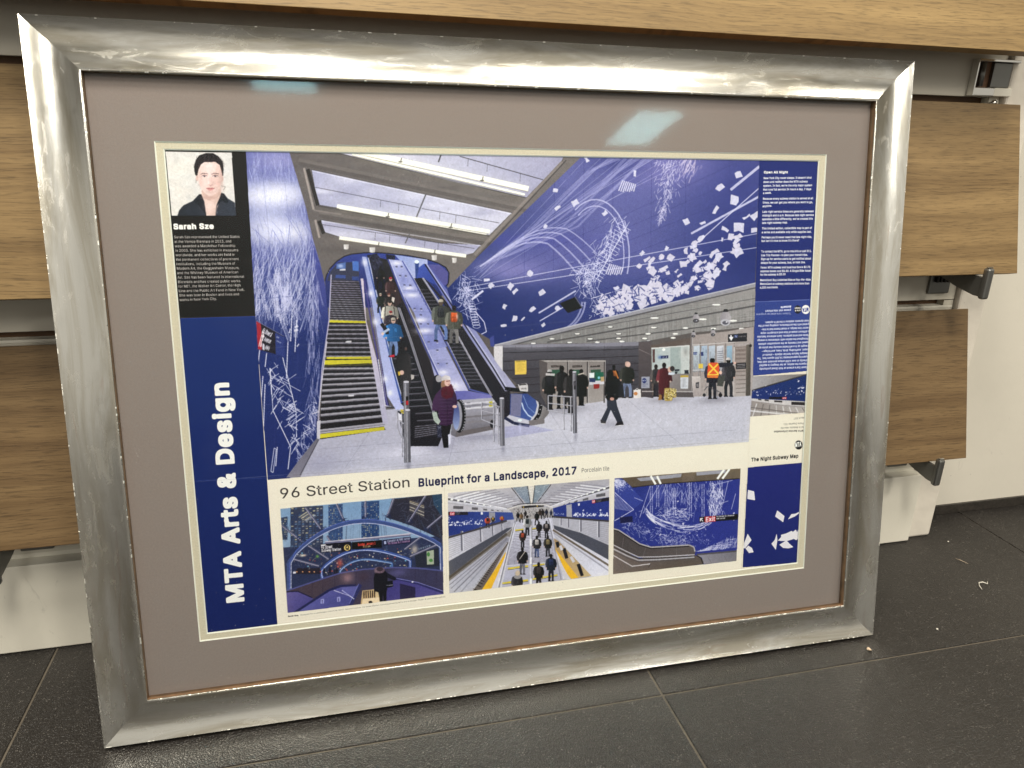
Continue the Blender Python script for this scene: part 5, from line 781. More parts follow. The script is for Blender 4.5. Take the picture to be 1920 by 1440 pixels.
    poly([(1500, 620), (1640, 610), (1640, 1250), (1480, 1260)], (138, 124, 114), 1, ((1500, 700), (1640, 1200), (178, 170, 162)))
    for i in range(22): line([(1506, 640 + i * 27), (1634, 634 + i * 27)], 8, (94, 84, 78) if i % 2 else (172, 164, 156), .7)
    poly([(1508, 830), (1640, 820), (1640, 900), (1510, 908)], (36, 34, 36)); 
    for i in range(3): line([(1522, 848 + i * 20), (1628, 842 + i * 20)], 8, (190, 186, 184), .7)
    poly([(1640, 580), (1700, 570), (1694, 1246), (1634, 1252)], (112, 104, 92), 1, ((1640, 600), (1700, 600), (80, 74, 66))); line([(1486, 620), (1478, 1250)], 12, (196, 190, 184)); line([(1390, 600), (1720, 580)], 14, (176, 168, 162)); ell(1696, 604, 18, 20, (46, 42, 40))
    # dome cameras
    for x, y, s in ((1376, 250, 1.0), (996, 250, .62), (962, 460, .4), (1214, 440, .45)):
        poly([(x - 20 * s, y - 110 * s), (x + 20 * s, y - 110 * s), (x + 74 * s, y - 10 * s), (x + 60 * s, y + 30 * s), (x - 60 * s, y + 30 * s), (x - 74 * s, y - 10 * s)], (148, 144, 146), 1, ((x - 70 * s, y), (x + 70 * s, y), (176, 172, 172))); poly([(x - 22 * s, y - 116 * s), (x + 22 * s, y - 116 * s), (x + 36 * s, y - 80 * s), (x - 36 * s, y - 80 * s)], (40, 38, 40)); ell(x - 4 * s, y + 56 * s, 62 * s, 42 * s, (186, 186, 190) if s == 1 else (60, 58, 60)); ell(x - 4 * s, y + 60 * s, 40 * s, 24 * s, (90, 90, 98)); ell(x + 12 * s, y + 50 * s, 12 * s, 8 * s, (236, 236, 240))
    # ---------- people
    poly([(190, 1178), (284, 1172), (288, 1276), (192, 1280)], (226, 222, 212)); ell(220, 1224, 28, 26, (206, 134, 60)); line([(214, 1176), (236, 1150), (262, 1174)], 6, (214, 210, 204)); smudge((206, 1268), (270, 1266), 14, (120, 110, 104), 40)
    person(480, 1262, 420, (70, 66, 64), (44, 40, 46), back=1, hair=(40, 32, 30), bag=(50, 50, 54), stride=.04); person(585, 1300, 480, (92, 36, 42), (70, 28, 34), back=1, hair=(30, 24, 24), coat_len=.82, stride=.05, wide=1.15, arm=.4)
    poly([(520, 1235), (552, 1235), (556, 1300), (510, 1304)], (150, 104, 50)); ell(660, 912, 30, 38, (206, 170, 150)); ell(690, 900, 30, 34, (50, 42, 42)); poly([(640, 950), (720, 950), (716, 980), (640, 980)], (206, 214, 220))
    for (cx, cy, rx, ry) in ((640, 1232, 54, 84), (708, 1214, 34, 60)):
        poly([(cx - rx, cy - ry * .7), (cx - rx * .6, cy - ry), (cx + rx * .6, cy - ry), (cx + rx, cy - ry * .7), (cx + rx, cy + ry * .8), (cx + rx * .7, cy + ry), (cx - rx * .7, cy + ry), (cx - rx, cy + ry * .8)], (170, 146, 70)); 
        for _ in range(60): ell(cx + U(-.9, .9) * rx, cy + U(-.9, .9) * ry, U(4, 9), U(4, 8), rnd.choice([(214, 196, 110), (70, 56, 34), (236, 226, 170)]), .9)
    person(1412, 1262, 500, (60, 58, 62), (44, 44, 50), back=1, hat=(226, 222, 214), stride=.07); person(1205, 1290, 520, (36, 36, 46), (36, 36, 44), back=1, hair=(20, 20, 22), hat=(22, 22, 24), stride=.06, wide=1.15)
    poly([(1150, 836), (1180, 822), (1270, 822), (1296, 836), (1292, 1010), (1276, 1020), (1146, 1018), (1136, 1008)], (226, 84, 40)); line([(1160, 836), (1284, 968)], 20, (240, 206, 60)); line([(1282, 836), (1152, 968)], 20, (240, 206, 60)); line([(1142, 980), (1290, 976)], 16, (240, 206, 60)); line([(1140, 1008), (1288, 1004)], 9, (214, 160, 60))
    poly([(1280, 830), (1320, 820), (1440, 826), (1480, 812), (1486, 836), (1440, 860), (1330, 886), (1296, 880)], (38, 38, 48)); ell(1492, 826, 20, 15, (220, 180, 160)); ell(1310, 950, 20, 24, (226, 190, 170))
    line([(1290, 980), (1380, 985)], 14, (60, 60, 66)); poly([(1280, 990), (1372, 990), (1340, 1130), (1264, 1120)], (70, 72, 66)); ell(1308, 1240, 24, 28, (30, 28, 32)); ell(1100, 1240, 20, 22, (40, 38, 42)); line([(1100, 1180), (1140, 1130), (1320, 1210)], 9, (70, 68, 74)); line([(1100, 960), (1068, 1060)], 22, (226, 190, 170), .0)
    V(920, 600, 6)
    person(665, 1010, 450, (34, 34, 34), (30, 30, 34), back=1, hat=(200, 200, 196), stride=.03, bag=(40, 40, 44), wide=1.15); line([(620, 610), (720, 616)], 26, (196, 194, 190)); person(800, 1000, 490, (36, 35, 36), (30, 30, 34), back=1, hair=(30, 26, 26), stride=.07); person(905, 1050, 500, (42, 40, 40), (30, 28, 32), back=1, hair=(30, 28, 28), coat_len=.7, stride=.03)
    person(1020, 965, 415, (28, 28, 28), (24, 24, 26), back=1, hair=(26, 24, 24), coat_len=.72, stride=.03, wide=1.15); line([(985, 616), (1050, 596)], 12, (206, 196, 180)); person(1385, 830, 320, (34, 30, 30), (36, 34, 36), back=1, hair=(24, 22, 24), hat=(26, 24, 26), bag=(170, 96, 50), stride=.03)
    person(1535, 878, 410, (44, 46, 40), (120, 136, 168), hair=(200, 168, 150), face=.2, stride=.09, wide=1.2); ell(1550, 500, 24, 30, (220, 184, 166)); poly([(1606, 788), (1688, 780), (1690, 876), (1608, 880)], (226, 222, 214)); ell(1632, 828, 22, 20, (200, 130, 70)); line([(1626, 786), (1646, 768), (1668, 782)], 5, (220, 216, 210))
    # walker
    poly([(1310, 890), (1410, 890), (1424, 970), (1484, 1140), (1428, 1160), (1352, 1010), (1300, 1140), (1240, 1126), (1310, 990)], (52, 58, 70), 1, ((1310, 900), (1460, 1140), (40, 44, 54))); poly([(1234, 1120), (1300, 1140), (1292, 1166), (1240, 1160)], (60, 58, 60)); line([(1240, 1164), (1292, 1168)], 7, (226, 224, 220)); poly([(1424, 1150), (1486, 1140), (1498, 1180), (1396, 1192)], (34, 32, 36)); line([(1400, 1192), (1496, 1182)], 7, (230, 228, 224))
    poly([(1300, 640), (1360, 620), (1420, 640), (1470, 700), (1496, 860), (1440, 872), (1422, 900), (1310, 905), (1284, 840), (1288, 700)], (22, 22, 24)); ell(1345, 605, 38, 46, (18, 17, 19)); poly([(1440, 690), (1490, 740), (1504, 860), (1440, 868)], (34, 34, 38)); ell(1366, 888, 24, 18, (200, 150, 130)); line([(1400, 570), (1436, 660)], 16, (200, 120, 50), .9)
    # escalator riders
    V(580, 460, 6)
    poly([(660, 110), (760, 90), (830, 200), (860, 480), (740, 500), (700, 260)], (26, 27, 44)); strokes(60, box_pt(680, 100, 800, 260), 10, 40, .6, .8, 4, (96, 104, 150), .7)
    person(800, 500, 270, (22, 22, 30), (20, 20, 26), hair=(20, 20, 24), back=1); poly([(840, 440), (900, 400), (960, 420), (1000, 500), (1040, 640), (960, 700), (880, 620)], (54, 42, 44)); person(915, 660, 300, (66, 46, 48), (40, 34, 38), hat=(206, 40, 54), wide=1.2); person(800, 760, 220, (38, 44, 40), (30, 30, 34), hat=(220, 214, 190), wide=1.3); person(895, 800, 260, (44, 40, 40), (34, 32, 36), hair=(110, 60, 50), wide=1.2); poly([(930, 580), (962, 590), (950, 650), (926, 620)], (214, 204, 190))
    person(905, 1020, 400, (178, 176, 160), (60, 58, 60), hat=(56, 50, 48), wide=1.45, arm=.3); line([(856, 690), (850, 800)], 10, (60, 58, 54)); line([(950, 690), (962, 780)], 10, (60, 58, 54)); person(915, 1040, 300, (48, 42, 50), (40, 38, 44), hat=(182, 34, 50), wide=1.5); strokes(40, box_pt(850, 810, 980, 890), 8, 24, .5, 1, 4, (110, 104, 112), .6)
    person(945, 1256, 440, (40, 104, 166), (108, 136, 184), hat=(196, 186, 164), wide=1.3, stride=.08, arm=.6); line([(810, 880), (870, 960), (880, 1000)], 40, (30, 30, 34)); line([(820, 990), (900, 940)], 28, (170, 190, 214)); ell(826, 994, 18, 14, (226, 196, 176)); poly([(904, 1240), (958, 1226), (960, 1256), (904, 1258)], (200, 36, 54))
    poly([(990, 1220), (1010, 1190), (1110, 1200), (1140, 1240), (1150, 1440), (980, 1440), (960, 1370)], (32, 31, 33), 1, ((980, 1240), (1140, 1300), (46, 44, 46))); ell(1058, 1160, 44, 56, (28, 27, 30)); ell(1088, 1160, 14, 16, (120, 90, 80), .6)
    person(1480, 1080, 470, (76, 80, 72), (96, 122, 176), back=1, hat=(206, 198, 172), bag=(54, 56, 60), hair=(90, 76, 64), wide=1.35); person(1628, 1118, 445, (90, 92, 80), (122, 120, 116), back=1, hair=(34, 30, 30), bag=(224, 92, 40), wide=1.35, stride=.08); blob(1660, 800, 12, 30, (240, 190, 170), .8)
    V(680, 640, 6)
    poly([(370, 270), (400, 180), (430, 130), (500, 130), (540, 200), (550, 300), (540, 440), (510, 660), (440, 680), (420, 440), (370, 320)], (32, 31, 33), 1, ((380, 200), (540, 260), (50, 48, 49))); ell(462, 84, 50, 54, (30, 29, 32)); ell(486, 84, 14, 20, (110, 84, 76), .7); ell(440, 352, 26, 26, (214, 176, 156)); poly([(396, 340), (420, 340), (420, 384), (402, 384)], (214, 180, 50)); poly([(540, 372), (580, 380), (576, 420), (548, 436)], (190, 184, 176)); line([(520, 160), (548, 290)], 8, (60, 58, 60))
    # woman in the long purple coat
    poly([(800, 400), (830, 376), (880, 390), (880, 560), (850, 1080), (840, 1080), (810, 700), (780, 560)], (30, 28, 34)); ell(856, 420, 34, 40, (166, 164, 164)); poly([(836, 940), (890, 940), (896, 1080), (842, 1084)], (40, 42, 60)); strokes(26, box_pt(840, 950, 890, 1070), 6, 20, 1, 1, 5, (190, 196, 214), .7)
    poly([(880, 940), (1000, 930), (980, 1040), (964, 1180), (910, 1190), (890, 1080)], (26, 24, 28)); poly([(908, 1140), (964, 1140), (966, 1196), (912, 1200)], (22, 21, 24)); poly([(960, 1050), (988, 1040), (990, 1150), (966, 1170)], (214, 216, 230))
    poly([(880, 530), (920, 500), (1010, 510), (1050, 600), (1068, 700), (1030, 740), (1010, 930), (940, 950), (868, 940), (850, 780), (780, 780), (786, 680), (820, 600)], (70, 42, 76), 1, ((800, 600), (1040, 640), (52, 30, 58)))
    for i in range(9): line([(860, 620 + i * 38), (1010, 612 + i * 38)], 7, (96, 64, 104), .55); line([(860, 630 + i * 38), (1010, 622 + i * 38)], 4, (40, 22, 46), .6)
    line([(950, 640), (960, 940)], 6, (40, 24, 46)); poly([(880, 560), (910, 490), (1000, 480), (1026, 560), (1010, 630), (940, 650), (890, 620)], (84, 26, 40)); strokes(50, box_pt(880, 500, 1010, 620), 20, 60, .5, .7, 6, (56, 18, 30), .6); strokes(30, box_pt(880, 500, 1010, 620), 16, 40, .5, .7, 5, (120, 44, 56), .5)
    poly([(880, 480), (890, 430), (920, 400), (940, 500), (890, 520)], (150, 110, 80)); ell(954, 462, 34, 44, (222, 180, 162)); line([(940, 450), (984, 444)], 8, (110, 60, 60)); line([(958, 486), (978, 484)], 6, (176, 96, 92)); poly([(886, 446), (890, 402), (930, 380), (980, 392), (994, 436), (940, 434)], (196, 190, 184), 1, ((890, 400), (990, 430), (222, 218, 212)))
    poly([(780, 800), (830, 794), (850, 860), (876, 900), (850, 940), (800, 890)], (176, 190, 176)); strokes(20, box_pt(790, 810, 850, 920), 14, 34, .4, .3, 5, (120, 140, 126), .7); ell(1036, 734, 26, 18, (222, 180, 162))
    # ---------- bollards with rails
    def bollard(px, y0, y1, w, rails, xr):
        blob(px + w * .5, y1 + 40, w * .8, 60, (120, 120, 136), .5); poly([(px - w, y0), (px + w, y0 - 3), (px + w + 8, y1), (px - w + 8, y1 + 4)], (122, 122, 128), 1, ((px - w, y0), (px + w, y0), (88, 88, 94))); line([(px - w * .3, y0 + 20), (px - w * .3 + 8, y1)], w * .5, (166, 166, 172), .8); ell(px, y0, w, w * .42, (206, 206, 212))
    for pts in ([(388, 770), (392, 980), (430, 1080)], [(388, 770), (470, 800)], [(390, 880), (470, 930)], [(440, 800), (446, 1300)], [(466, 800), (470, 1340)]): line([(x + 5, y + 3) for x, y in pts], 8, (58, 58, 64), .8); line(pts, 13, (150, 150, 158)); line([(x - 3, y) for x, y in pts], 4, (206, 206, 214))
    poly([(398, 800), (440, 830), (440, 900), (402, 880)], (222, 222, 228)); poly([(424, 764), (466, 770), (466, 820), (430, 800)], (220, 200, 60)); smudge((432, 800), (462, 808), 26, (60, 56, 30), 60)
    bollard(490, 456, 1362, 32, 0, 0); bollard(506, 772, 1362, 28, 0, 0); poly([(484, 620), (512, 618), (514, 716), (486, 718)], (24, 20, 22)); poly([(486, 670), (512, 668), (513, 714), (488, 716)], (196, 30, 40))
    for pts in ([(1338, 690), (1470, 712), (1545, 740)], [(1340, 690), (1340, 880), (1540, 960)], [(1342, 780), (1540, 830)], [(1474, 712), (1474, 1126)], [(1526, 730), (1532, 1156)]): line([(x + 5, y + 3) for x, y in pts], 8, (58, 58, 64), .8); line(pts, 13, (140, 140, 148)); line([(x - 3, y - 3) for x, y in pts], 4, (214, 214, 222))
    bollard(1566, 640, 1174, 26, 0, 0)
    V(920, 600, 6)
    for pts in ([(650, 850), (920, 866)], [(648, 850), (648, 1020), (920, 1060)], [(650, 936), (920, 966)], [(824, 870), (824, 1232)], [(900, 870), (904, 1250)]): line([(x + 5, y + 3) for x, y in pts], 8, (58, 58, 64), .8); line(pts, 13, (146, 146, 152)); line([(x - 3, y - 3) for x, y in pts], 4, (216, 216, 222))
    bollard(942, 584, 1272, 23, 0, 0); poly([(934, 690), (956, 688), (957, 780), (936, 782)], (22, 20, 24)); poly([(936, 700), (954, 699), (954, 740), (938, 742)], (80, 78, 84))
    clip(None)
def entrance():
    V(500, 910, 5.486)
    Q = [(140, 240), (1805, 88), (1820, 1120), (215, 1315)]
    clip(Q); poly(Q, (44, 52, 82))
    poly([(130, 230), (1810, 80), (1810, 520), (160, 640)], (112, 150, 188), 1, ((800, 120), (800, 480), (136, 166, 194)))
    def tower(x0, x1, y0, y1, c, n, m):
        poly([(x0, y0 + 14), (x1, y0), (x1, y1), (x0, y1)], c)
        for i in range(n):
            for j in range(m):
                if rnd.random() < .75: x = x0 + (i + .2) * (x1 - x0) / n; y = y0 + 24 + j * (y1 - y0 - 20) / m; poly([(x, y), (x + .6 * (x1 - x0) / n, y - 2), (x + .6 * (x1 - x0) / n, y + .45 * (y1 - y0) / m), (x, y + .5 * (y1 - y0) / m)], rnd.choice([(70, 104, 150), (40, 58, 96), (196, 190, 150), (96, 130, 170), (150, 150, 150)]), .8)
    tower(145, 215, 320, 560, (50, 64, 92), 4, 10); tower(245, 580, 210, 640, (52, 60, 84), 9, 18); tower(635, 782, 190, 600, (48, 72, 116), 9, 22); tower(974, 1158, 158, 560, (40, 66, 112), 10, 22)
    poly([(1290, 140), (1805, 88), (1812, 560), (1500, 420), (1230, 330)], (44, 44, 58)); poly([(1700, 100), (1805, 90), (1806, 330), (1720, 200)], (40, 66, 92)); strokes(70, box_pt(1340, 120, 1800, 420), 20, 90, -.4, .8, 5, (110, 120, 140), .5)
    for i in range(9): line([(1470, 150 + i * 14), (1620, 200 + i * 16)], 8, rnd.choice([(214, 196, 150), (96, 90, 86), (230, 220, 190)]), .8)
    for i in range(8): line([(330 + i * 12, 330 + i * 6), (420 + i * 14, 270 + i * 6)], 9, rnd.choice([(226, 214, 170), (190, 196, 206), (110, 110, 110)]), .8)
    strokes(160, box_pt(160, 420, 1800, 820), 14, 60, .2, 1.2, 5, (120, 134, 160), .35); strokes(100, box_pt(280, 680, 1480, 900), 8, 30, .1, 1.0, 6, (214, 190, 130), .5)
    for _ in range(120): ell(U(280, 1500), U(640, 900), U(3, 11), U(3, 8), rnd.choice([(240, 214, 150), (226, 90, 60), (250, 240, 214), (120, 190, 220), (96, 110, 140)]), .85)
    blob(520, 730, 16, 14, (120, 190, 70), .8); blob(750, 800, 30, 40, (226, 96, 70), .7); blob(370, 720, 34, 12, (230, 226, 200), .9); blob(1520, 660, 34, 50, (226, 210, 180), .7)
    poly([(1520, 700), (1780, 640), (1780, 830), (1540, 850)], (40, 44, 56)); poly([(1646, 680), (1720, 664), (1720, 812), (1650, 816)], (166, 178, 150)); ell(1664, 710, 16, 22, (66, 128, 60)); ell(1690, 772, 20, 18, (76, 136, 64)); smudge((1560, 668), (1690, 628), 22, (150, 170, 180), 30)
    for i in range(26): x = U(200, 1760); line([(x, U(240, 420)), (x + (x - 1000) * U(.05, .2), U(520, 700))], U(4, 14), rnd.choice([(96, 122, 150), (36, 44, 60), (70, 92, 120)]), .3)
    # arches
    def arch(pts, w, c, c2, w2): line(pts, w, c); line(pts, w2, c2)
    def arcp(x0, x1, yb0, yb1, yt, xm): 
        t = np.linspace(0, 1, 22); x = x0 + (x1 - x0) * t; y = np.where(t < (xm - x0) / (x1 - x0), 0, 0) + 0.0
        e = np.sin(np.pi * t) ** .8; return [(a, (yb0 * (1 - s) + yb1 * s) * (1 - k) + yt * k) for a, s, k in zip(x, t, e)]
    for a, b in (((400, 230), (560, 450)), ((150, 410), (370, 580)), ((720, 190), (800, 370)), ((1016, 160), (1020, 330)), ((1310, 130), (1240, 320)), ((1640, 100), (1460, 380)), ((1806, 310), (1640, 450)), ((430, 620), (640, 760)), ((280, 760), (540, 830)), ((1480, 730), (1780, 600)), ((620, 520), (700, 640)), ((1600, 520), (1420, 660))): line([a, b], 22, (86, 90, 112)); line([(a[0] - 5, a[1]), (b[0] - 5, b[1])], 6, (176, 170, 190))
    for x, y in ((340, 560), (570, 440), (800, 360), (1020, 320), (1240, 320), (1470, 370), (1660, 440)): strokes(14, lambda: (x + U(-40, 20), y + U(-20, 20)), 14, 50, .2, 1.4, 7, (36, 44, 76), .9)
    big = arcp(230, 1790, 790, 620, 372, 1000)
    line([(228, 1080), (226, 800)] + big + [(1800, 890)], 40, (60, 80, 134)); line([(250, 1070), (252, 800)] + [(x, y + 18) for x, y in big[1:-1]] + [(1785, 640), (1790, 886)], 7, (196, 200, 222)); line([(236, 1080), (236, 800)] + [(x, y - 22) for x, y in big[1:]], 8, (80, 100, 176))
    mid = arcp(560, 1475, 880, 770, 660, 1000); line([(572, 960)] + mid + [(1476, 856)], 30, (62, 90, 160)); line([(574, 956)] + [(x, y + 8) for x, y in mid] + [(1476, 856)], 7, (200, 208, 236))
    sm = arcp(755, 1290, 880, 800, 762, 1000); line([(756, 900)] + sm + [(1290, 840)], 20, (70, 110, 170)); line([(758, 896)] + [(x, y + 5) for x, y in sm], 5, (190, 206, 232))
    line([(600, 590), (1480, 505)], 26, (112, 112, 140)); line([(600, 582), (1480, 498)], 9, (206, 200, 206))
    poly([(552, 604), (868, 580), (868, 676), (556, 692)], (26, 24, 34)); text("96 Street", (560, 656), (676, 646), 32, (240, 240, 240), 60); text("Subway Station", (562, 686), (766, 668), 26, (240, 240, 240), 60); poly([(556, 610), (610, 606), (600, 622), (560, 624)], (230, 230, 230)); ell(828, 642, 33, 32, (236, 206, 110)); text("Q", (808, 662), (848, 660), 42, (30, 28, 36), 60)
    poly([(876, 584), (1184, 562), (1184, 640), (878, 664)], (22, 18, 22)); text("Sunday, January 1", (938, 624), (1120, 606), 26, (236, 70, 50), 60); text("5:12 pm", (990, 640), (1068, 634), 18, (200, 170, 110), 40); poly([(1196, 562), (1484, 528), (1486, 596), (1198, 620)], (28, 30, 58)); text("Elevator at NW corner", (1242, 586), (1478, 556), 24, (176, 180, 206), 50); text("96 Street & 2 Avenue", (1246, 610), (1474, 582), 22, (170, 130, 170), 50); poly([(1206, 574), (1230, 572), (1232, 604), (1208, 606)], (170, 180, 214))
    # cars and walkers behind glass
    for x in (300, 360, 430, 480): poly([(x, 880), (x + 20, 852), (x + 66, 850), (x + 80, 880), (x + 80, 912), (x, 914)], (40, 36, 46)); ell(x + 10, 890, 8, 6, (240, 170, 110)); ell(x + 74, 888, 7, 6, (230, 60, 50))
    poly([(270, 890), (300, 888), (300, 906), (272, 908)], (226, 226, 230))
    for x, h in ((590, 80), (650, 90), (700, 70), (720, 80)): person(x, 930, h, (30, 32, 50), (28, 28, 40), back=1)
    # parapet
    poly([(190, 1080), (270, 1060), (570, 960), (760, 900), (1000, 862), (1300, 844), (1560, 850), (1820, 876), (1830, 1130), (215, 1330)], (72, 60, 70), 1, ((560, 980), (1300, 940), (58, 56, 84)))
    line([(200, 1084), (270, 1064), (570, 962), (760, 902), (1000, 864), (1300, 846), (1560, 852), (1820, 880)], 14, (80, 84, 140)); blob(830, 950, 60, 50, (166, 128, 130), .75); blob(1000, 940, 60, 50, (70, 54, 66), .7); blob(1350, 900, 90, 40, (100, 96, 150), .6)
    for x, y in ((470, 1000), (580, 965), (700, 930), (920, 890), (1120, 862), (1240, 856), (1530, 860), (1640, 870), (1750, 876)): line([(x, y), (x - 4, y + 130)], 4, (46, 38, 60), .8)
    poly([(200, 1100), (330, 1096), (470, 1160), (520, 1190), (300, 1310), (215, 1315)], (96, 88, 150), 1, ((220, 1120), (400, 1280), (70, 66, 130))); line([(200, 1096), (320, 1090), (470, 1156)], 12, (34, 32, 60))
    poly([(300, 1310), (640, 1090), (760, 1040), (930, 1034), (950, 1010), (966, 1020), (860, 1240)], (92, 92, 160), 1, ((520, 1100), (700, 1260), (72, 74, 140))); line([(286, 1310), (640, 1080), (760, 1036), (920, 1030)], 24, (36, 38, 78)); line([(964, 1020), (860, 1236)], 40, (44, 48, 96)); line([(946, 1016), (850, 1220)], 8, (110, 116, 180)); line([(690, 1080), (860, 1140)], 7, (206, 206, 230)); line([(776, 1080), (900, 1170)], 9, (214, 214, 236)); poly([(770, 1046), (930, 1034), (900, 1150), (790, 1120)], (110, 112, 180), .5)
    for x, y in ((572, 1190), (740, 1170)): poly([(x - 18, y - 20), (x + 18, y - 24), (x + 18, y + 26), (x - 16, y + 30)], (150, 152, 206)); line([(x, y - 10), (x, y + 24)], 7, (70, 70, 120))
    poly([(984, 1084), (1140, 1064), (1170, 1210), (966, 1226)], (190, 160, 110), 1, ((990, 1090), (1150, 1210), (226, 204, 150)))
    for i in range(6): poly([(994 + i * 22, 1090 - i * 2), (1006 + i * 22, 1088 - i * 2), (1008 + i * 22, 1160 - i), (996 + i * 22, 1162 - i)], (60, 44, 36))
    poly([(990, 1170), (1150, 1150), (1166, 1206), (980, 1222)], (232, 212, 168)); ell(1068, 1204, 20, 16, (30, 28, 34))
    poly([(1240, 1040), (1330, 960), (1830, 1090), (1830, 1130), (1230, 1204)], (66, 60, 126), 1, ((1300, 980), (1700, 1140), (80, 74, 140))); line([(1260, 950), (1360, 964), (1560, 1010), (1830, 1108)], 26, (44, 44, 96)); line([(1300, 950), (1560, 1000), (1830, 1094)], 7, (130, 130, 190)); poly([(1370, 1010), (1530, 1050), (1530, 1164), (1372, 1180)], (44, 38, 70)); ell(1500, 994, 9, 9, (236, 236, 240))
    # figure seen from behind, hood up
    poly([(1150, 1080), (1232, 1070), (1232, 1194), (1206, 1196), (1196, 1110), (1190, 1200), (1164, 1202)], (22, 20, 28)); poly([(1112, 900), (1150, 866), (1210, 866), (1246, 910), (1330, 962), (1320, 980), (1244, 950), (1240, 1080), (1160, 1104), (1106, 1090), (1100, 960)], (26, 25, 32)); ell(1160, 872, 56, 34, (104, 84, 96)); strokes(40, box_pt(1110, 850, 1190, 890), 8, 22, 1, 1, 5, (150, 124, 130), .7); ell(1164, 862, 34, 22, (60, 48, 58)); poly([(1220, 990), (1296, 980), (1304, 1040), (1226, 1060)], (22, 22, 30)); line([(1232, 1030), (1300, 1024)], 5, (176, 176, 190)); poly([(1240, 900), (1330, 950), (1340, 972), (1240, 940)], (30, 30, 40))
    clip(None)
def platform():
    V(830, 880, 5.806)
    Q = [(55, 258), (1818, 105), (1805, 1150), (72, 1352)]
    clip(Q); poly(Q, (176, 176, 182))
    # vaulted ceiling
    poly([(40, 200), (1830, 60), (1830, 180), (1200, 400), (960, 400), (700, 420), (40, 320)], (196, 194, 198), 1, ((300, 280), (900, 400), (170, 168, 174)))
    for i in range(9):
        t = i / 9; x = 120 + 700 * t; line([(x, 300 + 100 * t), (x + 260 - 150 * t, 235 + 140 * t), (x + 420 - 300 * t, 200 + 190 * t)], 16 - 12 * t, (140, 138, 146), .7); line([(x + 20, 310 + 96 * t), (x + 280 - 150 * t, 245 + 136 * t)], 16 - 12 * t, (240, 240, 240), .8)
        x = 1780 - 640 * t; line([(x, 190 + 200 * t), (x - 260 + 150 * t, 160 + 220 * t), (x - 420 + 300 * t, 150 + 236 * t)], 16 - 12 * t, (140, 138, 146), .7); line([(x - 20, 204 + 190 * t), (x - 280 + 150 * t, 172 + 210 * t)], 16 - 12 * t, (240, 240, 240), .7)
    poly([(760, 195), (925, 180), (958, 382), (920, 386)], (120, 134, 148)); poly([(1000, 175), (1170, 160), (1010, 370), (980, 380)], (126, 142, 152)); poly([(930, 180), (1000, 175), (978, 380), (960, 380)], (232, 228, 214))
    for i in range(12): t = i / 12; y = 190 + 190 * t; line([(930 + 28 * t, y), (1000 - 22 * t, y - 4)], 5, (170, 166, 160), .8)
    for a, b, w in (((750, 200), (880, 370), 9), ((925, 182), (956, 380), 8), ((1004, 176), (980, 380), 8), ((1180, 165), (1040, 350), 9)): line([a, b], w, (58, 58, 62))
    strokes(90, box_pt(790, 200, 940, 370), 10, 40, -.3, .4, 3, (210, 220, 226), .6); strokes(70, box_pt(1000, 180, 1140, 330), 10, 40, -.3, .4, 3, (210, 220, 226), .6)
    for a, b, w in (((40, 318), (760, 440), 26), ((1830, 190), (1160, 410), 22)): line([a, b], w, (84, 82, 88)); line([(a[0], a[1] + 26), (b[0], b[1] + 4)], w * .8, (206, 206, 210)); line([(a[0], a[1] - 14), (b[0], b[1] - 3)], w * .4, (232, 232, 234))
    for t in np.linspace(0, 1, 9): ell(100 + 560 * t, 330 + 92 * t, 16 - 10 * t, 10 - 6 * t, (250, 250, 250)); ell(1760 - 500 * t, 210 + 160 * t, 16 - 10 * t, 10 - 6 * t, (250, 250, 250))
    # side bands with vents
    poly([(40, 372), (780, 452), (780, 470), (40, 470)], (190, 188, 192)); poly([(1830, 230), (1170, 420), (1180, 440), (1830, 310)], (190, 188, 192))
    for x0, y0, x1, y1 in ((116, 398, 226, 434), (318, 412, 384, 444), (442, 428, 486, 450), (526, 436, 556, 454), (590, 444, 612, 458), (640, 448, 656, 460)): poly([(x0, y0), (x1, y0 + 4), (x1, y1), (x0, y1 - 4)], (92, 90, 92))
    for x0, y0, x1, y1 in ((1672, 262, 1772, 300), (1524, 312, 1586, 340), (1430, 340, 1468, 362), (1360, 362, 1388, 380), (1310, 378, 1330, 392)): poly([(x0, y0 + 12), (x1, y0 - 6), (x1, y1 - 10), (x0, y1 + 4)], (92, 90, 92))
    # blue walls with white specks
    poly([(50, 462), (500, 462), (780, 470), (780, 548), (700, 570), (420, 640), (50, 732)], (34, 50, 124), 1, ((60, 480), (760, 520), (60, 80, 150))); poly([(1830, 300), (1400, 366), (1180, 430), (1180, 510), (1830, 556)], (38, 54, 130), 1, ((1200, 460), (1800, 400), (40, 54, 134))); poly([(505, 466), (570, 468), (574, 560), (510, 590)], (150, 150, 156)); poly([(1346, 390), (1404, 378), (1410, 520), (1350, 516)], (166, 166, 172))
    scraps(70, lambda: (lambda x: (x, 620 - (x - 60) * .05 - abs(rnd.gauss(0, 36)), 1))(U(64, 440)), 6, 20, (226, 228, 236)); scraps(80, lambda: (U(1420, 1800), 510 - abs(rnd.gauss(0, 26)), 1), 6, 22, (226, 228, 236)); scraps(30, lambda: (U(1200, 1340), 495 - abs(rnd.gauss(0, 10)), 1), 4, 9, (206, 210, 226))
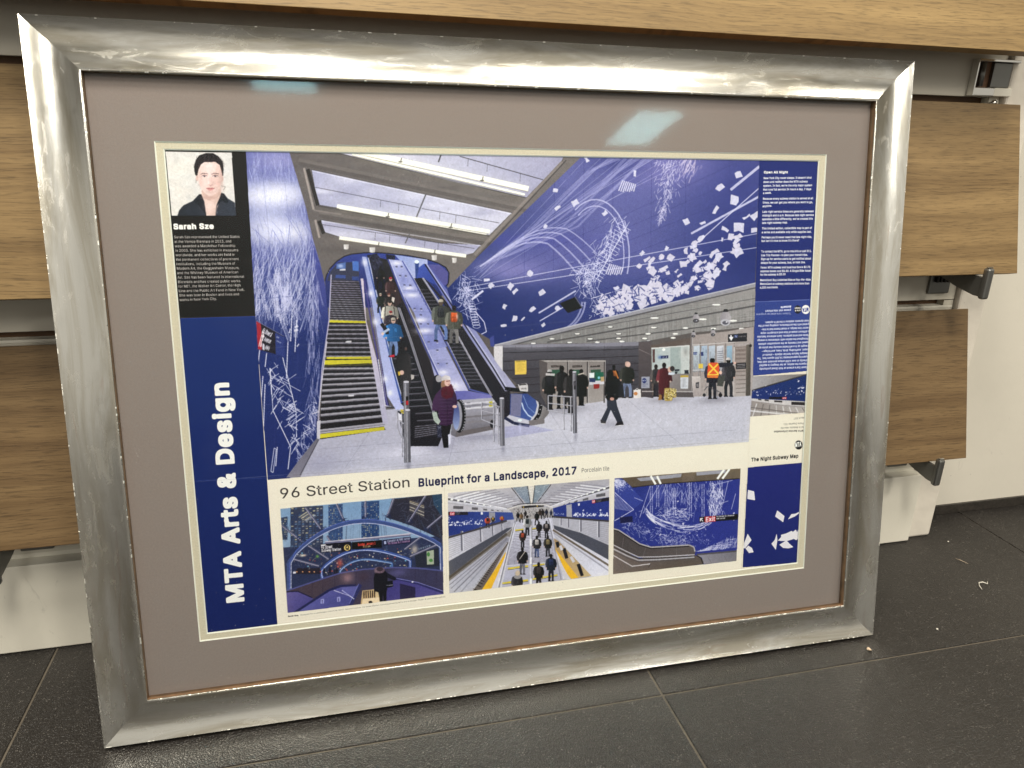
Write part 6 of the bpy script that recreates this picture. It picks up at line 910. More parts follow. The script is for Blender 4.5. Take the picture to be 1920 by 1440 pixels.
    poly([(60, 464), (276, 464), (276, 496), (60, 502)], (36, 32, 38)); poly([(76, 464), (130, 464), (130, 502), (76, 502)], (190, 34, 44)); text("Exit", (80, 496), (126, 496), 26, (244, 240, 240), 50); text("96 Street", (136, 476), (190, 476), 10, (220, 220, 226), 30); text("2 Avenue", (136, 492), (180, 491), 10, (220, 220, 226), 30); poly([(1624, 336), (1812, 304), (1812, 342), (1626, 372)], (36, 32, 40)); poly([(1624, 336), (1660, 330), (1662, 366), (1626, 372)], (190, 34, 44)); text("Exit", (1628, 364), (1658, 358), 24, (244, 240, 240), 50); poly([(1472, 372), (1492, 368), (1494, 394), (1474, 398)], (226, 226, 230)); poly([(414, 464), (438, 464), (438, 492), (414, 494)], (226, 226, 230)); text("96 Street", (1670, 346), (1730, 336), 10, (220, 220, 226), 30); text("2 Avenue", (1672, 360), (1722, 352), 10, (220, 220, 226), 30)
    # far hall
    poly([(690, 420), (960, 392), (1200, 420), (1210, 520), (780, 560), (760, 470)], (168, 164, 160)); strokes(200, box_pt(770, 400, 1190, 500), 6, 30, .05, .9, 6, (220, 218, 214), .5); strokes(160, box_pt(770, 420, 1190, 510), 6, 26, 1.5, .4, 5, (60, 56, 60), .6); poly([(860, 400), (1100, 384), (1102, 406), (862, 424)], (40, 38, 40)); ell(880, 412, 7, 7, (226, 190, 60)); ell(1030, 400, 7, 7, (226, 190, 60)); line([(700, 440), (820, 400), (960, 384), (1120, 386), (1200, 420)], 12, (214, 210, 202)); line([(760, 400), (860, 374), (1060, 368), (1260, 360)], 8, (60, 58, 60))
    # parapets and rails
    poly([(50, 740), (700, 552), (790, 545), (790, 620), (700, 640), (50, 1010)], (206, 206, 212), 1, ((100, 760), (680, 600), (178, 178, 188))); 
    for i in range(9): line([(50, 775 + i * 24), (740, 566 + i * 9)], 6 - i * .2, (150, 150, 160), .8)
    for x in (205, 410, 540, 640): t = (x - 50) / 690; line([(x, 730 - 168 * t - 20), (x + 6, 960 - 330 * t)], 22 * (1.2 - t), (110, 110, 120)); line([(x + 14, 730 - 168 * t - 20), (x + 20, 960 - 330 * t)], 9 * (1.2 - t), (230, 230, 234))
    line([(50, 748), (700, 560)], 22, (70, 66, 70)); poly([(50, 1010), (700, 640), (760, 630), (700, 680), (60, 1170)], (84, 86, 96), 1, ((80, 1060), (700, 680), (70, 72, 82)))
    poly([(1200, 512), (1830, 556), (1830, 832), (1500, 700), (1200, 600)], (206, 206, 210), 1, ((1220, 560), (1800, 700), (176, 176, 184)))
    for i in range(10): line([(1830, 590 + i * 24), (1200, 524 + i * 8)], 6 - i * .2, (146, 146, 156), .8)
    for x in (1700, 1505, 1370, 1290): t = (1830 - x) / 630; line([(x, 570 - 44 * t), (x, 780 - 200 * t)], 24 * (1.2 - t), (110, 110, 120)); line([(x - 14, 570 - 44 * t), (x - 14, 780 - 200 * t)], 8 * (1.2 - t), (230, 230, 234))
    line([(1830, 566), (1190, 514)], 20, (62, 58, 60)); poly([(1170, 598), (1500, 690), (1830, 836), (1830, 1000), (1190, 660)], (76, 78, 88))
    # track side bands
    poly([(50, 1180), (700, 690), (760, 640), (770, 690), (700, 800), (280, 1340), (60, 1360)], (126, 120, 112)); poly([(56, 1230), (700, 730), (760, 740), (330, 1340), (60, 1360)], (190, 190, 198), 1, ((100, 1280), (700, 760), (160, 160, 170)))
    for o in (0, 36, 80, 130): line([(60 + o * .8, 1270 + o * .8), (700 + o * .1, 745 + o * .15)], 14 if o % 3 else 8, rnd.choice([(146, 148, 158), (226, 226, 232), (120, 120, 130)]), .8)
    line([(56, 1190), (700, 700)], 26, (84, 76, 66)); poly([(300, 1350), (700, 790), (720, 800), (440, 1320)], (104, 96, 90))
    for i in range(26): t = (i / 26) ** .75; x, y = 330 + 365 * t, 1300 - 500 * t; line([(x, y), (x + 56 * (1 - t) + 8, y + 22 * (1 - t) + 4)], 11 * (1 - t) + 2, (52, 46, 44))
    line([(318, 1330), (700, 800)], 6, (206, 204, 206)); poly([(436, 1320), (560, 1300), (690, 900), (680, 910)], (236, 184, 34)); poly([(420, 1320), (520, 1310), (690, 950), (690, 905)], (236, 184, 34))
    poly([(520, 1320), (690, 930), (760, 700), (770, 690), (640, 1300)], (206, 206, 210)); line([(610, 1300), (790, 560)], 12, (130, 130, 138)); line([(590, 1300), (780, 580)], 7, (232, 232, 236)); line([(670, 1280), (700, 1100), (790, 600)], 9, (226, 226, 232))
    # stairs going down
    poly([(640, 1300), (730, 900), (790, 640), (800, 560), (1190, 520), (1280, 1000), (1320, 1260)], (196, 196, 206), 1, ((900, 620), (900, 1260), (178, 178, 194)))
    for i in range(24): t = (i / 24) ** .85; y = 660 + 380 * t; line([(790 - 95 * t, y + 10), (1170 + 50 * t, y - 26)], 4 + 5 * t, (120, 118, 130), .9); line([(790 - 95 * t, y + 18), (1170 + 50 * t, y - 18)], 4 + 4 * t, (222, 222, 230), .8)
    for a, b, w in (((790, 664), (880, 652), 14), ((975, 648), (1020, 642), 12), ((710, 1080), (930, 1052), 18), ((980, 1050), (1110, 1030), 14), ((650, 1240), (930, 1206), 18), ((980, 1196), (1250, 1150), 16)): line([a, b], w, (222, 200, 40)); line([(a[0], a[1] + w * .8), (b[0], b[1] + w * .8)], 5, (84, 76, 50))
    line([(960, 560), (958, 1250)], 22, (206, 206, 212)); line([(972, 560), (972, 1250)], 7, (120, 120, 128)); 
    for y in (760, 960, 1190): poly([(948, y), (972, y - 4), (972, y + 70), (946, y + 74)], (236, 236, 238))
    line([(1150, 540), (1190, 720), (1290, 1200)], 14, (150, 150, 158)); line([(1166, 540), (1206, 720), (1316, 1196)], 7, (230, 230, 236))
    # right platform, train
    poly([(1200, 640), (1830, 1000), (1830, 1160), (1600, 1170), (1210, 700)], (200, 200, 206), 1, ((1260, 700), (1780, 1080), (222, 222, 228))); line([(1200, 660), (1830, 1060)], 22, (108, 96, 82)); line([(1206, 690), (1830, 1120)], 16, (150, 150, 160), .8)
    poly([(1210, 750), (1260, 780), (1620, 1160), (1480, 1180), (1230, 880)], (172, 142, 96), 1, ((1230, 780), (1560, 1160), (196, 172, 120)))
    for a, b in (((1245, 790), (1262, 850)), ((1320, 860), (1352, 970)), ((1476, 1030), (1520, 1160))): line([a, b], 36, (32, 30, 34))
    for a, b in (((1280, 830), (1300, 880)), ((1395, 950), (1430, 1010))): line([a, b], 30, (206, 206, 210))
    poly([(1220, 860), (1240, 880), (1480, 1180), (1400, 1194), (1340, 1120)], (238, 186, 34)); poly([(1225, 900), (1340, 1110), (1390, 1196), (1320, 1200)], (206, 206, 210))
    # people
    for x, y, h, c, b in ((820, 570, 110, (34, 32, 34), None), (858, 580, 110, (120, 92, 60), None), (900, 540, 90, (40, 36, 40), None), (1060, 540, 110, (60, 48, 40), None), (1090, 540, 110, (40, 36, 36), None), (1130, 530, 100, (36, 40, 60), None), (1025, 610, 150, (32, 30, 32), None), (1180, 530, 90, (40, 46, 70), None)): person(x, y, h, c, (36, 34, 40), back=1, bag=b)
    for x, y, h, c, l, b in ((922, 720, 220, (170, 172, 170), (34, 34, 40), (44, 52, 54)), (870, 850, 190, (54, 46, 44), (34, 32, 36), (190, 80, 50)), (1050, 740, 170, (40, 38, 40), (50, 46, 50), None), (1130, 750, 190, (40, 36, 38), (36, 36, 42), (150, 140, 134)), (1025, 960, 240, (50, 50, 52), (74, 90, 130), (206, 200, 190)), (1145, 950, 230, (40, 38, 36), (54, 54, 60), (140, 124, 84)), (868, 1146, 300, (34, 32, 34), (110, 110, 120), None), (1045, 1300, 290, (36, 32, 32), (34, 30, 32), (70, 62, 60)), (1180, 1220, 300, (40, 44, 56), (36, 36, 44), (44, 54, 90)), (810, 1420, 310, (52, 50, 54), (40, 40, 44), None)): person(x, y, h, c, l, back=1, bag=b, stride=.06, wide=1.2)
    line([(836, 980), (900, 890)], 7, (206, 196, 180)); ell(815, 1170, 40, 24, (150, 146, 144)); ell(816, 1130, 26, 30, (200, 180, 150))
    for x, y, h in ((490, 640, 130), (548, 600, 90), (645, 590, 90)): person(x, y, h, (190, 70, 44) if x != 548 else (60, 50, 44), (40, 36, 40), hair=(34, 30, 30), wide=1.5, bag=(46, 40, 44) if x == 490 else (214, 170, 50))
    line([(430, 640), (700, 560)], 18, (70, 66, 70))
    clip(None)
def wall_photo():
    V(1140, 860, 5.053)
    Q = [(62, 188), (1258, 92), (1218, 970), (48, 1095)]
    clip(Q); poly(Q, (40, 52, 132), 1, ((300, 300), (1000, 700), (44, 54, 140)))
    blob(480, 340, 120, 60, (80, 90, 170), .6); poly([(60, 180), (220, 270), (340, 400), (240, 480), (50, 330)], (52, 66, 150))
    # white hatch, ladders and drifts (a stand-in drawing)
    strokes(240, lambda: (60 + abs(rnd.gauss(0, 60)), 200 + abs(rnd.gauss(0, 45))), 6, 26, .5, .5, 4, (214, 216, 232), .9)
    strokes(170, lambda: (U(520, 880), 320 + rnd.gauss(0, 80)), 20, 110, 1.5, .35, 3, (214, 216, 236), .75)
    strokes(260, lambda: (U(960, 1060) + rnd.gauss(0, 20), U(210, 500)), 14, 60, 1.45, .3, 4, (226, 228, 238), .9)
    for x, y0, y1 in ((770, 220, 560), (890, 240, 600), (1060, 200, 440), (540, 300, 560), (620, 280, 540), (400, 260, 540), (460, 250, 460)):
        for s in (0, 22): line([(x + s, y0), (x + s, y1)], 3.5, (216, 218, 234), .85)
        for i in range(int((y1 - y0) / 16)): line([(x, y0 + i * 16), (x + 22, y0 + i * 16 + 3)], 2.5, (216, 218, 234), .8)
    for i in range(90): o = U(0, 80); t0 = U(.1, 2.6); t = np.linspace(t0, t0 + U(.12, .5), 5); line([(690 + (330 + o * .4) * math.cos(k), 440 + (180 + o) * math.sin(k) + 20 * math.cos(k)) for k in t], U(2.5, 7), (226, 228, 238), .85)
    strokes(190, lambda: (600 + rnd.gauss(0, 80), 530 + rnd.gauss(0, 36)), 10, 50, .1, .5, 4, (222, 224, 236), .85)
    strokes(220, lambda: (lambda t: (120 + 640 * t, 600 + 220 * t + rnd.gauss(0, 40)))(U(0, 1)), 10, 60, .5, 1.0, 3.5, (206, 208, 228), .8)
    strokes(150, lambda: (U(480, 1000), 760 + rnd.gauss(0, 40)), 8, 30, 0, 1, 4, (206, 208, 228), .75)
    for i in range(60): x = U(840, 1220); b = 880 - (x - 840) * .1; h = (x - 820) * .35 * U(.5, 1); line([(x, b), (x + U(-10, 40), b - h)], 4, (206, 208, 228), .7)
    for i in range(70): x = U(860, 1220); y = 880 - (x - 840) * .1 - U(0, 1) * (x - 830) * .3; line([(x - 20, y + 6), (x + 20, y)], 4, (206, 208, 228), .7)
    for a, b in (((300, 560), (400, 260)), ((330, 520), (480, 260)), ((1090, 430), (1140, 210)), ((1000, 250), (1180, 205)), ((1050, 430), (1140, 400)), ((1170, 480), (1210, 330)), ((250, 370), (330, 400))): line([a, b], 5, (206, 208, 230), .85)
    for i in range(16): line([(64 + i * 11, 330 + i * 10), (30 + i * 12, 470 + i * 2)], 4, (206, 208, 230), .8)
    line([(64, 320), (244, 484), (60, 590)], 6, (206, 208, 230)); poly([(112, 556), (232, 544), (236, 600), (116, 612)], (30, 32, 70)); scraps(14, lambda: (U(300, 1200), U(330, 800), 1), 10, 20)
    # soffit
    poly([(60, 150), (1262, 70), (1258, 186), (520, 236), (230, 272), (130, 184)], (92, 80, 66), 1, ((300, 200), (1200, 120), (106, 94, 76))); poly([(270, 186), (700, 140), (690, 176), (310, 214)], (150, 152, 162)); poly([(836, 130), (1120, 104), (1110, 136), (840, 160)], (150, 152, 162)); poly([(716, 136), (830, 126), (812, 214), (704, 222)], (110, 96, 80)); line([(230, 272), (520, 238), (1256, 188)], 8, (44, 38, 34))
    for a, b in (((405, 164), (452, 244)), ((465, 164), (500, 240)), ((1100, 104), (1036, 192)), ((1152, 98), (1084, 190))): line([a, b], 20, (246, 246, 240))
    # sign
    poly([(866, 552), (1232, 524), (1230, 578), (868, 606)], (26, 24, 26)); poly([(916, 550), (1020, 542), (1020, 596), (916, 604)], (190, 36, 44)); text("Exit", (922, 596), (1014, 588), 40, (250, 248, 244), 40); line([(900, 594), (880, 570)], 8, (240, 240, 240)); line([(876, 594), (876, 566), (900, 566)], 8, (240, 240, 240)); text("96 Street & 2 Avenue", (1026, 556), (1196, 542), 13, (226, 226, 226), 40); text("NW corner", (1026, 576), (1112, 568), 13, (226, 226, 226), 40)
    # escalator
    poly([(40, 655), (100, 670), (300, 800), (400, 832), (560, 824), (770, 812), (815, 830), (830, 880), (822, 912), (560, 936), (360, 950), (200, 900), (40, 830)], (74, 68, 66), 1, ((100, 700), (700, 900), (92, 84, 80)))
    for x in (150, 360, 520, 650): line([(x, 740 if x < 200 else 840), (x - 30 if x < 400 else x, 930)], 3, (130, 124, 120), .8)
    line([(40, 662), (100, 676), (300, 806), (410, 840), (770, 818), (815, 838), (824, 880)], 12, (176, 172, 170)); line([(40, 672), (100, 688), (300, 820), (410, 852), (770, 830)], 9, (30, 27, 28))
    poly([(40, 822), (200, 900), (300, 944), (480, 940), (820, 914), (870, 926), (900, 960), (908, 1000), (40, 1110)], (112, 100, 92), 1, ((100, 900), (600, 1060), (92, 82, 74)))
    for o, c, w in ((0, (196, 194, 196), 9), (20, (60, 56, 56), 9), (38, (176, 174, 176), 12), (58, (84, 78, 76), 7)): line([(40, 812 + o), (190, 886 + o), (290, 932 + o * .8), (480, 930 + o * .7), (820, 910 + o * .6)], w, c)
    line([(50, 916), (230, 1020), (400, 996)], 9, (206, 200, 196)); line([(404, 996), (384, 1030)], 6, (60, 54, 52)); line([(840, 918), (880, 940), (902, 1000)], 9, (34, 30, 30)); poly([(840, 912), (1222, 880), (1218, 970), (912, 1000), (890, 940)], (142, 140, 146), 1, ((900, 960), (1200, 900), (118, 116, 122))); line([(840, 908), (1222, 876)], 16, (84, 80, 82)); line([(950, 940), (980, 990)], 4, (110, 108, 112)); line([(1100, 920), (1130, 978)], 4, (110, 108, 112)); line([(900, 1000), (1222, 968)], 3, (110, 106, 108))
    clip(None)
def cover_and_strip():
    V(1140, 860, 5.053)
    Q = [(1326, 84), (1900, 27), (1850, 1060), (1276, 1030)]
    poly([(1326, 84), (1844, 38), (1800, 985), (1790, 985), (1276, 1032)], (36, 42, 110), 1, ((1500, 100), (1500, 980), (32, 40, 102))); poly([(1840, 38), (1880, 34), (1830, 982), (1790, 985)], (36, 42, 110))
    for a, b in (((1330, 200), (1840, 150)), ((1320, 430), (1480, 416)), ((1478, 420), (1462, 860)), ((1300, 820), (1800, 790)), ((1480, 660), (1810, 640))): line([a, b], 3, (30, 36, 100), .7)
    W = (232, 230, 226)
    for p in ([(1326, 296), (1384, 310), (1394, 394), (1322, 382)], [(1604, 490), (1672, 544), (1660, 602), (1584, 548)], [(1810, 504), (1808, 520), (1770, 548), (1706, 574), (1738, 526), (1780, 520)], [(1324, 712), (1290, 800), (1286, 848), (1300, 850), (1360, 772)], [(1330, 824), (1364, 846), (1380, 886), (1336, 894), (1304, 852)], [(1598, 712), (1606, 770), (1590, 864), (1548, 806), (1580, 770)], [(1610, 776), (1640, 742), (1640, 722), (1690, 708), (1740, 684), (1752, 694), (1780, 672), (1800, 712), (1806, 752), (1784, 772), (1760, 760), (1700, 780), (1640, 780)], [(1690, 774), (1720, 806), (1756, 838), (1710, 850), (1660, 846), (1624, 816)], [(1812, 650), (1806, 716), (1790, 704)]): poly(p, W)
    # right strip: blue sidebar, lighter fold, upside-down photo
    V()
    poly([(1424, 270), (1560, 270), (1560, 560), (1521, 562), (1416, 566), (1424, 299)], (33, 43, 106)); poly([(1416, 566), (1545, 560), (1545, 693), (1408, 705)], (50, 66, 132)); line([(1416, 566), (1540, 561)], 1.2, (110, 124, 180), .8)
    V(1390, 550, 4.114)
    Q = [(82, 640), (560, 618), (560, 916), (66, 952)]
    clip(Q); poly(Q, (150, 146, 142)); poly([(76, 640), (560, 610), (560, 620), (76, 760)], (172, 170, 168), 1, ((80, 640), (400, 700), (126, 122, 118))); poly([(74, 756), (510, 628), (560, 616), (560, 836), (74, 812)], (32, 50, 114), 1, ((100, 780), (480, 740), (26, 46, 104))); line([(74, 752), (520, 622)], 9, (52, 50, 54)); 
    scraps(60, lambda: (U(80, 520), 775 - abs(rnd.gauss(0, 20)) + U(-10, 20), 1), 3, 10); scraps(10, lambda: (U(440, 520), U(670, 760), 1), 8, 16); poly([(214, 800), (350, 798), (348, 816), (214, 816)], (28, 26, 32)); poly([(316, 800), (350, 799), (349, 817), (316, 817)], (190, 50, 60)); text("Exit", (346, 804), (320, 804), 9, (240, 240, 240), 40)
    poly([(66, 810), (500, 836), (560, 840), (560, 880), (300, 858), (66, 826)], (206, 202, 196)); 
    for x0, y0, x1, y1 in ((130, 814, 156, 826), (180, 818, 212, 832), (254, 826, 316, 842), (386, 836, 490, 864)): poly([(x0, y0), (x1, y0 + 4), (x1, y1), (x0, y1 - 4)], (46, 42, 42))
    poly([(66, 826), (300, 862), (560, 890), (560, 1000), (66, 960)], (150, 142, 134), 1, ((100, 850), (460, 920), (176, 170, 162)))
    for i in range(11): line([(70 + i * 50, 845 + i * 5), (10 + i * 66, 980)], 9, rnd.choice([(214, 210, 204), (104, 98, 92), (226, 224, 220)]), .7)
    line([(70, 880), (520, 935)], 8, (96, 90, 86), .7); line([(70, 906), (420, 940)], 12, (226, 224, 220), .8)
    clip(None)
PHOTOS = [[(460, 270), (1424, 270), (1424, 299), (1412, 705), (1404, 828.5), (502, 900), (478.5, 593)],
          [(525.5, 953.7), (829, 926), (831.7, 1114), (539, 1149.7)], [(839.5, 924.4), (1143, 898), (1141, 1078), (842.4, 1113)],
          [(1152.3, 897), (1389, 878), (1381, 1052), (1149.5, 1076.7)], [(310, 283.7), (434.3, 286), (442.5, 404), (322, 404.7)], [(1408, 705.6), (1526, 700), (1526, 772), (1406, 781)]]
def finish():
    V()
    # fold lines of the unfolded map and paper tooth
    for a, b in (((345, 905), (1420, 822)), ((1120, 598), (480, 655)), ((338, 596), (478, 592))): line([a, b], .6, (255, 255, 255), .18); line([(a[0], a[1] + .8), (b[0], b[1] + .8)], .6, (0, 0, 0), .16)
    for x0, x1 in ((833, 838), (1146, 1142), (1400, 1388)): line([(x0, 900), (x1, 1100)], .6, (150, 140, 110), .3)
    g = np.random.default_rng(3)
    n = g.normal(0, 1, (NY // 2 + 1, NX // 2 + 1)).astype(np.float32).repeat(2, 0).repeat(2, 1)[:NY, :NX]
    tone = np.ones((NY, NX), np.float32)
    for k, am in ((5, .022), (14, .008)):      # halftone clumping and soft tonal drift of the photographs
        a = g.normal(0, 1, (NY // k + 2, NX // k + 2)).astype(np.float32)
        a = a.repeat(k, 0).repeat(k, 1)
        for ax in (0, 1):
            c = np.cumsum(a, ax); a = (np.take(c, range(k, c.shape[ax]), ax) - np.take(c, range(0, c.shape[ax] - k), ax)) / k
        tone += am * a[:NY, :NX]
    pm = np.zeros((NY, NX), np.float32)
    for q in PHOTOS:
        y0, x0, k = mask_of([sheet(q)]); pm[y0:y0 + k.shape[0], x0:x0 + k.shape[1]] = np.maximum(pm[y0:y0 + k.shape[0], x0:x0 + k.shape[1]], k)
    B = IMG.copy()
    for ax in (0, 1):                                     # lens softness inside the printed photographs
        B = (np.roll(B, 1, ax) + B + np.roll(B, -1, ax)) / 3
    Bl = IMG[::4, ::4].copy()                              # bloom of the bright lamps in the pictures
    Bl = np.clip(Bl - 215, 0, 40)
    for _ in range(3):
        for ax in (0, 1):
            Bl = sum(np.roll(Bl, k, ax) for k in range(-3, 4)) / 7
    B += Bl.repeat(4, 0).repeat(4, 1)[:NY, :NX] * .6
    pm = pm[..., None]
    B = B * .90 + (B @ np.array([.3, .59, .11], np.float32))[..., None] * .10
    IMG[:] = IMG * (1 - pm) + B * tone[..., None] * pm
    IMG[:] += (n * 3.0)[..., None]
layout_blocks(); portrait(); cover_and_strip(); station(); entrance(); platform(); wall_photo(); words(); finish()
# ---------------------------------------------------------------- the print as one sheet image
def lin(c):
    c = np.clip(c / 255.0, 0, 1)
    return np.where(c <= .04045, c / 12.92, ((c + .055) / 1.055) ** 2.4).astype(np.float32)
INK = lin(IMG) * np.array(INK_SCALE, np.float32)
img = bpy.data.images.new('sheet_print', NX, NY, float_buffer=True)
img.colorspace_settings.name = 'Linear Rec.709'
buf = np.ones((NY, NX, 4), np.float32); buf[..., :3] = np.clip(INK - .006, 0.003, .92)[::-1]
img.pixels.foreach_set(buf.ravel()); img.update(); img.pack()
def print_material():
    g = N('printed_paper')
    tx = g.n('ShaderNodeTexImage', i_0=g.coord((1, 1, 1), 'UV')); tx.image = img; tx.interpolation = 'Linear'; tx.extension = 'EXTEND'
    g.P(Base_Color=tx.outputs[0], Roughness=.5); g.p.inputs['Specular IOR Level'].default_value = .25
    return g.m
M = dict(foil=foil_material(), lip=simple('raw_brown_wood', (.17, .085, .040), .5, 0, .0004, 300, .3, 60), mat=simple('mauve_mat_board', (.243, .197, .182), .85, 0, .00014, 700, .06, 420),
         fillet=simple('putty_mat_board', (.60, .535, .415), .8, 0, .00012, 900, .10, 500), core=simple('white_mat_core', (.86, .83, .74), .7), glass=glass_material(), prt=print_material(), brown=simple('kraft_backing', (.25, .16, .09), .8),
         oak=wood_material('oak_laminate', (.112, .068, .028), (.190, .122, .052), (.270, .180, .080)), oak_lit=wood_material('oak_laminate_lit', (.135, .083, .032), (.225, .146, .058), (.315, .212, .088)), oak_shaded=wood_material('oak_laminate_shaded', (.085, .050, .022), (.135, .083, .037), (.185, .120, .056)), panel=simple('satin_grey_panel', (.60, .565, .48), .34, 0, .00005, 60, .03, 4), white=simple('white_painted_board', (.72, .69, .60), .42, 0, .0001, 120, .03, 6, .7),  # one oak, tinted brighter for the lit top shelf, darker for the shaded lowest
         wall=simple('white_wall_paint', (.62, .585, .51), .6, 0, .0006, 26, .03, 3, .5), plaster=simple('rough_painted_post', (.70, .65, .57), .6, 0, .0035, 14, .05, 9, .9), slot=simple('brown_slot_lining', (.085, .040, .014), .6), gun=simple('gunmetal', (.20, .20, .19), .36, .85, .00005, 400), chrome=simple('chrome', (.72, .71, .68), .10, 1.0, .0003, 40),
         granite=simple('dark_granite', (.030, .026, .022), .35, 0, .0002, 300, .6, 240), grout=simple('sandy_grout', (.098, .082, .062), .85, 0, .0004, 400, .2, 60), tile=tile_material(), lint=simple('pale_lint', (.55, .52, .46), .8), grit=simple('tan_grit', (.50, .38, .27), .8), fibre=simple('brown_fibre', (.34, .27, .2), .7), dark=simple('strip_black', (.012, .010, .008), .7))
YAW = R(.75)
# ---------------------------------------------------------------- floor
floor = empty('floor', (0, 0, 0), (0, 0, R(.6)), kind='structure')
box('grout', -4.6, 4.6, -5.6, .36, -.02, -.0022, M['grout'], floor)
P_ = .84
bm = bmesh.new(); add_box(bm, 0, P_ - .0034, 0, P_ - .0034, -.012, 0, .0008, 1); tile_me = bm_mesh('tile', bm); tile_me.materials.append(M['tile'])
bm = bmesh.new(); add_box(bm, 0, P_ - .0034, 0, .40, -.012, 0, .0008, 1); edge_me = bm_mesh('tile', bm); edge_me.materials.append(M['tile'])
for i in range(-5, 5):
    for j in range(-6, 1):
        o = bpy.data.objects.new('tile', edge_me if j == 0 else tile_me); COL.objects.link(o); o.parent = floor
        o.location = (.173 + i * P_ + .0017, -.05 + j * P_ + .0017, 0)
box('far_tiles', -9, 9, -14, -.05 - 6 * P_ - .002, -.02, 0, M['tile'], floor)
for x_ in (-1, 1): box('far_tiles', min(x_ * 4.03, x_ * 9), max(x_ * 4.03, x_ * 9), -.05 - 6 * P_, .36, -.02, 0, M['tile'], floor)
box('ceiling', -9, 9, -5.9, .42, 2.612, 2.66, M['white'], kind='structure')  # unseen; added to block world light overhead and darken the rail reflections
# ---------------------------------------------------------------- wall, post, skirting
wall = empty('wall', (0, 0, 0), (0, 0, YAW), label='white painted wall with a dark stone skirting, right of the shelving', cat='wall')
box('plaster', .60, 3.4, .311, .40, 0, 2.6, M['wall'], wall)
box('skirting', .885, 3.4, .306, .3112, 0, .021, M['granite'], wall, .0008)
bm = bmesh.new(); add_box(bm, .822, .880, .240, .3105, 0, 2.6, .004)
post = link('post', bm_mesh('post', bm), M['plaster'], wall)
# ---------------------------------------------------------------- display rack
rack = empty('display_rack', (0, 0, 0), (0, 0, YAW), label='built-in grey display rack with slotted back panels and white kick board', cat='display rack')
PY = .250
SL = (.4655, .7975, 1.13)           # slot undersides
zs = [(.150, SL[0] - .0045), (SL[0] + .0105, SL[1] - .0045), (SL[1] + .0095, SL[2] - .0045), (SL[2] + .0095, 1.46)]
for a, b in zs: box('back_panel', -1.9, .8195, PY, PY + .012, a, b, M['panel'], rack, .0006)
for z in SL: box('slot_rail', -1.9, .8195, PY + .016, PY + .030, z - .03, z + .03, M['slot'], rack)
for z in SL:
    box('slot_ledge', -1.9, .8195, PY - .0005, PY + .016, z - .0042, z - .0002, M['white'], rack, .0004)
    box('slot_end', .800, .8195, PY + .0005, PY + .0158, z, z + .009, M['panel'], rack)
box('kick_board', -1.9, .8205, .2293, PY + .03, .0015, .143, M['white'], rack, .0012)
bm = bmesh.new(); add_box(bm, -1.9, .8195, PY + .001, PY + .011, .1432, .1498); link('ledge_strip', bm_mesh('s', bm), M['white'], rack)
def screw(x, z):
    bm = bmesh.new(); bmesh.ops.create_uvsphere(bm, u_segments=14, v_segments=8, radius=.0052)
    for v in bm.verts: v.co = Vector((x + v.co.x, PY - .006 + v.co.y * .8, z + v.co.z))
    add_box(bm, x - .0006, x + .0006, PY - .0112, PY - .0090, z - .003, z + .0045)
    link('screw', bm_mesh('screw', bm, True), M['chrome'], rack)
screw(.8045, .7985)
# ---------------------------------------------------------------- tilted shelves
TILT = R(15.0); T = .018
def shelf(zb, yb, length, label, mat, x0=-1.75, x1=.8400):
    """board leaning back: front lower edge at (yb, zb)"""
    o = box('display_shelf', x0, x1, 0, T, 0, length, M[mat], None, .0007)
    o.matrix_world = Matrix.Rotation(YAW, 4, 'Z') @ Matrix.Translation((0, yb, zb)) @ Matrix.Rotation(-TILT, 4, 'X')
    return tag(o, label, 'shelf', 'tilted oak display shelves')
shelf(.8650, .1570, .268, 'oak laminate shelf board, tinted as brightly lit, along the top, above the silver frame', 'oak_lit')
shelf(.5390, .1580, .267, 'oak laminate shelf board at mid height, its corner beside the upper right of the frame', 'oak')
shelf(.2085, .1605, .264, 'lowest oak laminate shelf board, shade put in its tint, just above the white kick board', 'oak_shaded', x1=.8335)
# ---------------------------------------------------------------- brackets
def bracket(x, z, label, neck=True):
    """steel shelf hook: back plate with dark strips for its reflections, tapering arm and upright front lip; z is the shelf's lower edge"""
    b = empty('shelf_bracket', (0, 0, 0), (0, 0, YAW), label=label, cat='bracket', group='gunmetal shelf brackets')
    box('back_plate', x - .004, x + .039, PY - .0062, PY - .0004, z - .051, z + .02, M['gun'], b, .0022)
    for k in range(4): box('dark_strip', x + .004 + k * .0074, x + .0082 + k * .0074, PY - .0125, PY - .0064, z - .030, z + .018, M['dark'], b, .0008)  # dark strips in place of reflections on the back plate
    prof = [(PY - .0064, z - .014), (.196, z - .027), (.160, z - .034), (.1470, z - .034), (.1470, z - .0025), (.196, z - .0025), (PY - .0064, z + .0005)]
    prism_x('arm', prof, x + .0015, x + .0065, M['gun'], b, .0009)
    l = box('lip', x - .0018, x + .0112, -.0055, .0055, -.001, .049, M['gun'], b, .0035)
    l.matrix_basis = Matrix.Translation((0, .1420, z - .036))
    c = box('lip_cap', x + .0002, x + .0092, -.0030, .0030, .0495, .0510, M['chrome'], b, .0008)
    c.matrix_basis = Matrix.Translation((0, .1420, z - .036))
    return b
bracket(.7605, .5390, 'dark gunmetal bracket hooked under the right end of the middle shelf')
bracket(.7545, .2085, 'dark gunmetal bracket under the right end of the lowest shelf')
bracket(-.6885, .2085, 'dark gunmetal bracket under the lowest shelf, left of the frame')
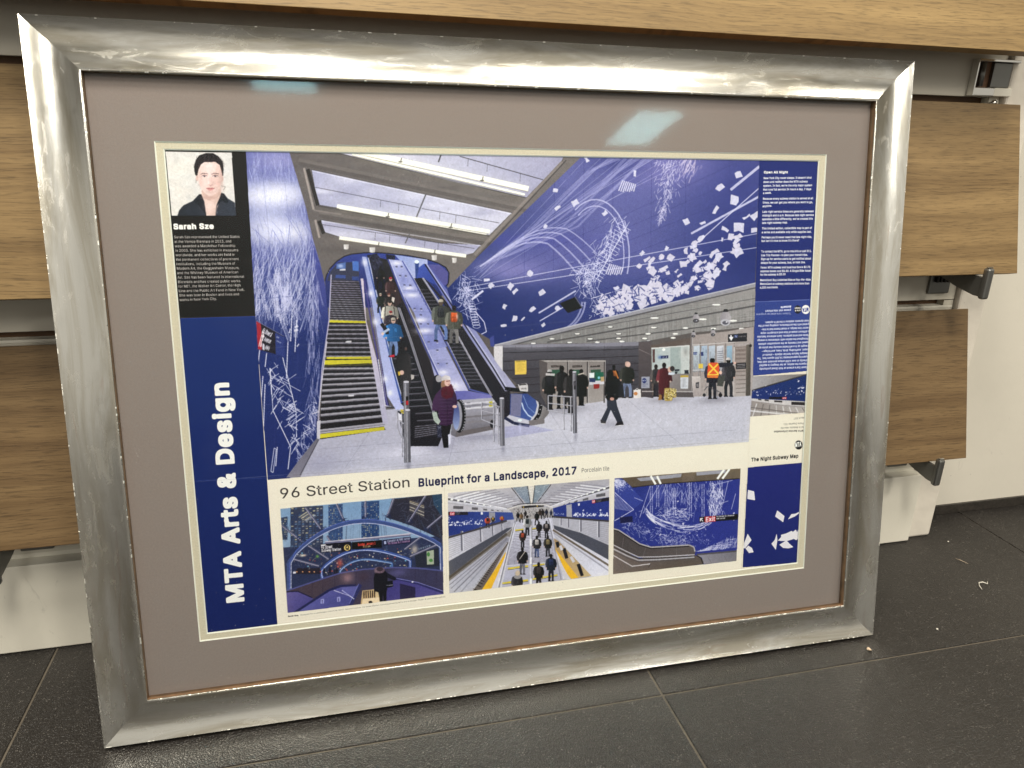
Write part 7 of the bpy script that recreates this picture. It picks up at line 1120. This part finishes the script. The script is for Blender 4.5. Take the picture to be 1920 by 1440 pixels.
def chrome_bracket():
    b = empty('box_bracket', (0, 0, 0), (0, 0, YAW), label='polished chrome box bracket under the top shelf at the right edge', cat='bracket')
    y0, y1 = .2360, PY - .0005; x0, x1, z0, z1 = .752, .832, .808, .862
    box('side_plate', x0, x0 + .0022, y0, y1, z0, z1, M['chrome'], b, .0004)
    box('base_bar', x0 + .0024, x0 + .0415, y0 + .001, y1, z0, z0 + .0125, M['chrome'], b, .0012); box('base_block', x0 + .0420, x1 - .004, y0 + .002, y1, z0 + .0004, z0 + .0125, M['white'], b, .0008)
    box('front_block', x0 + .0360, x1, y0 + .006, y1, z0 + .0135, z1 - .0045, M['gun'], b, .001)
    box('cavity', x0 + .0026, x0 + .0355, y1 - .002, y1, z0 + .0130, z1 - .0045, M['lip'], b)
    bm = bmesh.new(); bmesh.ops.create_cone(bm, cap_ends=True, segments=20, radius1=.0045, radius2=.0045, depth=z1 - z0 - .019)
    for v in bm.verts: v.co += Vector((x0 + .015, y1 - .0075, (z0 + z1) / 2 + .0045))
    link('rod', bm_mesh('rod', bm, True), M['gun'], b)
    box('top_plate', x0 - .0005, x1, y0, y1, z1 - .0042, z1, M['chrome'], b, .0008)
chrome_bracket()
# ---------------------------------------------------------------- framed poster
FW, FH, LEAN = 1.10, 1.10 / 1.295, R(10.0)
fp = empty('framed_poster', (0, 0, .006), (-LEAN, 0, 0), label='large silver-framed poster of a subway station mural, leaning against the shelves', cat='framed poster')
RW_, SIGHT, MATY = .0526, .0050, .0165
def rail_profile():
    pts = []
    for i in range(17):
        t = i / 16
        pts.append((RW_ * t, SIGHT * t + .0040 * math.sin(math.pi * t ** .9)))
    return pts + [(RW_ + .0003, SIGHT + .0003), (RW_ + .0004, SIGHT + .0010)]
def rail(side):
    prof = rail_profile(); L = FW if side in 'TB' else FH; n = len(prof); K = 40
    V_, F_, UV_ = [], [], []
    def put(u, wd, y):
        if side == 'B': return (-FW / 2 + u, y, wd)
        if side == 'T': return (FW / 2 - u, y, FH - wd)
        if side == 'L': return (-FW / 2 + wd, y, FH - u)
        return (FW / 2 - wd, y, u)
    for k in range(K + 1):
        for wd, y in prof:
            u = wd + (L - 2 * wd) * k / K
            V_.append(put(u, wd, y)); UV_.append((u, wd / RW_))
    for k in range(K):
        for i in range(n - 1): a = k * n + i; F_.append((a, a + n, a + n + 1, a + 1))
    fo = link('frame_rail', mesh('frame_rail', V_, F_, True, UV_), M['foil'], fp)
    # timber body: outer side, sight lip, rebate, back, mitred ends
    V_, F_ = [], []
    body = [(.0, .0), (.0, .036), (.046, .036), (.046, .0165), (RW_, .0165), (RW_, SIGHT)]
    for k in (0, 1):
        for wd, y in body: V_.append(put(wd + (L - 2 * wd) * k, wd, y))
    m = len(body)
    for i in range(m - 1): F_.append((i, i + 1, m + i + 1, m + i))
    bm = bmesh.new(); vs = [bm.verts.new(v) for v in V_]
    for f in F_: bm.faces.new([vs[i] for i in f])
    link('frame_core', bm_mesh('frame_core', bm), M['lip'], fo)
    # raw bright arris where the leaf is rubbed through along the sight edge
    bm = bmesh.new(); rr = random.Random(ord(side)); u = RW_ + .004
    while u < L - RW_ - .01:
        ln = rr.uniform(.0006, .0020); e = rr.uniform(.0002, .0006); wd = RW_ if rr.random() < .6 else 0.0006
        p = [put(u, wd - e, (SIGHT if wd > .01 else 0) - .0004), put(u + ln, wd - e * .6, (SIGHT if wd > .01 else 0) - .0004), put(u + ln * .7, wd + .0004, (SIGHT if wd > .01 else 0) + .0002), put(u + ln * .2, wd + .0003, (SIGHT if wd > .01 else 0) + .0003)]
        c = sum((Vector(q) for q in p), Vector()) / 4 + Vector((0, -.0006, 0))
        vs = [bm.verts.new(q) for q in p]; top = bm.verts.new(c)
        for i in range(4): bm.faces.new((vs[i], vs[(i + 1) % 4], top))
        u += rr.expovariate(1 / .034)
    link('edge_nicks', bm_mesh('edge_nicks', bm), M['chrome'], fo, kind='stuff')
for s_ in 'TBLR': rail(s_)
def ring(name, outer, inner, y0, y1, mat, parent, ybev=None):
    """flat picture-mat ring; rects are (left, right, bottom, top) in frame metres"""
    o, i = outer, inner
    c = lambda r, y: [(r[0], y, r[2]), (r[1], y, r[2]), (r[1], y, r[3]), (r[0], y, r[3])]
    V_ = c(o, y0) + c(i, y0); F_ = [(k, (k + 1) % 4, 4 + (k + 1) % 4, 4 + k) for k in range(4)]
    return link(name, mesh(name, V_, F_), mat, parent)
def bevel(name, outer, inner, y0, y1, mat, parent):
    c = lambda r, y: [(r[0], y, r[2]), (r[1], y, r[2]), (r[1], y, r[3]), (r[0], y, r[3])]
    V_ = c(outer, y0) + c(inner, y1); F_ = [(k, (k + 1) % 4, 4 + (k + 1) % 4, 4 + k) for k in range(4)]
    return link(name, mesh(name, V_, F_), mat, parent)
def rect(l, r, t, b): return (-FW / 2 + l, FW / 2 - r, b, FH - t)
def grow(q, d): return (q[0] - d, q[1] + d, q[2] - d, q[3] + d)
m_in = rect(.1185, .1190, .1245, .1180); p_in = rect(.1272, .1290, .1325, .1264)
mb = ring('mat_board', rect(.047, .047, .047, .047), grow(m_in, .0013), .0166, 0, M['mat'], fp)
bevel('bevel_edge', grow(m_in, .0013), m_in, .0166, .0180, M['core'], mb)
fm = ring('inner_mat', grow(m_in, .004), grow(p_in, .0013), .0181, 0, M['fillet'], fp)
bevel('bevel_edge', grow(p_in, .0013), p_in, .0181, .0194, M['core'], fm)
box('backing_board', -FW / 2 + .0465, FW / 2 - .0465, .0225, .0345, .0465, FH - .0465, M['brown'], fp)
box('glass', -FW / 2 + RW_ - .003, FW / 2 - RW_ + .003, .0118, .0138, RW_ - .003, FH - RW_ + .003, M['glass'], fp)
CX0, CY0, CW, CH = .1192, .1245, .8598, .60652
def sheet_quad(name, x0, y0, x1, y1, y, parent, **kw):
    """piece of the print; corners in sheet pixels of the 2400 x 1693 image"""
    V_, UV_ = [], []
    for px, py in ((x0, y1), (x1, y1), (x1, y0), (x0, y0)):
        V_.append((-FW / 2 + CX0 + px / NX * CW, y, FH - CY0 - py / NY * CH)); UV_.append((px / NX, 1 - py / NY))
    return link(name, mesh(name, V_, [(0, 1, 2, 3)], False, UV_), M['prt'], parent, **kw)
poster = sheet_quad('poster', 0, 0, NX, NY, .0204, fp)
s = 2400 / 2296
for nm, x0, y0, x1, y1, lb in (('portrait_photo', 22.5, 25.5, 213, 216, 'portrait photo of a dark-haired woman in a black shirt'), ('biography_column', 0, 217, 247.5, 532, 'black column of white biography text'), ('title_band', 0, 532.5, 247.5, 1619.5, 'blue band lettered MTA Arts & Design'), ('station_photo', 248.5, 0, 2036.5, 1079, 'large photo of escalators in a blue-walled station'),
                               ('text_sidebar', 2038, 0, 2295.5, 816, 'blue sidebar of small white print'), ('platform_strip', 2040.5, 818, 2295.5, 976, 'small upside-down platform photo'), ('title_line', 280, 1098, 1475, 1170, 'heading reading 96 Street Station Blueprint for a Landscape, 2017'), ('imprint_panel', 2038.5, 978, 2295.5, 1178, 'white panel titled The Night Subway Map'),
                               ('entrance_photo', 284.5, 1183, 832, 1561, 'dusk photo of an arched glass entrance'), ('platform_photo', 851, 1180, 1462.5, 1559, 'photo of people on platform stairs'), ('mural_photo', 1482, 1180, 2004.5, 1561, 'photo of an escalator under a blue mural with an exit sign'), ('map_cover', 2036, 1181, 2295.5, 1600, 'dark blue cover scattered with white paper shapes'), ('caption_line', 280, 1564, 840, 1585, 'line of tiny credit print')):
    sheet_quad(nm, x0 * s, y0 * s, x1 * s, y1 * s, .0201, poster, label=lb)
# ---------------------------------------------------------------- crumbs on the floor
def tube(name, pts, r, mat, **kw):
    bm = bmesh.new(); ringv = []
    for k, p in enumerate(pts):
        p = Vector(p); d = (Vector(pts[min(k + 1, len(pts) - 1)]) - Vector(pts[max(k - 1, 0)])).normalized()
        a = d.orthogonal().normalized(); b = d.cross(a)
        ringv.append([bm.verts.new(p + (a * math.cos(t) + b * math.sin(t)) * r * (1 if 0 < k < len(pts) - 1 else .4)) for t in (0, 1.05, 2.09, 3.14, 4.19, 5.24)])
    for q, w_ in zip(ringv, ringv[1:]):
        for i in range(6): bm.faces.new((q[i], q[(i + 1) % 6], w_[(i + 1) % 6], w_[i]))
    bm.faces.new(ringv[0][::-1]); bm.faces.new(ringv[-1])
    return link(name, bm_mesh(name, bm, True), mat, None, **kw)
tube('fibre', [(.8605, .1679, .0012), (.864, .160, .0020), (.8702, .1479, .0012)], .0008, M['fibre'], label='thin straight brown fibre lying on the dark tile near the wall', cat='fibre')
tube('lint_curl', [(.829, .074, .0015), (.8305, .082, .003), (.836, .0885, .0045), (.8448, .0895, .004), (.8500, .0845, .003), (.8560, .0905, .004)], .0011, M['lint'], label='curled scrap of pale lint on the dark tile right of the frame', cat='lint')
def crumb(name, x, y, r, mat, **kw):
    bm = bmesh.new(); bmesh.ops.create_icosphere(bm, subdivisions=1, radius=r); rr = random.Random(int(x * 1e4))
    for v in bm.verts: v.co = Vector((v.co.x * rr.uniform(.6, 1.25) + x, v.co.y * rr.uniform(.7, 1.5) + y, max(v.co.z * rr.uniform(.5, 1.0) + r * .6, .0004)))
    return link(name, bm_mesh(name, bm), mat, None, **kw)
crumb('crumb', .5245, -.0245, .0036, M['grit'], label='tan crumb on the tile by the lower right corner of the frame', cat='crumb')
crumb('crumb', .6683, -.0024, .0016, M['lint'], label='tiny white crumb on the tile well right of the frame', cat='crumb')
crumb('crumb', .894, .222, .0018, M['lint'], label='small white plaster flake at the foot of the post', cat='plaster flake')
